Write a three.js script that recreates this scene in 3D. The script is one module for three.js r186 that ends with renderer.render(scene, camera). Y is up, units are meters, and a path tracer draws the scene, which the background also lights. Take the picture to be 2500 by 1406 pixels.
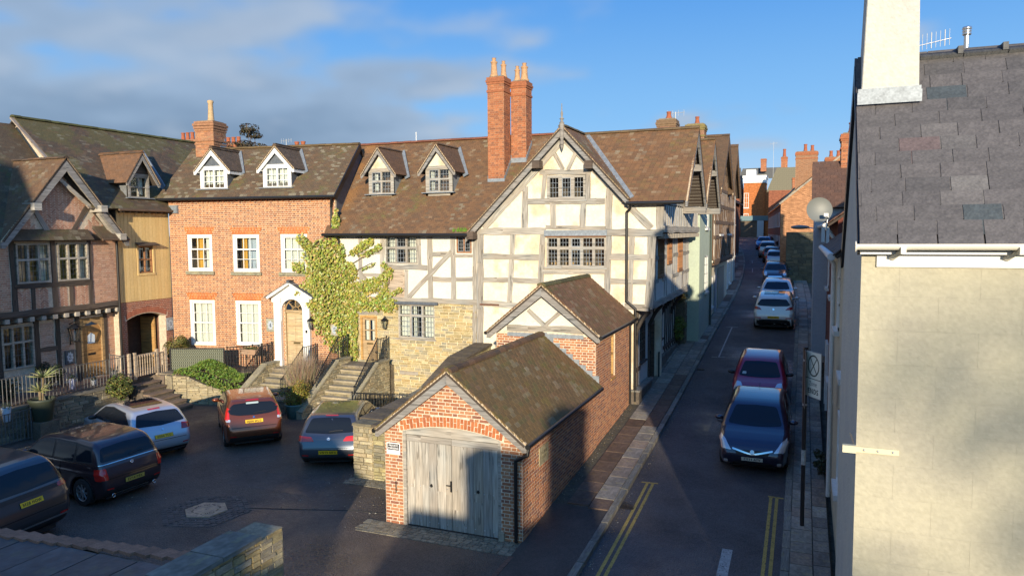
import * as THREE from 'three';
import { mergeGeometries, mergeVertices } from 'three/addons/utils/BufferGeometryUtils.js';

// ---------- camera, sky, sun, exposure ----------
const R = THREE.MathUtils.degToRad;
const scene = new THREE.Scene();
const EYE = new THREE.Vector3(0, 6.45, 0);                 // x = across the street, z = minus distance up the street
const camera = new THREE.PerspectiveCamera(43.1, 1024 / 575, 0.1, 3000);
camera.rotation.order = 'YXZ';
camera.position.copy(EYE);
camera.rotation.set(-Math.atan(135 / 1780), R(21.8), R(-0.4));
const renderer = new THREE.WebGLRenderer({ antialias: true });
renderer.toneMapping = THREE.LinearToneMapping;
renderer.toneMappingExposure = 1.37;
renderer.shadowMap.enabled = true;
renderer.setSize(1024, 575);

const AZ = R(20.2), EL = R(12.1);                            // the sun stands low behind the viewer
const sun = new THREE.DirectionalLight(new THREE.Color().setRGB(1, 0.85, 0.63), 5);
sun.position.set(Math.sin(AZ) * Math.cos(EL) * 120, Math.sin(EL) * 120, Math.cos(AZ) * Math.cos(EL) * 120);
sun.target.position.set(-9, 2, -22);
sun.position.add(sun.target.position);
sun.shadow.radius = 1.2;
sun.castShadow = true;
Object.assign(sun.shadow.camera, { left: -60, right: 60, top: 60, bottom: -60, near: 1, far: 320 });
sun.shadow.mapSize.set(4096, 4096);
scene.add(sun, sun.target);

// ---------- random numbers and noise ----------
let seed = 7;
function rnd() { seed |= 0; seed = seed + 0x6D2B79F5 | 0; let t = Math.imul(seed ^ seed >>> 15, 1 | seed); t = t + Math.imul(t ^ t >>> 7, 61 | t) ^ t; return ((t ^ t >>> 14) >>> 0) / 4294967296; }
const rr = (a, b) => a + (b - a) * rnd();
const pick = a => a[Math.floor(rnd() * a.length)];
const clamp = (v, a, b) => Math.min(b, Math.max(a, v));
const lerp = (a, b, t) => a + (b - a) * t;
const sstep = (a, b, v) => { const t = clamp((v - a) / (b - a), 0, 1); return t * t * (3 - 2 * t); };
function hash3(x, y, z) { let h = Math.imul(x, 374761393) + Math.imul(y, 668265263) + Math.imul(z, 2147483647) | 0; h = Math.imul(h ^ h >>> 13, 1274126177); return ((h ^ h >>> 16) >>> 0) / 4294967296; }
function vnoise(x, y, z = 0, per = 0) {
  const xi = Math.floor(x), yi = Math.floor(y), zi = Math.floor(z), w = a => per ? ((a % per) + per) % per : a;
  let fx = x - xi, fy = y - yi, fz = z - zi; fx = fx * fx * (3 - 2 * fx); fy = fy * fy * (3 - 2 * fy); fz = fz * fz * (3 - 2 * fz);
  const h = (i, j, k) => hash3(w(xi + i), w(yi + j), zi + k);
  return lerp(lerp(lerp(h(0, 0, 0), h(1, 0, 0), fx), lerp(h(0, 1, 0), h(1, 1, 0), fx), fy), lerp(lerp(h(0, 0, 1), h(1, 0, 1), fx), lerp(h(0, 1, 1), h(1, 1, 1), fx), fy), fz);
}
function fbm(x, y, z = 0, oct = 4, per = 0) { let s = 0, a = 0.5, n = 0; for (let i = 0; i < oct; i++) { s += a * vnoise(x, y, z + i * 7.3, per); n += a; a *= 0.5; x *= 2; y *= 2; z *= 2; per *= 2; } return s / n; }

// the sky: clear blue above, hazy near the horizon, broken cloud towards the west (left)
const SUND = [Math.sin(AZ) * Math.cos(EL), Math.sin(EL), Math.cos(AZ) * Math.cos(EL)];
function makeSky() {
  const W = 896, H = 448, d = new Float32Array(W * H * 4);
  const mix = (a, b, t) => a.map((v, i) => lerp(v, b[i], t));
  for (let j = 0; j < H; j++) for (let i = 0; i < W; i++) {
    const el = ((j + 0.5) / H - 0.5) * Math.PI, az = ((i + 0.5) / W - 0.5) * Math.PI * 2;   // az 0 = +x
    const x = Math.cos(el) * Math.cos(az), z = Math.cos(el) * Math.sin(az), y = Math.sin(el);
    const e = Math.max(0, y);
    let c = mix([0.38, 0.51, 0.64], [0.20, 0.42, 0.69], sstep(0, 0.16, e));
    c = mix(c, [0.06, 0.235, 0.60], sstep(0.08, 0.38, e));
    c = mix(c, [0.03, 0.13, 0.46], sstep(0.36, 1, e));
    if (y < 0) c = mix(c, [0.18, 0.18, 0.18], sstep(0, -0.06, y));
    // cloud sheet on a plane overhead
    const k = 1 / (e + 0.10), px = x * k, pz = z * k;
    const n = fbm(px * 0.9 + 11.3, pz * 1.5 + 4.1, 1.7, 6), n2 = fbm(px * 3.1 + 5, pz * 4.3, 8.2, 6);
    // more cloud to the left of the view (towards -x) and in a low band
    const cover = 0.30 * sstep(0.25, 0.8, -x) + 0.17 * Math.exp(-Math.pow((e - 0.10) / 0.07, 2)) * sstep(-0.05, 0.5, -x);
    const a = sstep(0.585, 0.72, n * 0.58 + n2 * 0.42 + cover) * sstep(0.0, 0.05, y);
    const thick = sstep(0.66, 0.95, n * 0.7 + n2 * 0.3 + cover);
    const cl = mix([0.27, 0.35, 0.46], [0.15, 0.21, 0.30], thick);
    const edge = sstep(0.46, 0.66, n2);
    c = mix(c, mix(cl, [0.40, 0.45, 0.52], edge * 0.45), a * 0.86);
    const glow = Math.max(0, x * SUND[0] + y * SUND[1] + z * SUND[2]) ** 2;   // the sky brightens and warms towards the sun
    c = c.map((v, k) => v * (1 + glow * [1.8, 1.25, 0.65][k]));
    const q = (j * W + i) * 4; d[q] = c[0]; d[q + 1] = c[1]; d[q + 2] = c[2]; d[q + 3] = 1;
  }
  const t = new THREE.DataTexture(d, W, H, THREE.RGBAFormat, THREE.FloatType);
  t.mapping = THREE.EquirectangularReflectionMapping; t.magFilter = t.minFilter = THREE.LinearFilter; t.needsUpdate = true;
  return t;
}
const sky = makeSky();
scene.background = sky; scene.environment = sky;
scene.backgroundIntensity = 1; scene.environmentIntensity = 1;

// ---------- procedural textures ----------
function tex(W, H, fn, srgb = true, rep = 1) {
  const d = new Uint8Array(W * H * 4);
  for (let j = 0; j < H; j++) for (let i = 0; i < W; i++) { const c = fn(i / W, j / H, i, j); const q = (j * W + i) * 4; d[q] = clamp(c[0] * 255, 0, 255); d[q + 1] = clamp(c[1] * 255, 0, 255); d[q + 2] = clamp(c[2] * 255, 0, 255); d[q + 3] = 255; }
  const t = new THREE.DataTexture(d, W, H, THREE.RGBAFormat); t.wrapS = t.wrapT = THREE.RepeatWrapping; t.magFilter = THREE.LinearFilter; t.minFilter = THREE.LinearMipmapLinearFilter; t.generateMipmaps = true;
  if (srgb) t.colorSpace = THREE.SRGBColorSpace;
  t.repeat.set(rep, rep); t.needsUpdate = true; return t;
}
const g3 = v => [v, v, v];
const T = {
  grain: tex(256, 256, (u, v) => g3(0.91 + 0.20 * (fbm(u * 8, v * 8, 3, 3, 8) - 0.5) + 0.24 * (fbm(u * 32, v * 32, 1, 2, 32) - 0.5)), true, 1.6),
  grainBump: tex(256, 256, (u, v) => g3(fbm(u * 24, v * 24, 9, 3, 24)), false, 1.6),
  wood: tex(512, 256, (u, v) => { const w = fbm(u * 3, v * 40 + fbm(u * 4, v * 4, 2, 2, 4) * 2.5, 5, 3); const st = fbm(u * 5, v * 90, 7, 2); const crack = sstep(0.70, 0.78, fbm(u * 4, v * 60, 12, 2)) * 0.24; const b = 0.90 + 0.26 * (w - 0.5) + 0.24 * (st - 0.5) - crack; const warm = fbm(u * 2, v * 3, 4, 3) - 0.5; return [b + warm * 0.08, b, b - warm * 0.08]; }, true, 0.6),
  woodBump: tex(512, 256, (u, v) => g3(0.5 * fbm(u * 3, v * 60, 5, 3) + 0.5 * (1 - sstep(0.68, 0.78, fbm(u * 4, v * 60, 12, 2)))), false, 0.6),
  plaster: tex(512, 512, (u, v) => { const s = sstep(0.47, 0.72, fbm(u * 6, v * 6, 2, 5, 6)), f = fbm(u * 40, v * 40, 6, 3, 40) - 0.5, m = fbm(u * 12, v * 12, 4, 3, 12) - 0.5; const b = 0.94 + f * 0.10 + m * 0.09; return [b + 0.03 - s * 0.05, b + 0.03 - s * 0.095, b + 0.03 - s * 0.16]; }, true, 0.34),
  render: tex(512, 512, (u, v) => { const f = fbm(u * 60, v * 60, 6, 2, 60) - 0.5, m = fbm(u * 5, v * 5, 4, 4, 5) - 0.5; const b = 0.93 + f * 0.08 + m * 0.09; return [b, b, b - m * 0.04]; }, true, 0.4),
  asphalt: tex(512, 512, (u, v) => { const f = fbm(u * 220, v * 220, 6, 2, 220) - 0.5, p = fbm(u * 5, v * 5, 4, 5, 5) - 0.5, l = sstep(0.78, 0.85, vnoise(u * 256, v * 256, 3, 256)); const b = 0.80 + f * 0.40 + p * 0.34 + l * 0.16; return [b * 1.03, b, b * 0.97]; }, true, 0.31),
  asphaltRough: tex(384, 384, (u, v) => { const p = fbm(u * 4, v * 4, 14, 5, 4), f = fbm(u * 100, v * 100, 6, 2, 100) - 0.5; return g3(clamp(0.26 + 0.50 * sstep(0.32, 0.66, p) + f * 0.2, 0.16, 0.95)); }, false, 0.11),
  asphaltBump: tex(512, 512, (u, v) => g3(fbm(u * 128, v * 128, 6, 2, 128)), false, 0.44),
  stone: tex(512, 512, (u, v) => { const f = fbm(u * 30, v * 30, 6, 3, 30) - 0.5, m = fbm(u * 7, v * 7, 4, 4, 7) - 0.5, li = sstep(0.66, 0.74, fbm(u * 14, v * 14, 9, 3, 14)); const b = 0.88 + f * 0.30 + m * 0.30; return [b + li * 0.08, b + li * 0.07, b - li * 0.02]; }, true, 0.8),
  worn: tex(256, 256, (u, v) => g3(sstep(0.20, 0.36, fbm(u * 24, v * 24, 5, 4, 24)) * 0.92), false, 1.3),
  leaf: tex(64, 64, (u, v) => g3(0.85 + 0.3 * (fbm(u * 6, v * 6, 2, 2, 6) - 0.5)), true, 1),
  herring: null,
};
function mat(rgb, rough = 0.85, o = {}) { const m = new THREE.MeshStandardMaterial({ roughness: rough, ...o }); m.color.setRGB(...rgb); return m; }
function pmat(rgb, rough, o = {}) { const m = new THREE.MeshPhysicalMaterial({ roughness: rough, ...o }); m.color.setRGB(...rgb); return m; }
const wood = (rgb, rough = 0.9) => mat(rgb, rough, { map: T.wood, bumpMap: T.woodBump, bumpScale: 0.006 });
const grained = (rgb, rough = 0.9, o = {}) => mat(rgb, rough, { map: T.grain, bumpMap: T.grainBump, bumpScale: 0.004, ...o });
const stony = (rgb, rough = 0.92, o = {}) => mat(rgb, rough, { map: T.stone, bumpMap: T.grainBump, bumpScale: 0.006, ...o });
const M = {
  oak: [wood([0.42, 0.39, 0.34]), wood([0.36, 0.335, 0.295]), wood([0.47, 0.435, 0.375]), wood([0.40, 0.365, 0.31])],
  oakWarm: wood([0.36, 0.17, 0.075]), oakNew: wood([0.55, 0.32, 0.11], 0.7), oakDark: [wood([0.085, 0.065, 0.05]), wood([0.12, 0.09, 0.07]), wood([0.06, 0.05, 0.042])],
  barge: wood([0.30, 0.285, 0.265]), brownOak: wood([0.15, 0.095, 0.06]),
  plaster: mat([0.74, 0.68, 0.56], 0.95, { map: T.plaster, bumpMap: T.grainBump, bumpScale: 0.008 }),
  limewash: mat([0.77, 0.74, 0.66], 0.95, { map: T.render, bumpMap: T.grainBump, bumpScale: 0.008 }),
  white: mat([0.72, 0.72, 0.70], 0.45), whiteOld: mat([0.70, 0.70, 0.68], 0.6, { map: T.render }),
  lead: mat([0.30, 0.34, 0.38], 0.55, { map: T.grain, metalness: 0.25 }), leadDark: mat([0.13, 0.15, 0.18], 0.6, { map: T.grain, metalness: 0.2 }),
  iron: mat([0.018, 0.019, 0.022], 0.42, { metalness: 0.3 }), black: mat([0.015, 0.015, 0.016], 0.35), rubber: mat([0.02, 0.02, 0.021], 0.8),
  mortar: mat([0.66, 0.55, 0.42], 0.95, { map: T.grain }), mortarPale: mat([0.74, 0.65, 0.51], 0.95, { map: T.grain }),
  deck: mat([0.06, 0.045, 0.035], 0.95), dark: wood([0.17, 0.13, 0.095]),  // dark: the dimness of rooms behind windows is put into this oak tone
  glass: pmat([0.93, 0.96, 0.96], 0.03, { transmission: 1, thickness: 0, ior: 1.5 }),
  curtain: mat([0.82, 0.79, 0.70], 0.95, { map: T.render }), curtainGold: mat([0.62, 0.33, 0.05], 0.9), curtainBlue: mat([0.42, 0.47, 0.53], 0.9),
  terracotta: grained([0.56, 0.33, 0.17]), terraRed: grained([0.40, 0.12, 0.055]), steel: mat([0.62, 0.62, 0.62], 0.3, { metalness: 0.9 }), galv: mat([0.45, 0.46, 0.47], 0.5, { metalness: 0.5 }),
  asphalt: mat([0.118, 0.11, 0.114], 1, { map: T.asphalt, roughnessMap: T.asphaltRough, bumpMap: T.asphaltBump, bumpScale: 0.018 }),
  asphaltYard: mat([0.135, 0.112, 0.094], 1, { map: T.asphalt, roughnessMap: T.asphaltRough, bumpMap: T.asphaltBump, bumpScale: 0.02 }),
};
// ---------- building kit ----------
const m4 = () => new THREE.Matrix4();
const tr = (x, y, z) => m4().makeTranslation(x, y, z);
const ry = a => m4().makeRotationY(a), rz = a => m4().makeRotationZ(a), rx = a => m4().makeRotationX(a);
const mul = (...a) => a.reduce((p, q) => p.clone().multiply(q));
const names = {};
function numbered(n) { const k = names[n] = (names[n] || 0) + 1; return k === 1 ? n : n + '_' + String(k - 1).padStart(3, '0'); }
// a thing: a group standing at its base; fr brings world coordinates into it
function thing(name, label, category, [x, y, z] = [0, 0, 0], turn = 0, group) {
  const o = new THREE.Group(); o.name = numbered(name); o.position.set(x, y, z); o.rotation.y = turn; scene.add(o);
  o.userData = { label, category }; if (group) o.userData.group = group;
  o.updateMatrixWorld(true);
  return o;
}
const fr = o => { o.updateMatrixWorld(true); return o.matrixWorld.clone().invert(); };
function structure(o) { o.userData = { kind: 'structure' }; return o; }
function mesh(parent, name, geo, material, label) { const m = new THREE.Mesh(geo, material); m.name = parent === scene ? numbered(name) : name; if (label) m.userData.label = label; parent.add(m); return m; }
// texture coordinates in metres from position and normal
function boxUV(g) {
  if (g.index) g = g.toNonIndexed();
  const p = g.attributes.position, n = g.attributes.normal, uv = new Float32Array(p.count * 2);
  for (let i = 0; i < p.count; i++) {
    const ax = Math.abs(n.getX(i)), ay = Math.abs(n.getY(i)), az = Math.abs(n.getZ(i)); let u, v;
    if (az >= ax && az >= ay) { u = p.getX(i); v = p.getY(i); } else if (ax >= ay) { u = p.getZ(i); v = p.getY(i); } else { u = p.getX(i); v = p.getZ(i); }
    uv[2 * i] = u; uv[2 * i + 1] = v;
  }
  g.setAttribute('uv', new THREE.BufferAttribute(uv, 2)); return g;
}
function strip(g) { if (g.index) g = g.toNonIndexed(); for (const k of Object.keys(g.attributes)) if (!['position', 'normal', 'uv'].includes(k)) g.deleteAttribute(k); return g; }
class GB {   // collects shapes and joins them into one mesh
  constructor() { this.l = []; }
  add(g, m) { g = strip(g); if (m) g.applyMatrix4(m); this.l.push(g); return this; }
  box(x0, y0, z0, x1, y1, z1, m) { const g = new THREE.BoxGeometry(Math.abs(x1 - x0), Math.abs(y1 - y0), Math.abs(z1 - z0)); g.translate((x0 + x1) / 2, (y0 + y1) / 2, (z0 + z1) / 2); return this.add(g, m); }
  bar(a, b, r, seg = 6, r2 = r) { const A = new THREE.Vector3(...a), B = new THREE.Vector3(...b), d = B.clone().sub(A), g = new THREE.CylinderGeometry(r2, r, d.length(), seg); const q = new THREE.Quaternion().setFromUnitVectors(new THREE.Vector3(0, 1, 0), d.clone().normalize()); g.applyQuaternion(q); g.translate((A.x + B.x) / 2, (A.y + B.y) / 2, (A.z + B.z) / 2); return this.add(g); }
  sq(a, b, w, h = w) { const A = new THREE.Vector3(...a), B = new THREE.Vector3(...b), d = B.clone().sub(A), g = new THREE.BoxGeometry(w, d.length(), h); const q = new THREE.Quaternion().setFromUnitVectors(new THREE.Vector3(0, 1, 0), d.clone().normalize()); g.applyQuaternion(q); g.translate((A.x + B.x) / 2, (A.y + B.y) / 2, (A.z + B.z) / 2); return this.add(g); }
  ball(x, y, z, r, s = 8) { const g = new THREE.SphereGeometry(r, s, s - 2); g.translate(x, y, z); return this.add(g); }
  tube(pts, r, seg = 6, n = 0) { const c = new THREE.CatmullRomCurve3(pts.map(p => new THREE.Vector3(...p))); return this.add(new THREE.TubeGeometry(c, n || pts.length * 4, r, seg)); }
  poly(pts, depth, m, holes = [], bevel = 0) { const s = new THREE.Shape(pts.map(p => new THREE.Vector2(...p))); for (const h of holes) s.holes.push(new THREE.Path(h.map(p => new THREE.Vector2(...p)))); const g = new THREE.ExtrudeGeometry(s, { depth, bevelEnabled: bevel > 0, bevelSize: bevel, bevelThickness: bevel, bevelSegments: 1, curveSegments: 8 }); return this.add(g, m); }
  lathe(pts, x, y, z, seg = 14) { const g = new THREE.LatheGeometry(pts.map(p => new THREE.Vector2(...p)), seg); g.translate(x, y, z); return this.add(g); }
  build(parent, name, material, label) { const g = boxUV(mergeGeometries(this.l)); return mesh(parent, name, g, material, label); }
}
// small unit pieces shared by bricks, tiles, stones and slabs
function unitBox(inset = 0, jit = 0, open = true) {
  const f = 0.5, i = 0.5 - inset, J = () => (rnd() - 0.5) * jit;
  const b = [[-f, -f], [f, -f], [f, f], [-f, f]].map(p => [p[0], p[1], -0.5]);
  const t = [[-i, -i], [i, -i], [i, i], [-i, i]].map(p => [p[0] + J(), p[1] + J(), 0.5 + J() * 0.6]);
  const pos = [], uv = []; const o = [rnd(), rnd()];
  const quad = (a, c, d, e, us) => { pos.push(...a, ...c, ...d, ...a, ...d, ...e); const U = us.map(p => [p[0] * 0.4 + o[0], p[1] * 0.4 + o[1]]); uv.push(...U[0], ...U[1], ...U[2], ...U[0], ...U[2], ...U[3]); };
  quad(t[0], t[1], t[2], t[3], [[0, 0], [1, 0], [1, 1], [0, 1]]);
  for (let k = 0; k < 4; k++) { const n = (k + 1) % 4; quad(b[k], b[n], t[n], t[k], [[0, 0], [1, 0], [1, 0.2], [0, 0.2]]); }
  if (!open) quad(b[3], b[2], b[1], b[0], [[0, 0], [1, 0], [1, 1], [0, 1]]);
  const g = new THREE.BufferGeometry(); g.setAttribute('position', new THREE.Float32BufferAttribute(pos, 3)); g.setAttribute('uv', new THREE.Float32BufferAttribute(uv, 2)); g.computeVertexNormals(); return g;
}
const U = { brick: [0, 1, 2, 3].map(() => unitBox(0.012, 0.02)), stone: [0, 1, 2, 3, 4, 5].map(() => unitBox(0.035, 0.07)), tile: [0, 1, 2, 3].map(() => unitBox(0, 0.015, false)), slab: [0, 1, 2].map(() => unitBox(0.01, 0.012)), block: [unitBox(0, 0)] };
// a set of pieces of one thing: the ones that show largest are meshes of their own, the rest join one part
class Pieces {
  constructor(parent, name, base, o = {}) { this.p = parent; this.name = name; this.base = base; this.l = []; this.max = o.max ?? 300; this.plural = o.plural || name + 's'; this.steps = o.steps || 7; this.cache = {}; }
  add(geo, m, col) { this.l.push({ geo, m, c: col }); return this; }
  mat(c) { const L = this.pal || (this.pal = []); let b = null, bd = 1e9; for (const e of L) { const d = e.c.reduce((a, v, i) => a + Math.log((v + 0.01) / (c[i] + 0.01)) ** 2, 0); if (d < bd) { bd = d; b = e; } } if (!b || (bd > 0.012 && L.length < 14)) { const m = this.base.clone(); m.color.setRGB(...c); b = { c, m }; L.push(b); } return b.m; }
  flush() {
    const W = this.p.matrixWorld; this.p.updateMatrixWorld(true); const v = new THREE.Vector3();
    const wm = this.p.matrixWorld;
    for (const q of this.l) { const e = q.m.elements; v.set(e[12], e[13], e[14]).applyMatrix4(wm).sub(EYE); const d = v.length(); const nx = e[8], ny = e[9], nz = e[10]; const nl = Math.hypot(nx, ny, nz) || 1; const n = new THREE.Vector3(nx / nl, ny / nl, nz / nl).transformDirection(wm); const f = -n.dot(v) / d; q.s = (f > 0.02 ? f + 0.3 : 0.01) * Math.hypot(e[0], e[1], e[2]) * Math.hypot(e[4], e[5], e[6]) / (d * d); const c = camera.userData.inv; if (c) { const s = v.clone().add(EYE).project(camera); if (Math.abs(s.x) > 1.02 || Math.abs(s.y) > 1.02 || s.z > 1) q.s *= 0.001; } }
    const L = this.l.slice().sort((a, b) => b.s - a.s); let k = 0; const keep = [];
    for (const q of L) if (k < this.max && q.s > 1e-7) { const me = new THREE.Mesh(q.geo, this.mat(q.c)); me.name = k ? this.name + '_' + String(k).padStart(3, '0') : this.name; me.applyMatrix4(q.m); this.p.add(me); k++; } else keep.push(q);
    if (keep.length) {
      let n = 0; for (const q of keep) n += q.geo.attributes.position.count;
      const P = new Float32Array(n * 3), N = new Float32Array(n * 3), C = new Float32Array(n * 3), UV = new Float32Array(n * 2); let o = 0; const nm = new THREE.Matrix3();
      for (const q of keep) {
        const e = q.m.elements, gp = q.geo.attributes.position.array, gn = q.geo.attributes.normal.array, gu = q.geo.attributes.uv.array, c = q.geo.attributes.position.count; nm.getNormalMatrix(q.m); const a = nm.elements; const ou = rnd(), ov = rnd();
        for (let i = 0; i < c; i++) {
          const x = gp[3 * i], y = gp[3 * i + 1], z = gp[3 * i + 2], r = (o + i) * 3;
          P[r] = e[0] * x + e[4] * y + e[8] * z + e[12]; P[r + 1] = e[1] * x + e[5] * y + e[9] * z + e[13]; P[r + 2] = e[2] * x + e[6] * y + e[10] * z + e[14];
          const nx = gn[3 * i], ny = gn[3 * i + 1], nz = gn[3 * i + 2]; let X = a[0] * nx + a[3] * ny + a[6] * nz, Y = a[1] * nx + a[4] * ny + a[7] * nz, Z = a[2] * nx + a[5] * ny + a[8] * nz; const l = Math.hypot(X, Y, Z) || 1;
          N[r] = X / l; N[r + 1] = Y / l; N[r + 2] = Z / l; C[r] = q.c[0]; C[r + 1] = q.c[1]; C[r + 2] = q.c[2]; UV[(o + i) * 2] = gu[2 * i] + ou; UV[(o + i) * 2 + 1] = gu[2 * i + 1] + ov;
        }
        o += c;
      }
      const g = new THREE.BufferGeometry(); g.setAttribute('position', new THREE.BufferAttribute(P, 3)); g.setAttribute('normal', new THREE.BufferAttribute(N, 3)); g.setAttribute('color', new THREE.BufferAttribute(C, 3)); g.setAttribute('uv', new THREE.BufferAttribute(UV, 2));
      const bm = this.base.clone(); bm.vertexColors = true; bm.color.setRGB(1, 1, 1);
      const me = mesh(this.p, this.plural, g, bm); me.userData.kind = 'stuff';
    }
    return this;
  }
}
camera.updateMatrixWorld(true); camera.updateProjectionMatrix(); camera.userData.inv = true;
const colour = (c, j, k = 0) => { const b = 1 + rr(-j, j), h = rr(-k, k); return [c[0] * b * (1 + h), c[1] * b, c[2] * b * (1 - h)]; };
// polygon width at a height: sorted crossings
function cross(poly, v) { const x = []; for (let i = 0; i < poly.length; i++) { const a = poly[i], b = poly[(i + 1) % poly.length]; if ((a[1] <= v && b[1] > v) || (b[1] <= v && a[1] > v)) x.push(a[0] + (b[0] - a[0]) * (v - a[1]) / (b[1] - a[1])); } return x.sort((a, b) => a - b); }
const rect = (u0, v0, u1, v1) => [[u0, v0], [u1, v0], [u1, v1], [u0, v1]];
// intervals of a row inside a polygon and outside the openings (given as polygons)
function rowSpans(poly, v0, v1, holes) {
  const v = (v0 + v1) / 2, x = cross(poly, v); let sp = []; for (let i = 0; i + 1 < x.length; i += 2) sp.push([x[i], x[i + 1]]);
  for (const h of holes) { const c = cross(h, v); if (c.length < 2) continue; const a = c[0], b = c[c.length - 1]; const out = []; for (const [p, q] of sp) { if (b <= p || a >= q) out.push([p, q]); else { if (a > p) out.push([p, a]); if (b < q) out.push([b, q]); } } sp = out; }
  return sp;
}
const BRICK = [[0.50, 0.20, 0.09], [0.55, 0.23, 0.105], [0.45, 0.18, 0.085], [0.40, 0.155, 0.08], [0.52, 0.25, 0.13], [0.31, 0.13, 0.085], [0.57, 0.265, 0.13]];
function bricks(P, mm, poly, holes, o = {}) {
  const bh = o.bh || 0.075, bl = o.bl || 0.225, j = o.joint ?? 0.013, pr = o.proud ?? 0.007, cols = o.cols || BRICK; const ys = poly.map(p => p[1]); const lo = Math.min(...ys), hi = Math.max(...ys); let r = 0;
  for (let v = lo; v < hi - 0.02; v += bh, r++) {
    const vt = Math.min(v + bh, hi);
    for (const [a, b] of rowSpans(poly, v, vt, holes)) {
      const unit = bl * 1.5; let k = Math.floor((a - 10) / unit), x = k * unit + (r % 2 ? unit / 2 : 0), st = true;
      while (x < b) {
        const w = st ? bl : bl / 2; const x0 = Math.max(x, a), x1 = Math.min(x + w, b);
        if (x1 - x0 > 0.03) { const c = colour(pick(st ? cols : (o.heads || cols)), 0.12, 0.05), d = 0.05, jz = rr(-0.002, 0.002); P.add(pick(U.brick), mul(mm, tr((x0 + x1) / 2, (v + vt) / 2, pr - d / 2 + jz), m4().makeScale(x1 - x0 - j, vt - v - j, d)), c); }
        x += w; st = !st;
      }
    }
  }
}
const STONE = [[0.40, 0.33, 0.20], [0.46, 0.37, 0.21], [0.34, 0.29, 0.19], [0.30, 0.27, 0.20], [0.50, 0.42, 0.26], [0.38, 0.30, 0.16]];
function rubble(P, mm, poly, holes, o = {}) {
  const cols = o.cols || STONE, ys = poly.map(p => p[1]); const lo = Math.min(...ys), hi = Math.max(...ys); let v = lo;
  while (v < hi - 0.02) {
    let h = rr(o.h0 || 0.07, o.h1 || 0.14); if (hi - v - h < 0.05) h = hi - v;
    for (const [a, b] of rowSpans(poly, v, v + h, holes)) {
      let x = a; while (x < b - 0.02) {
        let w = rr(o.w0 || 0.13, o.w1 || 0.42); if (b - x - w < 0.1) w = b - x;
        const split = h > 0.115 && rnd() < 0.3; const c = colour(pick(cols), 0.16, 0.05);
        const put = (y0, y1, c) => P.add(pick(U.stone), mul(mm, tr(x + w / 2, (y0 + y1) / 2, rr(-0.012, 0.008) - 0.03), rz(rr(-0.02, 0.02)), m4().makeScale(w - rr(0.008, 0.02), y1 - y0 - rr(0.008, 0.018), 0.09)), c);
        if (split) { put(v, v + h * 0.52, c); put(v + h * 0.52, v + h, colour(pick(cols), 0.16, 0.05)); } else put(v, v + h, c);
        x += w;
      }
    }
    v += h;
  }
}
// roof slope: frame with x along the eaves, y up the slope, z out of the roof
function slopeFrame(x0, y0, z0, dir, pitch) { return mul(tr(x0, y0, z0), ry(dir), rx(pitch - Math.PI / 2)); }
const TILE = [[0.125, 0.074, 0.042], [0.145, 0.082, 0.044], [0.105, 0.066, 0.04], [0.17, 0.092, 0.047], [0.095, 0.064, 0.042], [0.135, 0.086, 0.05]];
function tiles(P, mm, poly, o = {}) {
  const g = o.gauge || 0.1, w = o.w || 0.165, th = o.th || 0.018, cols = o.cols || TILE; const ys = poly.map(p => p[1]); const lo = Math.min(...ys), hi = Math.max(...ys), mean = [0, 1, 2].map(i => cols.reduce((a, c) => a + c[i], 0) / cols.length); let r = 0;
  for (let v = lo; v < hi - 0.01; v += g, r++) {
    const x = cross(poly, Math.min(v + g * 0.5, hi - 0.005));
    for (let i = 0; i + 1 < x.length; i += 2) {
      const sag = o.sag || 0;
      for (let u = x[i] - (r % 2 ? w / 2 : 0) - 0.001; u < x[i + 1]; u += w) {
        const a = Math.max(u, x[i] - 0.01), b = Math.min(u + w, x[i + 1] + 0.01); if (b - a < 0.03) continue;
        let c = colour(pick(cols).map((x, i) => lerp(mean[i], x, 0.6)), 0.08, 0.03); if (o.tint) c = o.tint(c, (a + b) / 2, v); c = [c[0] * 1.2, c[1] * 1.17, c[2] * 1.08];
        const L = g * 1.55, jz = rr(0, 0.004) - sag * Math.sin(Math.PI * ((a + b) / 2 - x[i]) / (x[i + 1] - x[i] || 1));
        P.add(pick(U.tile), mul(mm, tr((a + b) / 2, v + L / 2 - 0.02, th * 1.05 + 0.008 + jz), rz(rr(-0.012, 0.012)), rx((o.tilt || 0.07) + rr(0, 0.035)), m4().makeScale(b - a - (o.gap || 0.005), L, th)), c);
      }
    }
  }
}
const moss = (amt, sc = 1, col = [0.12, 0.10, 0.04]) => (c, u, v) => { const n = fbm(u * 1.3 * sc, v * 1.3 * sc, 3.3, 4); const t = sstep(0.60 - amt * 0.3, 0.80 - amt * 0.1, n) * 0.5; const li = fbm(u * 4 * sc, v * 4 * sc, 8.1, 3) > 0.60 ? 0.4 * rnd() * rnd() : 0; return c.map((x, i) => lerp(lerp(x, col[i] * rr(0.7, 1.3), t), [0.36, 0.35, 0.27][i], li)); };
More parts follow.
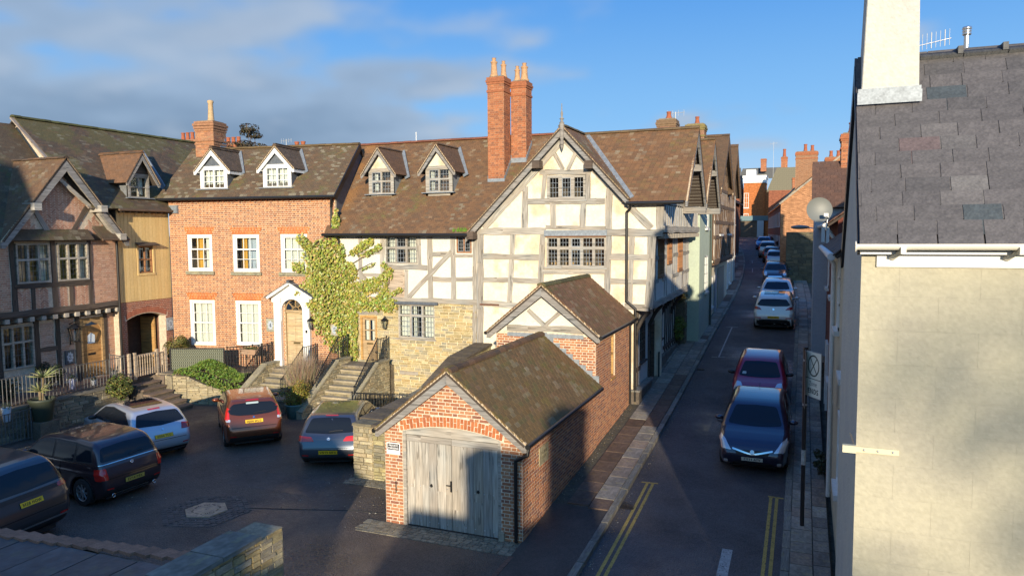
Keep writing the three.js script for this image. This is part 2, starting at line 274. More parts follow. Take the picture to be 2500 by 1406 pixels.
// hand-hewn timber on a wall frame
function beam(parent, name, mm, u1, v1, u2, v2, w, o = {}) {
  const L = Math.hypot(u2 - u1, v2 - v1), n = Math.max(2, Math.round(L / 0.35)), d = o.d || 0.09, pr = o.proud ?? 0.035, wob = o.wob ?? 0.02;
  const g0 = new THREE.BoxGeometry(L, w, d, n, 1, 1); const p = g0.attributes.position; const k = rnd() * 100;
  for (let i = 0; i < p.count; i++) { const x = p.getX(i), y = p.getY(i), s = Math.sign(y); p.setY(i, y + wob * 2 * (vnoise(x * 2.1 + k, s * 3 + 5, 1) - 0.5) + wob * 1.5 * (vnoise(x * 0.9 + k, 7, 3) - 0.5)); p.setZ(i, p.getZ(i) + wob * 0.8 * (vnoise(x * 3 + k, s * 2 + 9, p.getZ(i) * 9) - 0.5)); }
  const g = g0.toNonIndexed(); g.computeVertexNormals(); boxUV(g); const uv = g.attributes.uv, a = rnd(), b = rnd(); for (let i = 0; i < uv.count; i++) uv.setXY(i, uv.getX(i) + a, uv.getY(i) + b);
  const me = mesh(parent, name, g, o.mat || pick(M.oak)); me.applyMatrix4(mul(mm, tr((u1 + u2) / 2, (v1 + v2) / 2, pr - d / 2), rz(Math.atan2(v2 - v1, u2 - u1)))); return me;
}
// wall sheet with openings, from z = -th to 0 in its frame
function wall(parent, name, mm, poly, holes, th, material) { return new GB().poly(poly, th, mul(mm, tr(0, 0, -th)), holes).build(parent, name, material); }
// casement or leaded window: lights = columns x rows given by fractions; returns the window part
function casement(parent, mm, u0, v0, u1, v1, o = {}) {
  const fw = o.fw ?? 0.05, cols = o.cols || 2, rows = o.rows || [0, 1], set = o.set ?? -0.05, fm = o.mat || pick(M.oak), dep = o.d || 0.07; const F = new GB(), z0 = set - dep, z1 = set + (o.out ?? 0.02);
  F.box(u0, v0, z0, u1, v0 + fw, z1, mm).box(u0, v1 - fw, z0, u1, v1, z1, mm).box(u0, v0 + fw, z0, u0 + fw, v1 - fw, z1, mm).box(u1 - fw, v0 + fw, z0, u1, v1 - fw, z1, mm);
  const mw = o.mw ?? fw, cw = (u1 - u0 - 2 * fw - (cols - 1) * mw) / cols;
  for (let i = 1; i < cols; i++) { const x = u0 + fw + i * cw + (i - 1) * mw; F.box(x, v0 + fw, z0, x + mw, v1 - fw, z1 - 0.003, mm); }
  const ih = v1 - v0 - 2 * fw; const rowY = rows.map(r => v0 + fw + r * ih);
  for (let i = 1; i < rowY.length - 1; i++) F.box(u0 + fw, rowY[i] - mw / 2, z0, u1 - fw, rowY[i] + mw / 2, z1 - 0.006, mm);
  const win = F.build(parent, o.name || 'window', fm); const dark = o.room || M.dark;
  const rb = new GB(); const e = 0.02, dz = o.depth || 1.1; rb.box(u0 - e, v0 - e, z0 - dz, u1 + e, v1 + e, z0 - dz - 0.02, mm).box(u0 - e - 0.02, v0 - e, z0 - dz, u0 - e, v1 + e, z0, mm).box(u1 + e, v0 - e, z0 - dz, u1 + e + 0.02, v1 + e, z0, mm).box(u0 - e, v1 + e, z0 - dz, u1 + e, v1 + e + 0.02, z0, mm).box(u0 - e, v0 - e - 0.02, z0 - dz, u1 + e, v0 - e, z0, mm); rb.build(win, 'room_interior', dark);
  for (let i = 0; i < cols; i++) for (let j = 0; j + 1 < rowY.length; j++) {
    const x = u0 + fw + i * (cw + mw), a = rowY[j] + (j ? mw / 2 : 0), b = rowY[j + 1] - (j + 2 < rowY.length ? mw / 2 : 0);
    if (o.sash && o.sash(i, j)) { const s = 0.022; new GB().box(x, a, set - 0.03, x + cw, a + s, set + 0.012, mm).box(x, b - s, set - 0.03, x + cw, b, set + 0.012, mm).box(x, a + s, set - 0.03, x + s, b - s, set + 0.012, mm).box(x + cw - s, a + s, set - 0.03, x + cw, b - s, set + 0.012, mm).build(win, 'opening_light', o.sashMat || fm); }
    new GB().box(x, a, set - 0.028, x + cw, b, set - 0.024, mm).build(win, 'pane', M.glass);
    const nx = o.nx ?? 3, ny = (o.ny && o.ny[j]) ?? 4, lw = o.lw ?? 0.012, L = new GB(); if (nx * ny > 1) { for (let k = 1; k < nx; k++) { const q = x + cw * k / nx; L.box(q - lw / 2, a, set - 0.022, q + lw / 2, b, set - 0.012, mm); } for (let k = 1; k < ny; k++) { const q = a + (b - a) * k / ny; L.box(x, q - lw / 2, set - 0.0225, x + cw, q + lw / 2, set - 0.0115, mm); } L.build(win, o.bar || 'lead_bars', o.barMat || M.lead); }
    const cu = o.curtain && o.curtain(i, j); if (cu) drape(win, mm, x + cw * cu[0], a, x + cw * cu[1], b, z0 - 0.1, cu[2] || M.curtain);
  }
  if (o.sill) { const s = o.sill; new GB().box(u0 - s, v0 - 0.06, -0.08, u1 + s, v0, o.sillOut ?? 0.07, mm).build(win, 'sill', o.sillMat || fm); }
  return win;
}
function drape(parent, mm, u0, v0, u1, v1, z, material) {
  const n = Math.max(6, Math.round((u1 - u0) / 0.02)), g = new THREE.PlaneGeometry(u1 - u0, v1 - v0, n, 2), p = g.attributes.position, k = rnd() * 9;
  for (let i = 0; i < p.count; i++) p.setZ(i, 0.022 * Math.sin(p.getX(i) * 52 + k + Math.sin(p.getX(i) * 17 + k) * 1.5)); g.translate((u0 + u1) / 2, (v0 + v1) / 2, z); g.computeVertexNormals(); if (mm) g.applyMatrix4(mm); const me = mesh(parent, 'curtain', g, material); return me;
}
// gutter along a line and a downpipe
function gutter(parent, a, b, material = M.black, r = 0.055) { const G = new GB(); G.bar(a, b, r, 10); return G.build(parent, 'gutter', material); }
function downpipe(parent, pts, material = M.black, r = 0.038) { const G = new GB(); for (let i = 0; i + 1 < pts.length; i++) { G.bar(pts[i], pts[i + 1], r, 8); if (i) G.ball(...pts[i], r * 1.02, 8); } const p = pts[pts.length - 1]; return G.build(parent, 'downpipe', material); }
function textTex(w, h, draw) { const c = document.createElement('canvas'); c.width = w; c.height = h; const x = c.getContext('2d'); draw(x, w, h); const t = new THREE.CanvasTexture(c); t.colorSpace = THREE.SRGBColorSpace; t.anisotropy = 4; return t; }
// level of the street surface at a distance, and how far it swings left
const SP = [[-200, -3], [0, -0.35], [8, -0.12], [14, 0], [24, 0.62], [37, 1.75], [60, 3.05], [90, 4.3], [118, 5.4], [140, 5.5], [900, 5.5]];
function prof0(s) { for (let i = 0; i + 1 < SP.length; i++) if (s < SP[i + 1][0]) return lerp(SP[i][1], SP[i + 1][1], (s - SP[i][0]) / (SP[i + 1][0] - SP[i][0])); return 5.5; }
function prof(s) { let a = 0; for (let k = -3; k <= 3; k++) a += prof0(s + k * 0.9); return a / 7; }
const bend = s => s > 38 ? -0.0011 * (Math.min(s, 130) - 38) ** 2 : 0;
// ---------- the ground, the street, the yard ----------
const gy = (t, s) => t < -5.4 ? lerp(-0.06, prof(s) - 0.25, sstep(30, 45, s)) : prof(s) - 0.06;
function sheet(ts, ss, fy, bendIt = true) {
  const pos = [], uv = [], idx = [], nt = ts.length;
  for (const s of ss) for (const t of ts) { const tt = t + (bendIt ? bend(s) : 0); pos.push(tt, fy(t, s), -s); uv.push(tt, s); }
  for (let j = 0; j + 1 < ss.length; j++) for (let i = 0; i + 1 < nt; i++) { const a = j * nt + i; idx.push(a, a + 1, a + nt + 1, a, a + nt + 1, a + nt); }
  const g = new THREE.BufferGeometry(); g.setAttribute('position', new THREE.Float32BufferAttribute(pos, 3)); g.setAttribute('uv', new THREE.Float32BufferAttribute(uv, 2)); g.setIndex(idx); g.computeVertexNormals(); return g;
}
const range = (a, b, n) => Array.from({ length: n + 1 }, (_, i) => lerp(a, b, i / n));
{
  const ts = [-500, -200, -100, -60, -40, -24, -15, -8, -5.45, -5.35, -2, 2, 8, 20, 60, 150, 500], ss = [...range(-300, 0, 10), ...range(1, 60, 59), ...range(64, 140, 19), 200, 400, 900];
  structure(mesh(scene, 'ground', sheet(ts, ss, gy, false), mat([0.12, 0.105, 0.08], 0.95, { map: T.stone })));
  const road = structure(mesh(scene, 'road', sheet(range(-3.8, -0.27, 8), range(-40, 134, 116), (t, s) => prof(s) + 0.03 * (1 - ((t + 2.03) / 1.77) ** 2)), M.asphalt));
  const wornL = { map: T.grain, alphaMap: T.worn, transparent: true }, yellow = mat([0.55, 0.38, 0.10], 0.8, wornL), wh = mat([0.46, 0.46, 0.45], 0.8, wornL);
  const ry0 = (t, s) => prof(s) + 0.03 * (1 - ((t + 2.03) / 1.77) ** 2) + 0.005;
  const line = (t0, t1, s0, s1, m, n) => mesh(road, n, sheet([t0, t1], range(s0, s1, Math.max(2, Math.round((s1 - s0) * 2))), ry0), m);
  for (const [a, b, s1] of [[-3.50, -3.43, 17.62], [-3.36, -3.29, 17.62], [-0.61, -0.54, 17.66], [-0.48, -0.41, 17.66]]) line(a, b, -10, s1, yellow, 'yellow_line');
  line(-3.62, -3.20, 17.625, 17.69, yellow, 'yellow_line'); line(-0.64, -0.30, 17.665, 17.73, yellow, 'yellow_line');
  line(-1.38, -1.18, 12.9, 14.75, wh, 'white_marking');
  for (const [s0, s1] of [[31, 37], [61.5, 65], [70.5, 73.5]]) { line(-3.19, -3.13, s0, s1, wh, 'bay_line'); line(-3.45, -2.9, s0 - 0.07, s0, wh, 'bay_line'); line(-3.45, -2.9, s1, s1 + 0.07, wh, 'bay_line'); }
  line(-0.9, -0.35, 31, 31.07, wh, 'bay_line');
  // worn patches in the carriageway
  const patch = mat([0.108, 0.10, 0.104], 1, { map: T.asphalt, roughnessMap: T.asphaltRough });
  mesh(road, 'tarmac_patch', sheet(range(-3.1, -2.5, 2), range(21, 29, 8), (t, s) => ry0(t, s) - 0.002), patch);
  for (const [t0, t1, s0, s1] of [[-2.9, -1.9, 15.2, 17.4], [-1.7, -0.8, 27.6, 30.4]]) mesh(road, 'tarmac_patch', sheet(range(t0, t1, 2), range(s0, s1, 6), (t, s) => ry0(t, s) - 0.001), patch);
  for (const [t, s] of [[-3.62, 16.2], [-3.62, 29], [-0.42, 23]]) { const g = new GB(); for (let i = 0; i < 6; i++) g.box(t - 0.15, prof(s) + 0.004, -s - 0.2 + i * 0.07, t + 0.15, prof(s) + 0.016, -s - 0.165 + i * 0.07); g.build(road, 'gully_grate', M.iron); }
  new GB().add(new THREE.CylinderGeometry(0.3, 0.3, 0.012, 28).translate(-2.1, prof(23.2) + 0.036, -23.2)).build(road, 'manhole_cover', mat([0.10, 0.095, 0.09], 0.5, { metalness: 0.3, map: T.grain }));
  // pavements
  const lp = structure(mesh(scene, 'pavement_left', sheet([-5.36, -4.9, -3.94], [...range(15.6, 60, 60), ...range(62, 134, 30)], (t, s) => prof(s) + 0.085), stony([0.11, 0.10, 0.075])));
  const rp = structure(mesh(scene, 'pavement_right', sheet([-0.13, 0.62], [...range(-40, 60, 100), ...range(62, 134, 30)], (t, s) => prof(s) + 0.075), stony([0.11, 0.10, 0.075])));
  const SL = [[0.32, 0.285, 0.24], [0.29, 0.255, 0.215], [0.36, 0.32, 0.26], [0.26, 0.22, 0.185], [0.31, 0.24, 0.185]];
  const slabM = stony([1, 1, 1], 0.75);
  const slope = s => Math.atan2(prof(s + 0.4) - prof(s - 0.4), 0.8), bd = s => -(bend(s + 0.5) - bend(s - 0.5));
  const put = (P, t0, t1, s0, s1, lift, c, g = 0.014) => { const s = (s0 + s1) / 2; P.add(pick(U.slab), mul(tr((t0 + t1) / 2 + bend(s), prof(s) + lift, -s), ry(bd(s)), rx(slope(s) - Math.PI / 2), rz(rr(-0.004, 0.004)), m4().makeScale(t1 - t0 - g, s1 - s0 - g, 0.06)), c); };
  const P1 = new Pieces(lp, 'paving_slab', slabM, { plural: 'paving_slabs' });
  for (const [t0, t1, o] of [[-4.95, -4.42, 0], [-4.42, -3.95, 0.3]]) { let s = 15.7 - (o ? 0.1 : 0); while (s < 100) { const l = rr(0.55, 0.8), wet = fbm(s * 0.35, t0 * 3, 2) > 0.5; put(P1, t0, t1, s, s + l, 0.085 + rr(0, 0.006), colour(wet ? [0.16, 0.105, 0.075] : pick(SL), 0.15, 0.03)); s += l; } }
  { let s = 24.2; while (s < 60) { const l = rr(0.6, 0.9); put(P1, -5.36, -4.95, s, s + l, 0.083 + rr(0, 0.006), colour(pick(SL), 0.15, 0.03)); s += l; } }
  P1.flush();
  const P2 = new Pieces(rp, 'paving_slab', slabM, { plural: 'paving_slabs' });
  for (const [t0, t1] of [[-0.12, 0.30], [0.30, 0.61]]) { let s = 9 + rnd(); while (s < 80) { const l = rr(0.42, 0.65); put(P2, t0, t1, s, s + l, 0.078 + rr(0, 0.006), colour(pick(SL), 0.16, 0.03)); s += l; } }
  P2.flush();
  const K = mat([1, 1, 1], 0.85, { map: T.stone, bumpMap: T.grainBump, bumpScale: 0.005 });
  for (const [nm, t0, t1, s0] of [['kerb_left', -3.95, -3.8, 6], ['kerb_right', -0.27, -0.12, -10]]) {
    const k = new THREE.Group(); k.name = nm; scene.add(k); structure(k); const P = new Pieces(k, 'kerb_stone', K, { plural: 'kerb_stones', max: 120 });
    let s = s0; while (s < 132) { const l = rr(0.8, 1.0), m = s + l / 2; const d = 0.22; P.add(pick(U.slab), mul(tr((t0 + t1) / 2 + bend(m) + rr(-0.006, 0.006), prof(m) + 0.105 - d / 2 + rr(-0.006, 0.006), -m), ry(bd(m)), rx(slope(m) - Math.PI / 2), m4().makeScale(t1 - t0, l - 0.012, d)), colour([0.25, 0.235, 0.20], 0.14, 0.03)); s += l; } P.flush();
  }
  // the yard and the apron by the garage
  const yard = structure(mesh(scene, 'yard', sheet(range(-24.3, -5.3, 20), range(-8, 24, 20), () => 0.004, false), M.asphaltYard));
  structure(mesh(scene, 'yard_apron', sheet([-5.3, -3.94], range(-8, 15.65, 40), (t, s) => Math.max(0.004, prof(s) + 0.085 * sstep(12.5, 15.65, s)) + 0.002, false), mat([0.085, 0.078, 0.072], 1, { map: T.asphalt, roughnessMap: T.asphaltRough })));
  new GB().box(-4.42, 0.115, -15.95, -3.99, 0.128, -15.6).build(yard, 'inspection_cover', stony([0.30, 0.25, 0.19]));
  // brick drainage channel from the garage corner to the road
  const ch = new Pieces(yard, 'channel_brick', grained([1, 1, 1]), { plural: 'channel_bricks', max: 60 });
  for (let i = 0; i < 17; i++) { const s = 13.35 - i * 0.225; ch.add(pick(U.brick), mul(tr(-5.28, 0.0, -s), rx(-Math.PI / 2), m4().makeScale(0.1, 0.215, 0.03)), colour([0.16, 0.09, 0.065], 0.15)); } ch.flush();
  for (const q of [[[-12.2, -13.2], [-9.6, -14.0]], [[-9.6, -14.0], [-8.8, -14.1]]]) new GB().sq([q[0][0], 0.005, q[0][1]], [q[1][0], 0.005, q[1][1]], 0.025, 0.004).build(yard, 'tarmac_joint', mat([0.03, 0.028, 0.027], 0.9));
  mesh(yard, 'tarmac_patch', sheet(range(-13.9, -11.2, 3), range(14.4, 15.5, 3), () => 0.007, false), mat([0.11, 0.10, 0.092], 1, { map: T.asphalt, roughnessMap: T.asphaltRough }));
  // stone setts by the garage door and at the wall foot
  const st = new Pieces(yard, 'sett', stony([1, 1, 1]), { plural: 'setts' });
  const setts = (t0, t1, s0, s1, c) => { for (let s = s0; s < s1 - 0.05; s += 0.105) { let t = t0 - rnd() * 0.1; while (t < t1) { const w = rr(0.12, 0.2); if (t + w > t0 && t < t1) st.add(pick(U.slab), mul(tr(t + w / 2, 0.012 + rr(0, 0.006) - 0.02, -s - 0.05), rx(-Math.PI / 2), m4().makeScale(w - 0.012, 0.093, 0.045)), colour(c, 0.2, 0.03)); t += w; } } };
  setts(-8.95, -5.35, 13.07, 13.68, [0.27, 0.245, 0.185]); setts(-10.95, -8.65, 15.5, 15.98, [0.26, 0.24, 0.19]);
  st.flush();
  // six-sided stone set in a ring of setts
  const cx = -12.87, cz = -12.77, hex = new THREE.Group(); hex.name = 'well_stone'; hex.position.set(cx, 0, cz); hex.rotation.y = 0.35; scene.add(hex); hex.userData = { label: 'six sided inscribed stone set in a ring of dark setts in the yard', category: 'paving stone' };
  const H6 = r => Array.from({ length: 6 }, (_, i) => [Math.cos(i * Math.PI / 3) * r, Math.sin(i * Math.PI / 3) * r]);
  const hs = new GB(); hs.poly(H6(0.5), 0.02, mul(rx(-Math.PI / 2), tr(0, 0, 0.012)), [], 0.008); const hm = hs.build(hex, 'hexagon_stone', stony([0.54, 0.35, 0.22], 0.7));
  const hl = mesh(hex, 'inscription', new THREE.PlaneGeometry(0.78, 0.78).rotateX(-Math.PI / 2).translate(0, 0.0445, 0), new THREE.MeshStandardMaterial({ transparent: true, roughness: 0.9, map: textTex(256, 256, (x, w, h) => { x.clearRect(0, 0, w, h); x.fillStyle = 'rgba(60,40,28,0.8)'; x.font = 'bold 26px serif'; x.textAlign = 'center'; x.translate(128, 128); for (let k = 0; k < 6; k++) { x.save(); x.rotate(k * Math.PI / 3 + Math.PI / 6); for (let i = -3; i < 4; i++) if ((i + k) % 4) x.fillRect(i * 15 - 4, -98, 8, 14); x.restore(); } x.beginPath(); x.arc(0, 0, 6, 0, 7); x.fill(); }) }));
  const hp = new Pieces(hex, 'sett', stony([1, 1, 1], 0.7), { plural: 'setts' });
  for (let r = 0; r < 4; r++) for (let k = 0; k < 6; k++) { const rad = 0.5 * 0.866 + 0.075 + r * 0.125, side = rad * 1.1547, n = Math.round(side / 0.15); for (let i = 0; i < n; i++) { const u = (i + 0.5) / n * side - side / 2; hp.add(pick(U.slab), mul(ry(k * Math.PI / 3 + Math.PI / 6), tr(rad, 0.008 + rr(-0.004, 0.006) - 0.02, u), rx(-Math.PI / 2), rz(rr(-0.05, 0.05)), m4().makeScale(0.112, side / n - 0.014, 0.05)), colour([0.105, 0.095, 0.085], 0.25)); } }
  hp.flush();
}
// ---------- brick garage and the taller brick outhouse behind it ----------
function bargeboards(parent, mm, xl, xr, xm, ye, yr, w, th, material, z = 0) {   // two raking boards; frame x across, y up, z out
  for (const [x, s] of [[xl, 1], [xr, -1]]) { const L = Math.hypot(xm - x, yr - ye), a = Math.atan2(yr - ye, Math.abs(xm - x)); const pts = [[x, ye], [xm, yr], [xm, yr - w / Math.cos(a)], [x + s * w * Math.sin(a) * 0.55, ye - w * 0.75], [x, ye - w * 0.7]]; new GB().poly(s > 0 ? pts : pts.slice().reverse(), th, mul(mm, tr(0, 0, z)), [], 0.004).build(parent, 'bargeboard', material); verge(parent, mm, x, ye, xm, yr, z + th); }
}
const vergeM = grained([0.60, 0.47, 0.31]);
function verge(parent, mm, x, ye, xm, yr, z) { const n = Math.max(3, Math.round(Math.hypot(xm - x, yr - ye) / 0.1)), g = new GB(); for (let i = 0; i < n; i++) { const a = i / n, b = (i + 0.8) / n, p = [[lerp(x, xm, a), lerp(ye, yr, a)], [lerp(x, xm, b), lerp(ye, yr, b)]]; p.push([p[1][0], p[1][1] + 0.05], [p[0][0], p[0][1] + 0.05]); g.poly(xm > x ? p : p.reverse(), 0.05, mul(mm, tr(0, 0, z - 0.04))); } g.build(parent, 'verge_mortar', vergeM).userData.kind = 'stuff'; }
function ridgeTiles(parent, a, b, material, w = 0.13, n0 = 0.3, tint) {
  const A = new THREE.Vector3(...a), B = new THREE.Vector3(...b), L = A.distanceTo(B), n = Math.max(1, Math.round(L / n0)), d = B.clone().sub(A).normalize();
  const P = new Pieces(parent, 'ridge_tile', material, { plural: 'ridge_tiles', max: 40 });
  const ang = Math.atan2(-d.z, d.x), tilt = Math.asin(d.y);
  for (let i = 0; i < n; i++) { const p = A.clone().lerp(B, (i + 0.5) / n); P.add(HALF, mul(tr(p.x, p.y + rr(-0.006, 0.006), p.z), ry(ang), rz(tilt + rr(-0.01, 0.01)), m4().makeScale(L / n - 0.006, w * 0.62, w)), tint ? tint() : colour(pick(TILE), 0.2)); }
  P.flush();
}
const HALF = (() => { const pos = [], uv = [], n = 6; for (let i = 0; i < n; i++) { const a = Math.PI * i / n - 0.12 * (i === 0), b = Math.PI * (i + 1) / n + 0.12 * (i === n - 1); const p = (x, t) => [x, Math.sin(t), Math.cos(t)]; const q = [p(-0.5, a), p(0.5, a), p(0.5, b), p(-0.5, b)]; pos.push(...q[0], ...q[1], ...q[2], ...q[0], ...q[2], ...q[3]); uv.push(0, 0, 1, 0, 1, 0.3, 0, 0, 1, 0.3, 0, 0.3); for (const x of [-0.5, 0.5]) pos.push(x, 0, 0, ...p(x, x > 0 ? a : b), ...p(x, x > 0 ? b : a)), uv.push(0, 0, 1, 0, 0, 1); } const g = new THREE.BufferGeometry(); g.setAttribute('position', new THREE.Float32BufferAttribute(pos, 3)); g.setAttribute('uv', new THREE.Float32BufferAttribute(uv, 2)); g.computeVertexNormals(); return g; })();
const brickM = grained([1, 1, 1], 0.88), tileM = grained([1, 1, 1], 0.9), stoneM = stony([1, 1, 1], 0.93);
{
  const gx0 = -8.55, gx1 = -5.28, gm = -6.92, s0 = 13.7, s1 = 19.5, ev = 2.12, rg = 3.42;
  const o = thing('brick_garage', 'low brick garage with weathered oak double doors and mossy tiled roof', 'garage', [-6.92, 0, -13.7]); const f = fr(o);
  const front = mul(f, tr(0, 0, -s0)), side = mul(f, tr(gx1, 0, -s0), ry(Math.PI / 2)), left = mul(f, tr(gx0, 0, -s1), ry(-Math.PI / 2));
  const dx0 = -8.10, dx1 = -5.76, arch = u => 2.13 + 0.17 * (1 - ((u + 6.93) / 1.17) ** 2);
  const open = [[dx0, -0.1], [dx1, -0.1], ...range(dx1, dx0, 10).map(u => [u, arch(u)])];
  const gable = [[gx0, -0.1], [gx1, -0.1], [gx1, ev], [gm, rg], [gx0, ev]];
  wall(o, 'wall', front, gable, [open.slice().reverse()], 0.22, M.mortarPale);
  const sidePoly = [[0, -0.1], [s1 - s0, -0.1], [s1 - s0, ev], [0, ev]];
  wall(o, 'wall', side, [[0.22, -0.1], [s1 - s0, -0.1], [s1 - s0, ev], [0.22, ev]], [], 0.2, M.mortar); wall(o, 'wall', left, [[0, -0.1], [s1 - s0 - 0.22, -0.1], [s1 - s0 - 0.22, ev], [0, ev]], [], 0.2, M.mortar);
  const archBand = [[dx0 - 0.06, 2.10], [dx1 + 0.06, 2.10], ...range(dx1 + 0.12, dx0 - 0.12, 10).map(u => [u, arch(clamp(u, dx0, dx1)) + 0.24])];
  const B = new Pieces(o, 'brick', brickM, { plural: 'bricks' });
  bricks(B, front, [[gx0, 0.0], [gx1, 0.0], [gx1, ev], [gm, rg - 0.03], [gx0, ev]], [open, archBand], { joint: 0.017 });
  for (let i = 0; i < 30; i++) { const u = lerp(dx0 - 0.04, dx1 + 0.04, (i + 0.5) / 30), a = -(u + 6.93) * 0.14; const long = i % 2; const y = arch(clamp(u, dx0, dx1)); const hs = long ? [[0.0, 0.225]] : [[0, 0.112], [0.118, 0.225]]; for (const [p, q] of hs) B.add(pick(U.brick), mul(front, tr(u - a * 0.1, y + 0.006 + (p + q) / 2, -0.018), rz(a), m4().makeScale(0.068, q - p - 0.008, 0.05)), colour(pick([[0.52, 0.17, 0.06], [0.58, 0.21, 0.08], [0.46, 0.14, 0.055]]), 0.1)); }
  B.flush();
  const B2 = new Pieces(o, 'side_brick', brickM, { plural: 'side_bricks', max: 150 });
  bricks(B2, side, sidePoly, [], { heads: [[0.31, 0.13, 0.085], [0.45, 0.18, 0.085], [0.24, 0.11, 0.08]], joint: 0.018 });
  bricks(B2, left, [[0, 0], [s1 - s0, 0], [s1 - s0, ev], [0, ev]], []); B2.flush();
  // oak frame and doors
  new GB().box(dx0, 0, -s0 - 0.14, dx0 + 0.07, 2.16, -s0 - 0.02, f).box(dx1 - 0.07, 0, -s0 - 0.14, dx1, 2.16, -s0 - 0.02, f).build(o, 'door_frame', M.oak[0]);
  const headPts = [[dx0 + 0.07, 2.06], [dx1 - 0.07, 2.06], ...range(dx1 - 0.07, dx0 + 0.07, 8).map(u => [u, arch(u) - 0.005])]; new GB().poly(headPts, 0.1, mul(front, tr(0, 0, -0.13))).build(o, 'door_head', M.oak[2]);
  const doorW = [wood([0.47, 0.44, 0.385]), wood([0.40, 0.37, 0.325]), wood([0.52, 0.485, 0.42]), wood([0.44, 0.40, 0.335])];
  for (const [a, b] of [[dx0 + 0.075, -6.935], [-6.925, dx1 - 0.075]]) {
    const leaf = new GB().box(a + 0.01, 0.03, -s0 - 0.105, b - 0.01, 2.05, -s0 - 0.08, f).build(o, 'door_leaf', doorW[1]); let u = a, n = 0; const w0 = (b - a) / 6.0;
    while (u < b - 0.03) { const w = Math.min(w0 * rr(0.82, 1.2), b - u), w2 = b - u - w < 0.07 ? b - u : w; beam(leaf, n ? 'plank_' + String(n).padStart(3, '0') : 'plank', mul(front, tr(0, 0, -0.08)), u + w2 / 2, 0.025, u + w2 / 2, 1.9, w2 - 0.007, { d: 0.03, proud: 0.026 + rr(-0.002, 0.002), wob: 0.001, mat: pick(doorW) }); u += w2; n++; }
    beam(leaf, 'top_rail', mul(front, tr(0, 0, -0.08)), a, 1.975, b, 1.975, 0.14, { d: 0.03, proud: 0.03, wob: 0.001, mat: doorW[1] });
    const S = new GB(); for (const y of [0.14, 0.93]) for (let i = 0; i < 5; i++) S.ball(a + (b - a) * (0.1 + 0.2 * i), y + 0.0, -s0 - 0.05, 0.013, 6); S.l.forEach(g => g.applyMatrix4(f)); S.build(leaf, 'studs', M.steel);
    const x = a < -7 ? a + 0.60 : a + 0.62; new GB().add(new THREE.TorusGeometry(0.028, 0.008, 6, 12), mul(f, tr(x, 0.96, -s0 - 0.046))).box(x - 0.02, 0.93, -s0 - 0.055, x + 0.02, 1.0, -s0 - 0.05, f).build(leaf, 'ring_pull', M.iron);
  }
  new GB().box(-6.965, 0.88, -s0 - 0.052, -6.925, 1.12, -s0 - 0.04, f).box(-7.05, 1.01, -s0 - 0.03, -6.93, 1.03, -s0 - 0.015, f).build(o, 'door_handle', M.iron);
  new GB().box(-8.29, 0.72, -s0 + 0.006, -8.27, 0.98, -s0 + 0.018, f).build(o, 'hold_back', M.iron);
  new GB().box(-5.80, 0, -s0 - 0.02, -5.68, 0.2, -s0 + 0.06, f).build(o, 'stone_post', stony([0.36, 0.33, 0.26]));
  // roof
  const ov = 0.17, pitch = Math.atan2(rg - ev, gm - gx0), dn = 0.13, yE = ev - dn * Math.tan(pitch) + 0.12, sl = Math.hypot(gm - gx0 + dn, (gm - gx0 + dn) * Math.tan(pitch));
  const zf = -s0 + ov, len = s1 - s0 + ov;
  const fR = mul(f, slopeFrame(gx1 + dn, yE, zf, Math.PI / 2, pitch)), fL = mul(f, slopeFrame(gx0 - dn, yE, -s1, -Math.PI / 2, pitch));
  for (const q of [fR, fL]) { new GB().box(0, 0, -0.05, len, sl, -0.002, q).build(o, 'roof_deck', M.deck); }
  const mossT = moss(0.55, 1.2, [0.13, 0.11, 0.03]); const tc = [[0.15, 0.095, 0.042], [0.13, 0.085, 0.04], [0.175, 0.10, 0.048], [0.115, 0.08, 0.038]];
  const TR = new Pieces(o, 'roof_tile', tileM, { plural: 'roof_tiles' }); const to = { tint: mossT, cols: tc, gauge: 0.115, w: 0.2, th: 0.026, tilt: 0.1, gap: 0.012 }; tiles(TR, fR, rect(0, 0, len, sl), to); tiles(TR, fL, rect(0, 0, len, sl), to); TR.flush();
  const yR = yE + (gm - gx0 + dn) * Math.tan(pitch); ridgeTiles(o, [gm + 6.92, yR + 0.01, zf + 13.7], [gm + 6.92, yR + 0.01, -s1 + 13.7], tileM, 0.14);
  bargeboards(o, mul(f, tr(0, 0, -s0)), gx0 - dn - 0.02, gx1 + dn + 0.02, gm, yE + 0.0, yR - 0.01, 0.2, 0.04, M.barge, ov - 0.05);
  gutter(o, [gx1 + dn + 0.05 + 6.92, yE - 0.02, zf + 13.7], [gx1 + dn + 0.05 + 6.92, yE - 0.02, -s1 + 13.75]); gutter(o, [gx0 - dn - 0.05 + 6.92, yE - 0.02, zf + 13.7], [gx0 - dn - 0.05 + 6.92, yE - 0.02, -s1 + 13.75]);
  const lx = gx1 + 6.92; downpipe(o, [[lx + 0.16, yE - 0.05, 0.05], [lx + 0.14, yE - 0.22, 0.08], [lx - 0.12, yE - 0.36, 0.07], [lx - 0.12, 0.05, 0.07]], M.black, 0.04);
  // fixed to the front
  const ps = thing('parking_sign', 'white parking sign screwed beside the oak garage doors', 'sign', [-8.32, 1.72, -13.68]); new GB().box(-0.17, -0.13, 0, 0.17, 0.13, 0.012).build(ps, 'board', M.white);
